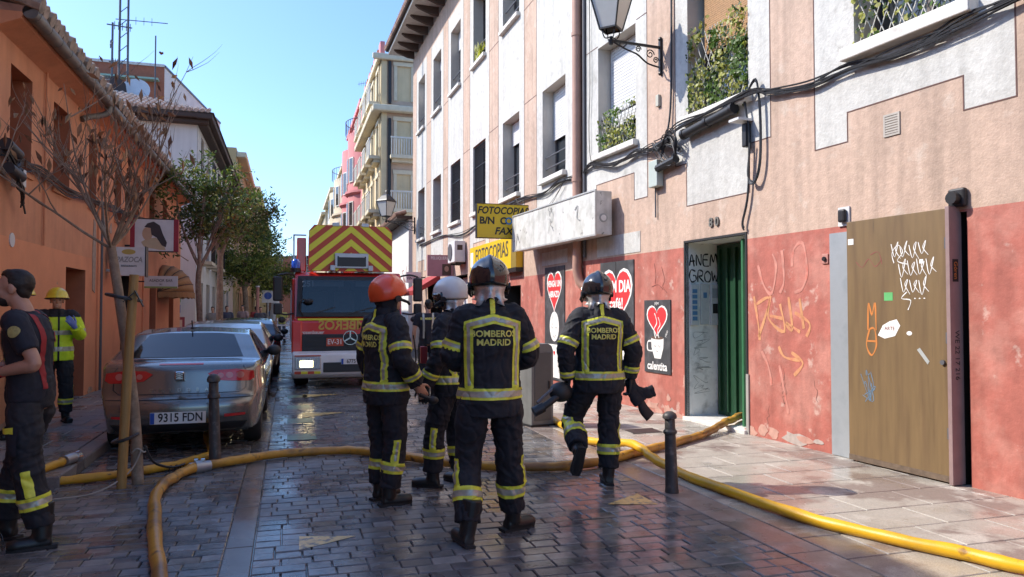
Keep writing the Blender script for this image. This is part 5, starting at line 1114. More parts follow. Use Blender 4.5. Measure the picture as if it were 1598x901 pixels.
MB().box(-.30,.36,.07,.11,2.38,2.68).build('cage_slot', m_alu, ft, bevel=.01); MB().box(-.25,.31,.055,.07,2.42,2.62).build('cage_slot_panel', m_grl, ft); MB().box(-.22,.28,.04,.055,2.60,2.645).build('slot_lip', m_alu, ft)
for x in (-.34,.40): MB().box(x-.05,x+.05,.05,.11,2.33,2.44).build('hinge_block', m_alu, ft, bevel=.01)
for x in (-.28,.30): MB().box(x-.07,x+.07,.10,.20,3.22,3.29).build('top_hinge', m_alu, ft, bevel=.01)
MB().box(-.78,.82,.171,1.3,2.40,2.52).box(-.78,-.72,.171,1.3,2.521,3.1).box(.76,.82,.171,1.3,2.521,3.1).build('cage', m_alu, ft)
for x in (-.5,.5): MB().bar((x,1.2,2.75),(x,8.5,2.75), .08, .35).build('ladder_rail', m_fr, ft)
for k in range(20): MB().bar((-.5,1.4+.36*k,2.75),(.5,1.4+.36*k,2.75), .04).build('ladder_rung', m_alu, ft)
MB().box(-1.02,-.84,.6,1.6,2.33,3.02).build('side_locker', m_fr, ft, bevel=.02); fr = MB(); fr.bar((-1.08,.5,3.06),(-.84,.5,3.06), .03); fr.bar((-1.08,.5,2.4),(-1.08,.5,3.06), .03); fr.bar((-1.08,.5,3.06),(-1.08,1.6,3.06), .03); fr.build('guard_rail', m_alu, ft)
bl = MB().lathe([(.09,0),(.09,.02),(.085,.14),(.05,.18)], 14, (-1.04,.30,2.38)).build('blue_beacon', M('beacon_blue', (.02,.10,.55), .15, 0, coat=.5), ft, sm=40); MB().lathe([(.10,0),(.10,.08)], 14, (-1.04,.30,2.30)).build('beacon_base', m_trim, bl)
for sd in (-1, 1):
    x = -.015+sd*1.36
    a = MB(); a.tube(catmull([(-.015+sd*1.05,.2,2.24),(-.015+sd*1.2,.02,2.26),(x,.0,2.22)], 4), .018, 6); a.tube(catmull([(-.015+sd*1.07,.12,1.48),(-.015+sd*1.22,.0,1.46),(x,.0,1.5)], 4), .018, 6); a.build('mirror_arm', m_trim, ft)
    MB().box(x-.09,x+.09,-.06,.06,1.72,2.20).build('mirror', m_trim, ft, bevel=.03); MB().box(x-.08,x+.08,-.05,.06,1.46,1.68).build('mirror', m_trim, ft, bevel=.03); MB().ball((x-sd*.08,-.02,1.36), (.07,.05,.06), 10, 8).build('mirror', m_trim, ft)
MB().tube(catmull([(-.9,-.04,1.44),(-.98,-.12,1.6),(-.93,-.16,1.75),(-.80,-.08,1.72)], 5), .012, 6).ball((-.80,-.1,1.72), (.09,.04,.05), 8, 6).build('front_mirror', m_trim, ft)
# standing hose reel column at its far side
# ================================================================ people
m_skin = M('skin', (.52,.29,.20), .5, .1, 20); m_skin2 = M('skin_tan', (.48,.255,.17), .5, .1, 20)
m_coat = M('navy_black_turnout', (.0145,.015,.020), .8, .35, 30, bump=.3, bscale=300, bdist=.002); m_tee = M('navy_tshirt', (.015,.017,.027), .85, .2, 30); m_boot = M('black_boot', (.016,.016,.016), .4, .3, 30)
m_ref = M('yellow_reflective', (.80,.80,.07), .45, .12, 40); m_silv = M('silver_reflective', (.45,.44,.36), .35, .15, 60, metal=.3); m_letter = M('yellow_letter', (.75,.70,.16), .6, .1)
m_hiv = M('hi_vis_yellow', (.60,.80,.02), .6, .1, 10); m_glove = M('black_glove', (.02,.02,.022), .6, .2); m_bglove = M('blue_glove', (.10,.16,.45), .4, .1); m_hair = M('dark_hair', (.018,.012,.009), .6, .4, 60)
m_foil = M('silver_neck_foil', (.55,.55,.54), .38, .2, 25, metal=.55, bump=.5, bscale=30); m_red = M('red_strap', (.30,.02,.025), .7, .1)
def V3(*a): return Vector(a)
class Tubes:
    def __init__(s): s.mb = MB(); s.C = []; s.S = []; s.I = []; s.Rr = []; s.k = 0
    def add(s, P, A, B=None, per=5, n=14, ref=(1,0,0)):
        B = A if B is None else B
        Q = catmull([Vector((*p[:3],)) for p in P], per); ra = [max(.004, q.x) for q in catmull([(a,0,0) for a in A], per)]; rb = [max(.004, q.x) for q in catmull([(b,0,0) for b in B], per)]
        s.mb.tube(Q, ra, n, True, 0, ref, rb); d = 0; last = Q[0]
        for q, r in zip(Q, ra): d += (q-last).length; last = q; s.C.append(tuple(q)); s.S.append(d); s.I.append(s.k); s.Rr.append(r)
        s.k += 1; return s.k-1
    def near(s, a):
        C = np.array(s.C); Rr = np.array(s.Rr); S = np.array(s.S); I = np.array(s.I); out = np.empty(len(a), int)
        for i in range(0, len(a), 4000):
            d = np.linalg.norm(a[i:i+4000,None,:]-C[None], axis=2)/Rr[None]; out[i:i+4000] = d.argmin(1)
        Tg = np.zeros_like(C)
        for k in range(s.k):
            ix = np.where(I == k)[0]; q = C[ix]; g = np.gradient(q, axis=0); Tg[ix] = g/np.maximum(1e-9, np.linalg.norm(g, axis=1))[:,None]
        c = C[out]; ds = np.einsum('ij,ij->i', a-c, Tg[out]); return I[out], S[out]+ds, c+Tg[out]*ds[:,None]
def vnormals(me):
    a = np.empty(len(me.vertices)*3, np.float32); me.vertices.foreach_get('normal', a); return a.reshape(-1,3)
def wrinkle(me, amp, sc=9., seed=0, zs=1.9, mask=None):
    a = verts(me); nrm = vnormals(me)
    nn = noise.noise; out = []
    for p in a:
        x, y, z = float(p[0]), float(p[1]), float(p[2]); w = .12*nn((x*3+seed, y*3, z*3))
        low = nn((x*sc+seed, y*sc, z*sc*zs))
        r1 = 1-min(1., 3.0*abs(nn((x*5.+seed+w*9, y*5., z*13.+w*22))))            # creases across the limb
        r2 = 1-min(1., 3.2*abs(nn((x*11.+z*6.+seed*2, y*11.-z*3., z*7.-x*5.))))    # slanting pulls
        out.append(.75*low + .75*r1*r1*(.4+.6*(.5+nn((x*4., y*4.+seed, z*4.)))) - .55*r2*r2 + .25*nn((x*30, y*30, z*30)))
    h = np.array(out)
    if mask is not None: h = h*mask
    set_verts(me, a + nrm*(h*amp)[:,None])
def strip(me, f, parent, mat, name, off=.004):
    """the piece of a skin where f > 0, cut cleanly and lifted off it"""
    a = verts(me); nrm = vnormals(me); me.calc_loop_triangles()
    t = np.empty(len(me.loop_triangles)*3, np.int32); me.loop_triangles.foreach_get('vertices', t); t = t.reshape(-1,3)
    t = t[(f[t] > 0).any(1)]; idx = {}; V = []; F = []
    def vid(k, p):
        if k not in idx: idx[k] = len(V); V.append(p)
        return idx[k]
    up = a + nrm*off
    for tri in t:
        out = []
        for i in range(3):
            p, q = int(tri[i]), int(tri[(i+1)%3]); fp, fq = f[p], f[q]
            if fp > 0: out.append(vid(p, tuple(up[p])))
            if (fp > 0) != (fq > 0):
                s = fp/(fp-fq); k = (min(p,q), max(p,q)); out.append(vid(k, tuple(up[p]+(up[q]-up[p])*s)))
        if len(out) > 2: F.append(tuple(out))
    if not F: return None
    m2 = bpy.data.meshes.new(name); m2.from_pydata(V, [], F); m2.materials.append(mat); smooth(m2, 180); return obj(name, m2, parent)
def hand(T_, w, d, pn, curl=.5, side=1, g=1.0):
    """palm and five fingers: wrist w, pointing d, palm facing pn"""
    w = Vector(w); d = Vector(d).normalized(); pn = Vector(pn); pn = (pn - d*pn.dot(d)).normalized(); lat = d.cross(pn)*side   # lat: thumb side
    ids = [T_.add([w-d*.03, w+d*.02, w+d*.06, w+d*.092], [.026*g,.036*g,.042*g,.038*g], [.022*g,.020*g,.018*g,.014*g], 4, 12, tuple(lat))]
    for k, (o, L, c) in enumerate(((.033,.076,.9),(.011,.086,1.),(-.012,.080,1.05),(-.034,.062,1.1))):
        p = w + d*.085 + lat*o*g; pts = [p - d*.02]; a = .15; dd = d
        for seg in (.45,.30,.25):
            dd = (d*math.cos(a) + pn*math.sin(a)) + lat*o*1.2; p = p + dd*L*seg*g; pts.append(p.copy()); a += curl*c
        ids.append(T_.add(pts, [.010*g,.0095*g,.0085*g,.0065*g], None, 3, 8))
    p = w + d*.025 + lat*.030*g; pts = [p, p + (d*.6+lat*.75+pn*.25)*.035*g, p + (d*.85+lat*.75+pn*.45)*.062*g, p + (d*1.0+lat*.62+pn*.75*curl)*.085*g]
    ids.append(T_.add(pts, [.014*g,.012*g,.010*g,.007*g], None, 3, 8)); return ids
DEF = dict(hipL=(-.10,0,.93), hipR=(.10,0,.93), kneeL=(-.115,.025,.50), kneeR=(.115,.025,.50), ankL=(-.12,-.015,.09), ankR=(.12,-.015,.09), footL=(-.25,1,0), footR=(.25,1,0),
           pel=(0,0,.98), chest=(0,-.012,1.30), neck=(0,-.01,1.50), head=(0,.025,1.655), shL=(-.185,-.01,1.445), shR=(.185,-.01,1.445),
           elL=(-.275,-.03,1.17), elR=(.275,-.03,1.17), wrL=(-.285,.07,.93), wrR=(.285,.07,.93), hdL=(0,.15,-1), hdR=(0,.15,-1), pnL=(1,.2,0), pnR=(-1,.2,0), curl=.45)
def body_mesh(J, vox, face=True, hm=None, glove=None, skin=m_skin, hands=True):
    T_ = Tubes(); v = {k: Vector(p) for k, p in J.items() if k != 'curl'}
    T_.add([v['pel']-V3(0,0,.12), v['pel'], v['pel'].lerp(v['chest'],.45), v['chest'], v['neck']-V3(0,0,.06), v['neck'], v['head']-V3(0,.01,.05)], [.12,.155,.135,.16,.10,.055,.055], [.09,.105,.09,.105,.075,.057,.058])
    for s in 'LR':
        T_.add([v['neck'].lerp(v['sh'+s],.4)-V3(0,0,.04), v['sh'+s], v['sh'+s].lerp(v['el'+s],.5), v['el'+s], v['el'+s].lerp(v['wr'+s],.35), v['wr'+s]], [.05,.055,.047,.038,.041,.027])
        T_.add([v['pel']+V3(v['hip'+s].x*.6,0,-.06), v['hip'+s]-V3(0,0,.04), v['hip'+s].lerp(v['knee'+s],.5), v['knee'+s], v['knee'+s].lerp(v['ank'+s],.35), v['ank'+s]], [.08,.085,.075,.055,.055,.036])
        T_.add([v['ank'+s], v['ank'+s]+Vector(J['foot'+s]).normalized()*.06-V3(0,0,.03), v['ank'+s]+Vector(J['foot'+s]).normalized()*.10-V3(0,0,.04)], [.030,.024,.015])
    gi = set()
    if hands:
        for s in 'LR': gi |= set(hand(T_, v['wr'+s], J['hd'+s], J['pn'+s], J['curl'], 1 if s == 'R' else -1, 1.15 if glove else 1.0))
    m = T_.mb
    H = hm or T(*v['head'])
    def B(c, r): m.ball(c, r, 18, 12, 0, H)
    B((0,-.012,.028), (.074,.094,.090)); B((0,.028,-.045), (.056,.062,.068)); B((0,.058,-.088), (.030,.026,.024)); B((0,.055,.012), (.058,.036,.05))
    if face:
        B((0,.094,-.022), (.013,.020,.022)); B((0,.086,.006), (.010,.014,.028)); B((0,.083,-.062), (.024,.012,.010))
        for sx in (-1, 1): B((sx*.076,-.012,-.012), (.010,.022,.034)); B((sx*.038,.070,-.02), (.020,.018,.022)); B((sx*.030,.082,.026), (.024,.012,.009))
    me = fuse(m, vox, 2, 'body'); me.materials.append(skin)
    if glove is not None:
        me.materials.append(glove); I, S, C = T_.near(verts(me)); g = np.isin(I, list(gi)); mi = np.zeros(len(me.polygons), np.int32)
        for p in me.polygons:
            if g[p.vertices[0]]: mi[p.index] = 1
        me.polygons.foreach_set('material_index', mi)
    return me
def leg_tubes(T_, v, k=1.0, lo=.05, rad=(.108,.112,.092,.094,.086)):
    T_.add([v['pel']+V3(0,0,.10), v['pel']+V3(0,0,0), v['pel']-V3(0,0,.10)], [.165*k,.19*k,.165*k], [.125*k,.145*k,.135*k]); ids = {}
    for s in 'LR':
        e = v['ank'+s] + (v['knee'+s]-v['ank'+s]).normalized()*lo
        ids[s] = T_.add([v['pel']+V3(v['hip'+s].x*.7,0,-.04), v['hip'+s]-V3(0,0,.08), v['hip'+s].lerp(v['knee'+s],.5), v['knee'+s], v['knee'+s].lerp(v['ank'+s],.45), e], [rad[0]*k*.95,rad[0]*k,rad[1]*k*.95,rad[2]*k,rad[3]*k,rad[4]*k])
    return ids
def boots(t, J, v, vox):
    for s in 'LR':
        b = Tubes(); d = Vector(J['foot'+s]).normalized(); u = (v['knee'+s]-v['ank'+s]).normalized(); u = (u - d*u.dot(d)).normalized(); a = v['ank'+s]
        b.add([a-d*.055-u*.045, a-d*.01-u*.048, a+d*.07-u*.052, a+d*.14-u*.052, a+d*.185-u*.058], [.038,.044,.049,.053,.040], [.038,.042,.046,.042,.032], 4, 14, tuple(u.cross(d)))
        b.add([a-u*.03, a+u*.06, a+u*.20], [.052,.056,.066], [.056,.06,.068], 4, 14)
        me = fuse(b.mb, vox, 2, 'boot'); me.materials.append(m_boot); o = obj('boot', me, t)
        sm = MB().prism([(p[0]*1.0, p[1]) for p in [(-.034,-.088),(.034,-.088),(.042,.04),(.046,.13),(.030,.185),(-.030,.185),(-.046,.13),(-.042,.04)]], -.010, .010)
        mx = Matrix.Identity(4); x = d.cross(u); mx.col[0][:3] = x; mx.col[1][:3] = u; mx.col[2][:3] = d; mx.col[3][:3] = a-u*.078
        so_ = sm.mesh('sole', m_tyre); obj('sole', so_, o, mx)
def helmet(t, H, shell, style='f1', band=m_silv, crest=True, number=None, curtain=True, visor=True):
    nu, nv = 44, 16; vs = []; fs = []
    for j in range(nv+1):
        for i in range(nu):
            th = 2*math.pi*i/nu; c = math.cos(th)
            pb = R(96 if style == 'f1' else 92) + R(20)*(.5-.5*c) + R(6)*math.sin(th)**2 if style == 'f1' else R(94)+R(8)*(.5-.5*c)
            ph = pb*j/nv; fl = 1 + (.05 if style == 'f1' else .16)*max(0, (j/nv-.82)/.18)**2
            x = .124*math.sin(ph)*math.sin(th)*fl; y = .152*math.sin(ph)*c*fl - .008; z = .132*math.cos(ph) + .042
            if crest: z += .013*math.exp(-(x/.018)**2)*(1 if math.cos(ph) > -.1 else .4); y += -.006*math.exp(-(x/.018)**2)*(1 if c < 0 else -1)
            vs.append((x,y,z))
    for j in range(nv):
        for i in range(nu): fs.append((j*nu+i, (j+1)*nu+i, (j+1)*nu+(i+1)%nu, j*nu+(i+1)%nu))
    me = bpy.data.meshes.new('helmet'); me.from_pydata(vs, [], fs); me.materials.append(shell); smooth(me, 60); me.update()
    hel = obj('helmet', me, t, H); a = verts(me)
    z0 = .030 - .10*(a[:,1]) if style == 'f1' else .018 - .06*a[:,1]
    f = .013 - np.abs(a[:,2]-z0); 
    if style == 'f1': f = np.minimum(f, np.abs(a[:,0])-.030)
    strip(me, f, hel, band, 'band', .003)
    md = hel.modifiers.new('s','SOLIDIFY'); md.thickness = .008; md.offset = -1
    rim = MB(); P = [vs[nv*nu+i] for i in range(nu)]; rim.tube(P+[P[0]], .006, 6, False); rim.build('rim', m_trim, hel, sm=60)
    if style == 'f1':
        for sx in (-1,1): kn = MB(); kn.tube([(sx*.118,.02,-.012),(sx*.142,.02,-.012)], .026, 12); kn.tube([(sx*.118,.02,-.012),(sx*.128,.06,-.03),(sx*.128,.10,-.05),(sx*.11,.12,-.07)], .012, 8); kn.build('visor_hinge', m_trim, hel, sm=40)
        if visor:
            vv = []; n = 16
            for i in range(n+1):
                th = R(-78+156*i/n)
                for z, k in ((.055,1.03),(-.07,.98)): vv.append((.130*math.sin(th)*k, .158*math.cos(th)*k-.008, z))
            m2 = bpy.data.meshes.new('visor'); m2.from_pydata(vv, [], [(2*i,2*i+1,2*i+3,2*i+2) for i in range(n)]); m2.materials.append(m_cglass); smooth(m2,180); o = obj('visor', m2, hel); q = o.modifiers.new('s','SOLIDIFY'); q.thickness = .003
    if number: 
        tm_ = text_mesh(number, .030, .001, 0, .0); bv = bvh_of(me)
        for v_ in tm_.vertices:
            x = v_.co.x; th = R(180+38) if True else 0
            d = Vector((math.sin(th), math.cos(th), 0)); o_ = Vector((d.x*.4 - d.y*x*-1*0, d.y*.4, 0)); lat = Vector((-d.y, d.x, 0))
            h = bv.ray_cast(Vector((d.x*.4, d.y*.4, -.012+v_.co.y)) + lat*x, -d)
            v_.co = h[0] + d*.003 if h[0] else Vector((d.x*.14,d.y*.14,-.012+v_.co.y))
        tm_.materials.append(m_plate); obj('number', tm_, hel)
    if curtain:
        vv = []; n = 30
        for i in range(n+1):
            th = R(75+210*i/n)
            for z, k in ((-.015,.96),(-.055,.80+.03*math.sin(i*.9)),(-.095,.78+.10*math.sin(i*.9)),(-.128,.90+.17*math.sin(i*.9))): vv.append((.112*math.sin(th)*k, .128*math.cos(th)*k-.008, z+(.025*math.sin(i*.45+1) if z < -.12 else 0)))
        m2 = bpy.data.meshes.new('neck_curtain'); m2.from_pydata(vv, [], [(4*i+k,4*i+k+1,4*i+k+5,4*i+k+4) for i in range(n) for k in range(3)]); m2.materials.append(m_foil if curtain is True else curtain); smooth(m2,180); o = obj('neck_curtain', m2, hel); q = o.modifiers.new('s','SOLIDIFY'); q.thickness = .003
    return hel
def hip_x(p): return p
def fighter(label, loc, head_deg, sc, ov, hpitch, hyaw, hel_kw, seed, coat=m_coat, txt=True, vox=.008, glove=m_glove, group=None, hood=False, slim=1.0):
    t = thing('person', label, 'person', T(*loc) @ Matrix.Rotation(R(head_deg),4,'Z') @ Matrix.Scale(sc,4), group)
    J = dict(DEF); J.update(ov); v = {k: Vector(p) for k, p in J.items() if k != 'curl'}
    H = T(*v['head']) @ Matrix.Rotation(R(hyaw),4,'Z') @ Matrix.Rotation(R(hpitch),4,'X')
    obj('body', body_mesh(J, .007, True, H, glove), t)
    # jacket
    T_ = Tubes(); pe, ch, nk = v['pel'], v['chest'], v['neck']; ax = (ch-pe).normalized()
    T_.add([pe-ax*.18, pe-ax*.10, pe+ax*.04, pe.lerp(ch,.55), ch, ch.lerp(nk,.5)+V3(0,0,.005), nk-V3(0,0,.035), nk+V3(0,.0,.015), nk+V3(0,.005,.06)], [k_*slim for k_ in (.222,.228,.215,.208,.222,.218,.165,.098,.084)], [.165,.170,.155,.146,.156,.140,.108,.088,.084], 6, 24)
    arm = {}
    for s in 'LR':
        sg = -1 if s == 'L' else 1
        arm[s] = T_.add([nk.lerp(v['sh'+s],.45)-V3(0,0,.05), v['sh'+s]-V3(sg*.015,0,.012), v['sh'+s].lerp(v['el'+s],.5), v['el'+s], v['el'+s].lerp(v['wr'+s],.5), v['wr'+s].lerp(v['el'+s],.06)], [k_*slim for k_ in (.085,.093,.086,.080,.074,.066)], None, 6, 16)
    me = fuse(T_.mb, vox, 4, 'jacket'); I, S, C = T_.near(verts(me)); wrinkle(me, .0135, 6.5, seed*3.1, 1.6); a = verts(me); n = vnormals(me); me.materials.append(coat); jk = obj('jacket', me, t)
    tor = I == 0; far_ = -np.ones(len(a)); z = a[:,2]; x = a[:,0]; cz = ch.z-.32*0
    hemz = pe.z - .035; topz = nk.z-.075
    def band(f, nm='reflective_stripe', par=jk):
        strip(me, f, par, m_ref, nm, .004); strip(me, f-.017, par, m_silv, nm, .0065)
    torn = tor | (np.abs(x-C[:,0]) < 0)
    band(np.where(tor, .036-np.abs(z-hemz), -1))
    xr = x - (pe.x + (ch.x-pe.x)*np.clip((z-pe.z)/(ch.z-pe.z),0,1.4))
    back = -n[:,1]
    band(np.where(back > .05, np.minimum(.030-np.abs(z-topz+.05*np.abs(xr)/.2), .185-np.abs(xr)), -1))
    for sx in (-1,1): band(np.where((back > .05) & tor, np.minimum.reduce([.026-np.abs(xr-sx*(.150+.02*(z-1.1))), z-hemz-.036, topz-.035-z]), -1))
    for s in 'LR':
        on = I == arm[s]; L = S[on].max() if on.any() else 1
        band(np.where(on, .028-np.abs(S-L*.47), -1)); band(np.where(on, .026-np.abs(S-L*.86), -1))
    if txt:
        bv = bvh_of(me)
        for w_, zz, sz in (('BOMBEROS', topz-.095, .057), ('MADRID', topz-.150, .057)):
            tm_ = text_mesh(w_, sz, .0016, 0, 0)
            for q in tm_.vertices:
                h = bv.ray_cast(Vector((q.co.x*1.02 + pe.x*.3+ch.x*.7, -1.5, zz+q.co.y)), Vector((0,1,0)))
                q.co = (h[0] + Vector((0,-.006,0))) if h[0] else Vector((q.co.x,-.2,zz+q.co.y))
            tm_.materials.append(m_letter); obj('lettering', tm_, jk)
    strip(me, np.where(tor, np.minimum.reduce([.016-np.abs(x), back-.1, z-nk.z+.045, nk.z+.055-z]), -1), jk, m_ref, 'collar_loop', .005)
    # trousers
    T2 = Tubes(); ids = leg_tubes(T2, v); me = fuse(T2.mb, vox, 4, 'trousers'); I, S, C = T2.near(verts(me)); wrinkle(me, .0140, 6.5, seed*1.7+9, 1.4); a = verts(me); n = vnormals(me); me.materials.append(coat); tr = obj('trousers', me, t)
    for s in 'LR':
        on = I == ids[s]; L = S[on].max(); sg = -1 if s == 'L' else 1
        f = np.where(on, .042-np.abs(S-L*.80), -1); strip(me, f, tr, m_ref, 'reflective_stripe', .004); strip(me, f-.024, tr, m_silv, 'reflective_stripe', .0065)
        rel = a-C; f = np.where(on, np.minimum.reduce([.026-np.abs(rel[:,1]+.035), S-L*.52, L*.80-.042-S, rel[:,0]*sg-.01]), -1); strip(me, f, tr, m_ref, 'reflective_stripe', .004); strip(me, f-.017, tr, m_silv, 'reflective_stripe', .0065)
    boots(t, J, v, .007); helmet(t, H, **hel_kw)
    if hood:
        hd = MB(); hd.ball((0,-.018,.0), (.090,.100,.115), 18, 12, 0, H); hd.tube([v['neck']+V3(0,0,-.03), v['neck'].lerp(v['head'],.5), v['head']-V3(0,.015,.03)], [.095,.082,.085], 16)
        hm_ = fuse(hd, .008, 3, 'fire_hood'); wrinkle(hm_, .005, 14.); hm_.materials.append(coat); obj('fire_hood', hm_, t)
    return t, J
G_ = 'firefighters standing in the street'
m_hblk = M('black_helmet', (.015,.016,.02), .12, .1, coat=.8); m_hor = M('orange_helmet', (.80,.085,.02), .3, .05, coat=.4); m_hwh = M('white_helmet', (.62,.60,.56), .3, .1, coat=.4); m_hye = M('yellow_helmet', (.72,.55,.03), .3, .08, coat=.4); m_rband = M('red_band', (.35,.03,.03), .4); m_gband = M('grey_band', (.35,.34,.30), .4)
# centre figure, seen from behind
P2, J2 = fighter('firefighter with black helmet and silver neck guard standing centre, back turned', (1.33,4.92,0), -6, 1.045, dict(shL=(-.175,-.01,1.445), shR=(.175,-.01,1.445), elL=(-.245,.03,1.18), elR=(.27,.04,1.18), wrL=(-.14,.24,1.10), wrR=(.13,.25,1.10), hdL=(.6,.8,.1), hdR=(-.6,.8,.1), pnL=(.6,0,-.8), pnR=(-.6,0,-.8), kneeL=(-.14,.03,.50), ankL=(-.165,-.14,.09), kneeR=(.14,.05,.50), ankR=(.175,.12,.09), footL=(-.25,1,0), footR=(1.0,.6,0), hipL=(-.11,-.02,.93)), -4, -4, dict(shell=m_hblk, band=m_gband, number='10488'), 1, slim=.94)
P1, J1 = fighter('firefighter in bright orange helmet looking up, side and back turned', (.76,6.05,0), -66, 1.0, dict(elR=(.285,-.02,1.17), wrR=(.27,.13,.955), hdR=(-.1,.6,-.8), head=(0,.03,1.65), footL=(-.1,1,0), footR=(.2,1,0), ankL=(-.11,.02,.09), ankR=(.11,-.03,.09)), 8, -8, dict(shell=m_hor, style='f1', band=m_trim, curtain=m_coat, visor=False), 2, glove=None, hood=True)
P3, J3 = fighter('firefighter in white helmet half hidden behind the centre firefighter', (1.40,6.45,0), 48, 1.0, dict(wrL=(-.29,.10,.90), ankL=(-.13,.12,.09), kneeL=(-.13,.10,.50)), -6, 12, dict(shell=m_hwh, band=M('pale_yellow_band', (.55,.52,.12), .4), number='3'), 3)
P4, J4 = fighter('firefighter in black helmet with red band striding towards the pavement', (2.66,6.12,0), -6, 1.03, dict(hipL=(-.10,0,.92), kneeL=(-.20,.14,.54), ankL=(-.24,-.20,.33), footL=(-.12,.38,-.92), kneeR=(.10,.03,.50), ankR=(.085,0,.09), footR=(.1,1,0), elL=(-.30,-.04,1.16), wrL=(-.27,.02,.90), elR=(.30,-.04,1.16), wrR=(.29,.02,.90), hdL=(-.15,.1,-1), curl=.8), -3, -3, dict(shell=m_hblk, band=m_rband, number='15463'), 4)
# ---- plain clothed figures
def plain(label, loc, deg, sc, ov, top=m_tee, legs=m_coat, sleeve='short', skin=m_skin, hair=m_hair, hyaw=0, hpitch=0, vox=.009, glove=None, stripes=True, hat=None, group=None, detail=True, braces=None, back_text=None, collar=False):
    t = thing('person', label, 'person', T(*loc) @ Matrix.Rotation(R(deg),4,'Z') @ Matrix.Scale(sc,4), group)
    J = dict(DEF); J.update(ov); v = {k: Vector(p) for k, p in J.items() if k != 'curl'}; H = T(*v['head']) @ Matrix.Rotation(R(hyaw),4,'Z') @ Matrix.Rotation(R(hpitch),4,'X')
    obj('body', body_mesh(J, vox if detail else vox*1.4, detail, H, glove, skin, True), t)
    if detail:
        for sx in (-1,1): MB().ball((sx*.031,.088,.005), (.012,.008,.006), 10, 6, 0, H).build('eye', m_trim, t)
    T_ = Tubes(); pe, ch, nk = v['pel'], v['chest'], v['neck']; long_ = sleeve == 'long'; k = 1.12 if collar else 1.0; arm = {}
    T_.add([pe-V3(0,0,.06 if not collar else .14), pe, pe.lerp(ch,.5), ch, ch.lerp(nk,.5), nk-V3(0,0,.04), nk+V3(0,0,.0 if not collar else .04)], [.185*k,.185*k,.175*k,.20*k,.195*k,.14*k,.075*k], [.125*k,.13*k,.12*k,.135*k,.12*k,.095*k,.072*k], 6, 20)
    for s in 'LR':
        end = v['wr'+s].lerp(v['el'+s],.08) if long_ else v['sh'+s].lerp(v['el'+s],.72); mid = v['el'+s] if long_ else v['sh'+s].lerp(v['el'+s],.4)
        arm[s] = T_.add([nk.lerp(v['sh'+s],.5)-V3(0,0,.045), v['sh'+s]-V3(0,0,.01), mid, end], [.075*k,.078*k,.072*k,.058*k if long_ else .064])
    me = fuse(T_.mb, vox, 3, 'top'); wrinkle(me, .006, 8., loc[0]*7); a = verts(me); n = vnormals(me); I, S, C = T_.near(a); me.materials.append(top); tp = obj('jacket' if long_ else 'tshirt', me, t)
    z = a[:,2]; x = a[:,0]; tor = I == 0
    if braces:
        for sx in (-1,1): strip(me, np.where(tor, np.minimum(.020-np.abs(x-sx*(.085+.05*np.clip(z-1.25,0,.3))), z-pe.z-.02), -1), tp, braces, 'brace', .005)
    if collar:
        for zz in (pe.z+.02, ch.z-.08): strip(me, np.where(tor, .03-np.abs(z-zz), -1), tp, m_silv, 'reflective_stripe', .004)
        strip(me, np.minimum(z-nk.z+.07, .30-np.abs(x)), tp, m_coat, 'dark_yoke', .004)
        for s in 'LR': on = I == arm[s]; L = S[on].max(); strip(me, np.where(on, .025-np.abs(S-L*.55), -1), tp, m_silv, 'reflective_stripe', .004)
    T2 = Tubes(); ids = leg_tubes(T2, v, .95 if detail else .85); me2 = fuse(T2.mb, vox, 3, 'trousers'); wrinkle(me2, .0125, 6.5, loc[1]*3, 1.4); a2 = verts(me2); n2 = vnormals(me2); I, S, C = T2.near(a2); me2.materials.append(legs); tr = obj('trousers', me2, t)
    if stripes:
        for s in 'LR':
            on = I == ids[s]; L = S[on].max(); sg = -1 if s == 'L' else 1; f = np.where(on, .040-np.abs(S-L*.80), -1); strip(me2, f, tr, m_ref, 'reflective_stripe', .004); strip(me2, f-.022, tr, m_silv, 'reflective_stripe', .0065)
            rel = a2-C; f = np.where(on, np.minimum.reduce([.026-np.abs(rel[:,1]+.02), S-L*.55, L*.80-.042-S, rel[:,0]*sg-.01]), -1); strip(me2, f, tr, m_ref, 'reflective_stripe', .004)
    boots(t, J, v, .009 if detail else .014)
    if hat: helmet(t, H, **hat)
    elif hair:
        hb = MB(); hb.ball((0,-.029,.036), (.0785,.096,.092), 18, 12, 0, H); hb.ball((0,.0,.092), (.058,.070,.034), 14, 10, 0, H); hb.ball((0,-.060,-.012), (.064,.046,.066), 14, 10, 0, H)
        hm_ = fuse(hb, .008, 1, 'hair'); wrinkle(hm_, .004, 40.); hm_.materials.append(hair); obj('hair', hm_, t)
    if back_text:
        bv = bvh_of(me); tm_ = text_mesh(back_text, .06, .001, 0, 0)
        for q in tm_.vertices:
            h = bv.ray_cast(Vector((q.co.x, -1.5, nk.z-.11+q.co.y)), Vector((0,1,0))); q.co = (h[0] + Vector((0,-.005,0))) if h[0] else Vector((q.co.x,-.2,1.3))
        tm_.materials.append(m_letter); obj('lettering', tm_, tp)
    return t, J, H, me, tr, tp
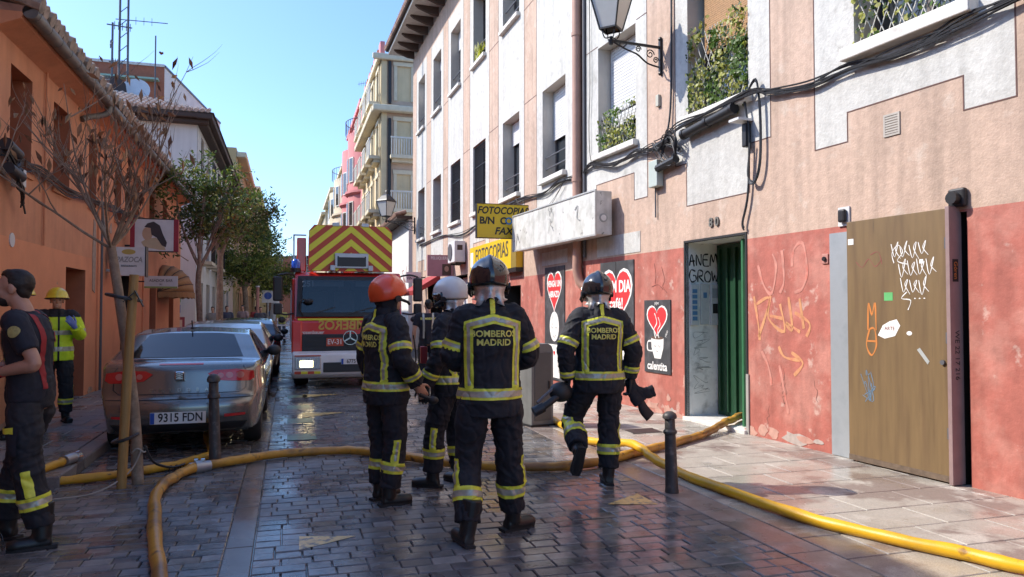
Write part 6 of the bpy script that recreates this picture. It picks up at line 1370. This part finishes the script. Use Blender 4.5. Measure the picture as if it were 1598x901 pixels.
P6, J6, H6, me6, tr6, tp6 = plain('bearded man in navy tshirt and red braces with striped turnout trousers', (-1.64,5.68,0), 84, 1.03, dict(chest=(0,.02,1.31), neck=(0,.05,1.50), head=(0,.115,1.645), shL=(-.20,.02,1.44), shR=(.19,.06,1.44), elL=(-.28,-.13,1.17), wrL=(-.19,.13,1.11), elR=(.25,.05,1.17), wrR=(.12,.28,1.12), hdL=(.3,1,-.05), hdR=(-.3,1,-.05), pnL=(.8,0,-.5), pnR=(-.8,0,-.5),
    ankL=(-.13,-.13,.09), kneeL=(-.13,-.04,.50), footL=(-.3,1,0), ankR=(.13,.18,.09), kneeR=(.12,.12,.50)), braces=m_red, skin=m_skin2, hyaw=4)
bt = MB(); bt.ball((0,.048,-.075), (.054,.050,.045), 16, 10, 0, H6); bt.ball((0,.074,-.060), (.030,.022,.012), 12, 8, 0, H6); bm_ = fuse(bt, .008, 1, 'beard'); wrinkle(bm_, .004, 50.); bm_.materials.append(m_hair); obj('beard', bm_, P6)
# thigh pocket, badge, watch
bv6 = bvh_of(tr6.data); patch(bv6, [(-.02,.60),(.14,.60),(.14,.78),(-.02,.78)], 'x', -3, m_tee, P6, 'thigh_pocket', .016); patch(bv6, [(.0,.735),(.10,.735),(.10,.772),(.0,.772)], 'x', -3, m_ref, P6, 'pocket_patch', .022)
bv6 = bvh_of(me6); patch(bv6, ellipse(-.02,1.37,.035,.035,16), 'x', -3, M('arm_badge', (.40,.34,.12), .6, .3, 60), P6, 'sleeve_badge', .010, .03)
wv = Vector(J6['wrL']); ev = Vector(J6['elL']); MB().tube([wv.lerp(ev,.10), wv.lerp(ev,.20)], .036, 14).build('wristwatch', M('red_watch', (.40,.02,.02), .4), P6, sm=60)
P7, J7, H7, me7, tr7, tp7 = plain('rescue worker in yellow helmet and hi-vis jacket standing by the orange wall', (-2.86,10.85,.10), 197, .95, dict(elL=(-.28,.02,1.18), wrL=(-.20,.20,1.30), hdL=(.4,.3,.6), pnL=(.5,-.8,0), wrR=(.27,.08,.93)), top=m_hiv, sleeve='long', glove=m_bglove, hat=dict(shell=m_hye, style='rim', band=m_gband, curtain=None, crest=False), hair=None, collar=True)
strip(me7, np.minimum(.012-np.abs(verts(me7)[:,0]+.02), np.where(vnormals(me7)[:,1] > .2, 1, -1)), tp7, m_coat, 'zip', .004)
P8, J8, H8, me8, tr8, tp8 = plain('second hi-vis rescue worker hidden behind the bearded man', (-2.95,9.75,.10), 110, .97, {}, top=m_hiv, sleeve='long', hat=dict(shell=m_hye, style='rim', band=m_trim, curtain=None), hair=None, collar=True, vox=.011)
P5, J5, H5, me5, tr5, tp5 = plain('distant firefighter in dark tshirt with braces walking beside the engine', (2.66,14.55,0), -8, .99, dict(ankL=(-.11,.16,.09), kneeL=(-.11,.14,.5), ankR=(.11,-.14,.10)), braces=m_silv, vox=.011, back_text='BOMBEROS', hyaw=20)
# small radio microphone in the orange-helmeted firefighter's hand, tools with the strider
def at(t, p): return t.matrix_world @ Vector(p)
def toward(t, J, s, off):
    w = Vector(J['wr'+s]); d = Vector(J['hd'+s]).normalized(); return at(t, w + d*off)
c = toward(P1, J1, 'R', .11); q = thing('radio_microphone', 'small black radio microphone held in the hand of the orange-helmeted firefighter', 'microphone', T(c.x+.02, c.y-.03, c.z-.02))
MB().ball((.05,0,-.02), (.045,.03,.032), 14, 8).build('head', m_trim, q, sm=180); MB().tube([(-.06,0,.03),(.03,0,-.01)], .016, 8).build('grip', m_trim, q, sm=60); MB().tube(catmull([(-.06,0,.03),(-.12,.02,.12),(-.08,.05,.30),(-.10,.06,.5)], 5), .006, 6).build('cord', m_trim, q, sm=60)
c = toward(P4, J4, 'L', .10); q = thing('breathing_mask', 'black breathing mask and hose gripped in the striding firefighter\'s left hand', 'mask', T(c.x, c.y, c.z))
MB().ball((-.06,-.03,.0), (.11,.08,.09), 16, 10).build('face_piece', m_trim, q, sm=180); MB().tube(catmull([(-.08,-.06,-.02),(-.18,-.08,-.08),(-.26,-.08,-.13)], 4), .030, 10).build('breathing_hose', m_trim, q, sm=60); MB().tube([(-.24,-.08,-.12),(-.33,-.08,-.16)], .045, 12).build('valve', m_grl, q, sm=40); MB().tube([(-.1,-.04,.06),(-.22,-.07,-.02),(-.30,-.09,-.08)], .014, 8).build('strap', m_greyiron, q, sm=60)
c = toward(P4, J4, 'R', .08); q = thing('spare_gloves', 'pair of black gloves and hood dangling from the striding firefighter\'s right hand', 'gloves', T(c.x, c.y, c.z))
tb = Tubes(); tb.add([(0,0,.08),(.04,0,-.04),(.10,-.02,-.14)], [.05,.06,.07], [.03,.035,.03]); tb.add([(.02,0,.02),(.14,-.01,-.05),(.24,-.02,-.03)], [.04,.05,.06], [.025,.03,.02]); me = fuse(tb.mb, .008, 2, 'cloth'); wrinkle(me, .008, 14.); me.materials.append(m_coat); obj('cloth', me, q)
tb = Tubes(); tb.add([(.10,-.02,-.10),(.13,-.02,-.19),(.20,-.02,-.27)], [.03,.05,.055], [.02,.025,.02]); me = fuse(tb.mb, .008, 2, 'glove'); me.materials.append(m_glove); obj('glove', me, q)
q = thing('radio', 'red and black handheld radio clipped at the chest of the white-helmeted firefighter', 'radio', T(*at(P3, (-.16,.20,1.16)))); MB().box(-.03,.03,-.025,.025,-.08,.07).build('case', M('radio_red', (.42,.03,.03), .4), q, bevel=.008); MB().tube([(.015,0,.07),(.015,0,.2)], .008, 6).build('antenna', m_trim, q)
# helmet set down on the setts, at the edge of the view
q = thing('spare_helmet', 'glossy black helmet lying on the setts by the bearded man', 'helmet', T(-1.78,5.15,.11) @ Matrix.Rotation(R(70),4,'Z')); helmet(q, Matrix(), m_hblk, band=m_gband, curtain=None)
# pedestrians far down the street
cols = [(.30,.28,.27),(.05,.06,.10),(.42,.30,.28),(.08,.08,.09),(.30,.05,.05),(.10,.16,.30),(.45,.43,.12)]
names = ['grey shirt near the maroon posters','navy shirt beside the dark lamp post','pale pink top beyond the parked cars','black clothes beside the second tree','dark red top further down the pavement','blue shirt close to the closed parasol','pale yellow shirt by the street barrier']
for i, (x, y) in enumerate([(-2.95,32.5),(-2.45,33),(-1.85,33.5),(-1.15,34),(-1.5,38),(-.72,40),(-.28,37)]):
    plain('distant pedestrian in ' + names[i], (x, y, 0.0), [170,200,150,190,20,175,185][i], .95+.02*(i % 3), dict(kneeL=(-.11,.06,.5), elL=(-.27,.02,1.18), wrL=(-.2,.2,1.05)), top=M('shirt%d' % i, cols[i], .8), legs=M('jeans%d' % (i % 3), [(.05,.06,.09),(.02,.02,.025),(.12,.11,.10)][i % 3], .8), vox=.016, stripes=False, detail=False, group='pedestrians far down the street')
# ================================================================ hoses, bollards, cabinet, trees
m_hose = M('yellow_fire_hose', (.62,.32,.02), .5, .14, 5, col2=(.40,.20,.03), c2=(2.2,.5,.66), col3=(.16,.09,.03), c3=(11,.64,.72), bump=.5, bscale=90, bdist=.004)
m_hosew = M('wet_brown_fire_hose', (.55,.275,.035), .35, .18, 5, col2=(.25,.12,.03), c2=(2.2,.47,.62), col3=(.10,.055,.025), c3=(9,.58,.70), bump=.5, bscale=90, bdist=.004)
m_hoseb = M('bright_yellow_fire_hose', (.72,.40,.012), .4, .10, 5, col2=(.56,.30,.02), c2=(2.,.5,.66), col3=(.30,.15,.03), c3=(8,.63,.74), bump=.4, bscale=130, bdist=.003)
def hose(name, label, pts, r, mat, flat=1.0, lift=None):
    t = thing(name, label, 'hose'); Q = catmull(pts, 14); n = len(Q)
    ra = [r*(1+.05*math.sin(i*.37)+.05*math.sin(i*1.1)+.05*noise.noise((i*.31,r*99,pts[0][0]))) for i in range(n)]; rb = [x*flat for x in ra]
    MB().tube(Q, ra, 16, True, 0, (1,0,0), rb) if False else None
    vs = MB(); side = None
    vs.tube([(q.x+.028*noise.noise((i*.17,1,pts[0][0])), q.y+.028*noise.noise((i*.17,7,pts[0][0])), q.z+.004*abs(noise.noise((i*.2,3,1)))) for i, q in enumerate(Q)], ra, 16); vs.v = [(x_, y_, z_ if z_ > .012 or pts[0][2] > .1 else .004+.008*max(0, z_+.01)/.022) for x_, y_, z_ in vs.v]; o = vs.build('hose_tube', mat, t, sm=180); return t, Q
z = .047
h1, Q = hose('fire_hose', 'yellow brown fire hose curving across the setts into the green doorway', [(-.25,2.2,z),(-.52,3.6,z),(-.70,4.74,z),(-.97,6.26,z),(-1.0,7.1,z),(-.87,7.62,z),(-.64,7.80,z),(-.18,8.09,z),(.34,8.18,z),(.74,8.06,z),(1.2,7.58,z),(1.55,7.15,z),(2.35,6.72,z),(3.0,6.82,z),(3.6,7.17,z),(4.28,7.58,z),(4.9,7.98,.06),(5.3,8.28,.10),(5.6,8.5,.12),(5.9,8.75,.12)], .046, m_hosew)
c = MB(); p = Vector((-.80,7.69,z)); d = Vector((.55,.28,0)).normalized()
c.tube([p-d*.10,p-d*.045], .052, 16); c.tube([p-d*.045,p+d*.045], .064, 16); c.tube([p+d*.045,p+d*.10], .052, 16); c.build('coupling', m_alu, h1, sm=40)
for s in (-1,1): MB().box(-.02,.02,-.02,.02,-.012,.012,0,T(*(p+Vector((0,0,.07))))@T(.03*s,0,0)).build('coupling_lug', m_chrome, h1, bevel=.005)
w = MB()
for k in range(3): w.tube([(p-d*(.16+.05*k)) + Vector((-d.y*math.cos(a)*.050, d.x*math.cos(a)*.050, math.sin(a)*.050)) for a in [2*math.pi*i/16 for i in range(17)]], .005, 5, False)
w.build('wire_binding', m_iron, h1)
hose('fire_hose', 'bright yellow fire hose running along the pavement past the bollard', [(3.55,11.5,z),(3.52,10.3,z),(3.46,9.3,z),(3.33,8.1,z),(3.40,7.6,.075),(3.47,7.12,.14),(3.48,6.7,.09),(3.49,6.25,z),(3.52,5.3,z),(3.66,4.35,z),(4.0,3.6,z),(4.25,3.0,z),(4.5,2.0,z)], .043, m_hoseb)
hL1, _ = hose('fire_hose', 'yellow hose lying under the parked grey car beside the tree stake', [(-2.45,7.35,.045),(-1.9,7.45,.045),(-1.49,7.56,.045),(-1.1,7.83,.045),(-.85,8.15,.045),(-.75,8.45,.05),(-.85,9.0,.045),(-.95,10,.045)], .04, m_hose)
hL2, _ = hose('fire_hose', 'short yellow hose end with silver coupling on the kerb', [(-2.75,7.1,.05),(-2.35,7.28,.06),(-2.05,7.62,.135),(-1.98,7.82,.15)], .037, m_hose); c = MB().tube([(-1.98,7.82,.15),(-1.93,7.95,.155)], .048, 14).build('coupling', m_alu, hL2, sm=40); MB().tube([(-1.93,7.95,.155),(-1.91,8.0,.155)], .055, 14).build('coupling_collar', m_chrome, hL2, sm=40)
# bollards
m_bol = M('cast_iron_bollard', (.055,.05,.048), .5, .3, 14, col2=(.12,.11,.10), c2=(14,.55,.7), bump=.3, bscale=60, bdist=.003)
def bollard(label, x, y, h, k=1.0, tilt=0):
    t = thing('bollard', label, 'bollard', T(x,y,0) @ Matrix.Rotation(R(tilt),4,'Y'), 'iron street bollards')
    r = .055*k; MB().lathe([(r*1.06,-.02),(r*1.06,.02),(r,.04),(r*.84,h*.72)], 20).build('shaft', m_bol, t, sm=40)
    MB().lathe([(r*.84,h*.72),(r*1.05,h*.73),(r*1.08,h*.755),(r*.86,h*.775),(r*.80,h*.79),(r*.80,h*.90)], 20).build('collar', m_bol, t, sm=40)
    MB().lathe([(r*.80,h*.90),(r*1.1,h*.915),(r*1.12,h*.94),(r*.95,h*.97),(r*.5,h*.995),(r*.1,h)], 20).build('cap', m_bol, t, sm=40); return t
bollard('weathered iron bollard standing on the granite kerb by the yellow hose', 3.13, 5.66, .69, 1.0, -1.5); bollard('tall iron bollard behind the bumper of the grey saloon', -.70, 8.12, .90, 1.05, -1.5)
# drain cover on right pavement, utility totem
t = thing('utility_cabinet', 'slim grey street cabinet with rounded top behind the centre firefighter', 'cabinet', T(3.22,9.5,0) @ Matrix.Rotation(R(12),4,'Z'))
m_cabn = M('grey_cabinet', (.20,.20,.19), .45, .12, 6, col2=(.15,.15,.145), c2=(3,.5,.65), streak=.2)
MB().prism([(-.17,.0),(.17,.0),(.17,1.0),(.145,1.07),(.09,1.10),(-.09,1.10),(-.145,1.07),(-.17,1.0)], -.16, .16).build('case', m_cabn, t, bevel=.012); MB().box(-.13,.13,-.168,-.161,.08,.98).build('door', M('dark_grey_panel', (.10,.10,.098), .45, .1), t, bevel=.006); MB().box(.08,.105,-.18,-.168,.5,.6).build('handle', m_iron, t)
MB().box(-.19,.19,-.18,.18,-.01,.03).build('plinth', m_iron, t)
t = thing('drain_cover', 'dark square access cover set in the pavement slabs', 'drain cover', T(4.35,8.6,.004)); MB().box(-.2,.2,-.15,.15,.0,.006).build('lid', m_iron, t, bevel=.002); MB().box(-.22,.22,-.17,-.151,.0,.005).box(-.22,.22,.151,.17,.0,.005).build('frame', m_bol, t)
# ---------------------------------------------------------------- trees
m_bark = M('grey_bark', (.25,.18,.125), .85, .3, 14, col2=(.34,.26,.19), c2=(9,.5,.65), bump=.5, bscale=40)
m_lg = [LEAF(m_, .3) for m_ in [M('leaf_dark', (.055,.085,.03), .42, .3, 12), M('leaf_mid', (.10,.155,.04), .45, .3, 12), M('leaf_olive', (.20,.21,.06), .5, .3, 12), M('leaf_rust', (.20,.10,.04), .55, .3, 12)]]
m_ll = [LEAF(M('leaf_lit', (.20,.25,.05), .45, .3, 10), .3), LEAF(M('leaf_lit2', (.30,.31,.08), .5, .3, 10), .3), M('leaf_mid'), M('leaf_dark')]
m_dead = [M('dead_leaf', (.34,.18,.085), .7, .35, 20), M('dead_leaf_pale', (.36,.22,.12), .7, .3, 20), M('dead_leaf_dark', (.14,.06,.03), .7, .3, 20)]
def leaf(mb, c, s, w, mx, mi, curl=.2):
    mb.add([(-.12*w,0,0),(0,0,-.04*s),(.12*w,0,0),(.5*w,curl*s*.3,.45*s),(0,0,s),(-.5*w,curl*s*.3,.45*s),(0,-curl*s*.3,.45*s)], [(0,1,6,5),(1,2,3,6),(6,3,4),(5,6,4)], mi, Matrix.Translation(c) @ mx)
def rotr(r): return Matrix.Rotation(r.uniform(0,6.283),4,'Z') @ Matrix.Rotation(r.uniform(.4,2.6),4,'X') @ Matrix.Rotation(r.uniform(0,6.283),4,'Z')
def tree(label, x, y, trunk, limbs, lobes, n, size, mats, seed, weights, group='street trees', clump=26, tw=.42):
    r = random.Random(seed); t = thing('street_tree', label, 'tree', T(x,y,0), group)
    tr = MB(); tr.tube(catmull([p[:3] for p in trunk], 5), [q.x for q in catmull([(p[3],0,0) for p in trunk], 5)], 12); tr.build('trunk', m_bark, t, sm=60)
    fk = Vector(trunk[-1][:3])
    for l in limbs:
        MB().tube(catmull([fk-Vector((0,0,.05))]+[Vector(q) for q in l], 5), [trunk[-1][3]*.8*(1-.75*i/(5*len(l))) for i in range(5*len(l)+1)], 7).build('limb', m_bark, t, sm=60)
    cr = MB(); tw_ = MB()
    for i in range(n//clump):
        c0, rad = r.choices(lobes, [l[1][0]*l[1][1]*l[1][2] for l in lobes])[0]
        while True:
            u = Vector((r.uniform(-1,1), r.uniform(-1,1), r.uniform(-1,1)))
            if .15 < u.length < 1: break
        u = u*(u.length**-.35); c = Vector(c0) + Vector((u.x*rad[0], u.y*rad[1], u.z*rad[2]))
        if r.random() < .25: tw_.tube([fk.lerp(c,.35), fk.lerp(c,.75)+Vector((0,0,.08)), c], [.012,.008,.004], 4)
        k = r.choices(range(len(mats)), weights)[0]; cl = size*1.5*r.uniform(.7,1.4)
        for _ in range(clump):
            p = c + Vector((r.gauss(0,cl*.7), r.gauss(0,cl*.7), r.gauss(0,cl*.55))); s = size*r.uniform(.7,1.3)
            leaf(cr, p, s, s*tw, rotr(r), k if r.random() < .8 else r.choices(range(len(mats)), weights)[0])
    if tw_.v: tag(tw_.build('twigs', m_bark, t, sm=60), kind='stuff')
    tag(cr.build('crown', mats, t), kind='stuff'); return t
# the staked bare tree
t = thing('street_tree', 'bare dying street tree with brown curled leaves tied to a stake', 'tree', T(-1.27,7.33,0), 'street trees'); r = random.Random(21)
MB().tube(catmull([(0,0,-.02),(-.03,.01,.5),(-.10,.03,1.1),(-.19,.05,1.7),(-.26,.07,2.12)], 6), [.050-.012*i/24 for i in range(25)], 12).build('trunk', m_bark, t, sm=60)
fk = Vector((-.26,.07,2.1)); dl_ = MB(); brs = []
def twig(p, d, L, rad, lev):
    pts = [p.copy()]; q = p.copy(); dd = d.copy(); nseg = 5
    for i in range(nseg):
        dd = (dd + Vector((r.gauss(0,.10), r.gauss(0,.10), .07))).normalized(); q = q + dd*L/nseg; pts.append(q.copy())
    brs.append((pts, [rad*(1-.8*i/nseg) for i in range(nseg+1)]))
    if lev < 2:
        for k in range((5, 4)[lev]):
            f = r.uniform(.3,.9); i = int(f*nseg); s = Vector((r.gauss(0,.55), r.gauss(0,.55), r.uniform(.1,.8))); twig(pts[i], (dd*.7+s).normalized(), L*r.uniform(.35,.6), rad*.5, lev+1)
    if lev >= 1:
        for _ in range(r.choice((0,0,0,0,1,1))):
            i = r.randint(2, nseg); s = r.uniform(.06,.14); leaf(dl_, pts[i]+Vector((r.gauss(0,.02),r.gauss(0,.02),-.02)), s, s*.24, Matrix.Rotation(r.uniform(0,6.3),4,'Z') @ Matrix.Rotation(r.uniform(1.9,3.3),4,'X'), r.choice((0,0,1,2)), .45)
for k in range(11):
    a = 2*math.pi*k/11 + r.uniform(-.2,.2); e = r.uniform(.35,1.25); twig(fk, Vector((math.cos(a)*math.cos(e), math.sin(a)*math.cos(e), math.sin(e))), r.uniform(1.0,1.75), .014, 0)
for i, (pts, rr_) in enumerate(brs): MB().tube(pts, rr_, 5).build('branch', m_bark, t, sm=60)
for _ in range(130):
    pts, _r = r.choice(brs); p = pts[-1]; s = r.uniform(.06,.14); leaf(dl_, p+Vector((r.gauss(0,.03),r.gauss(0,.03),-.01)), s, s*.24, Matrix.Rotation(r.uniform(0,6.3),4,'Z') @ Matrix.Rotation(r.uniform(1.9,3.4),4,'X'), r.choice((0,0,1,2)), .45)
tag(dl_.build('dead_leaves', m_dead, t), kind='stuff')
t = thing('tree_stake', 'round yellow wooden stake strapped to the bare tree', 'stake', T(-1.375,7.17,0)); m_stk = M('stake_wood', (.34,.20,.065), .6, .2, 10, stretch=(6,6,.8), bump=.2, bscale=30)
MB().tube([(0,0,-.05),(.03,.01,.9),(.075,.02,1.86)], [.040,.040,.038], 14).build('post', m_stk, t, sm=60)
def strap(c, d, tx, ty, nm='strap'):
    MB().tube([(c[0]+tx*math.cos(a), c[1]+ty*math.sin(a), c[2]+d*math.cos(a)) for a in [2*math.pi*i/18 for i in range(19)]], .014, 6, False).build(nm, m_trim, t)
strap((.01,.09,.42),.03,.10,.13); strap((-.02,.10,1.66),-.03,.14,.14); MB().bar((.09,-.02,1.72),(.16,-.03,1.58), .035, .008).build('strap_end', m_trim, t); MB().bar((.08,-.02,1.70),(.0,-.04,1.62), .035, .008).build('strap_end', m_trim, t)
t = thing('rope', 'thin pale rope tied round the bare tree and trailing on the setts', 'rope'); rp = MB()
rp.tube(catmull([(-1.24,7.28,.30),(-1.33,7.22,.12),(-1.55,7.0,.012),(-1.9,6.85,.012),(-2.3,6.7,.012)], 6), .007, 6); rp.tube([(-1.27+.062*math.cos(a),7.34+.062*math.sin(a),.30+.02*math.sin(3*a)) for a in [2*math.pi*i/20 for i in range(41)]], .008, 6, False); rp.build('strand', M('rope_grey', (.35,.32,.28), .8), t)
hm2 = thing('thin_black_hose', 'thin black cable drooping from the tree strap to the hose coupling', 'cable'); MB().tube(catmull([(-1.22,7.32,.34),(-1.15,7.36,.18),(-1.02,7.48,.10),(-.92,7.60,.10)], 6), .012, 6).build('strand', m_trim, hm2, sm=60)
# green street trees
tree('bushy dark leaved street tree beside the orange house awning', -2.2, 20.6, [(0,0,0,.085),(.02,0,1.2,.075),(-.03,0,2.2,.068),(0,0,2.7,.062)], [[(-.25,0,3.2),(-.5,.1,3.9),(-.6,.1,4.6)],[(.25,.1,3.2),(.5,0,4.0),(.8,.1,4.7)],[(0,-.1,3.4),(.1,-.1,4.4),(.15,0,5.2)]], [((-.35,0,4.3),(1.0,.9,.95)),((.5,.1,4.2),(.85,.8,.8)),((-.8,0,3.2),(.45,.4,.5)),((.1,0,5.1),(.55,.5,.5)),((1.0,.1,4.9),(.45,.4,.4))], 3500, .125, m_lg, 31, (5,4,2,.8))
tree('tall street tree with a dark straight trunk behind the bushy tree', -2.25, 27.2, [(0,0,0,.125),(0,0,1.5,.115),(0,0,3.4,.095)], [[(.3,0,4.2),(.7,.1,5.0)],[(-.2,0,4.2),(-.3,0,5.2)]], [((.8,0,5.0),(1.0,.9,.75)),((1.45,0,4.7),(.55,.5,.5)),((-.1,0,4.6),(.8,.7,.8))], 2700, .15, m_lg, 32, (4,4,3,.5))
tree('round sunlit yellow green street tree beyond the parked cars', -1.95, 37.5, [(0,0,0,.15),(.02,0,1.6,.13),(-.05,0,2.6,.12)], [[(-.5,0,3.4),(-.8,0,4.4)],[(.5,0,3.4),(.9,0,4.4)],[(0,0,3.6),(.1,0,5.0)]], [((0,0,4.4),(1.6,1.4,1.2)),((-.6,0,3.4),(.9,.8,.7)),((.7,0,3.3),(.9,.8,.7)),((.9,0,5.0),(.9,.8,.7)),((-.3,0,5.5),(.8,.7,.5))], 5200, .17, m_ll, 33, (4,3,3,2))
tree('small distant street tree near the closed parasol', -1.3, 52, [(0,0,0,.14),(0,0,2.4,.11)], [[(.4,0,3.4)],[(-.4,0,3.4)]], [((0,0,4.2),(1.6,1.4,1.3)),((1.0,0,3.4),(1.0,.9,.8))], 2400, .22, m_ll, 34, (2,1,4,4))
tree('furthest street tree low against the sky', -1.6, 70, [(0,0,0,.14),(0,0,2.4,.11)], [[(.4,0,3.4)],[(-.4,0,3.4)]], [((0,0,4.2),(2.2,1.6,1.6)),((1.6,0,3.6),(1.2,1.0,1.0))], 2200, .28, m_lg, 35, (4,4,1,0))
# ---------------------------------------------------------------- far street furniture
t = thing('closed_parasol', 'closed white cafe parasol far down the street', 'parasol', T(-.62,39,0)); MB().tube([(0,0,0),(0,0,2.7)], .03, 8).build('pole', m_alu, t); MB().lathe([(.30,1.0),(.26,1.3),(.20,1.9),(.12,2.4),(.03,2.65)], 10).build('folded_canopy', m_shut, t, sm=30); MB().lathe([(.3,0),(.3,.08),(.05,.12)], 14).build('base', m_iron, t)
t = thing('street_barrier', 'low white street barrier between the parked cars and the engine', 'barrier', T(-.1,33,0)); MB().bar((-.9,0,.9),(.9,0,.9), .06).build('top_rail', m_shut, t); MB().bar((-.9,0,.35),(.9,0,.35), .05).build('lower_rail', m_shut, t)
for x in (-.88,.88): MB().bar((x,0,0),(x,0,.93), .06).build('leg', m_shut, t)
for k in range(9): MB().bar((-.7+.175*k,0,.35),(-.7+.175*k,0,.9), .025).build('bar', m_shut, t)
t = thing('sign_post', 'faded red street post beyond the parked cars', 'post', T(-1.35,36,0)); MB().tube([(0,0,0),(0,0,2.6)], .07, 10).build('pole', M('faded_red_post', (.50,.22,.17), .6, .15), t, sm=60); MB().tube([(0,0,2.6),(0,0,2.66)], .09, 10).build('cap', m_shut, t)
t = thing('parking_sign', 'small blue and white street sign beside the closed parasol', 'sign', T(-.95,38,0)); MB().tube([(0,0,0),(0,0,2.5)], .035, 8).build('pole', m_alu, t); MB().box(-.28,.28,-.03,-.001,1.9,2.5).build('plate', m_shut, t); MB().prism(ellipse(0,2.24,.18,.18), -.034, -.031).build('blue_disc', m_blue, t)
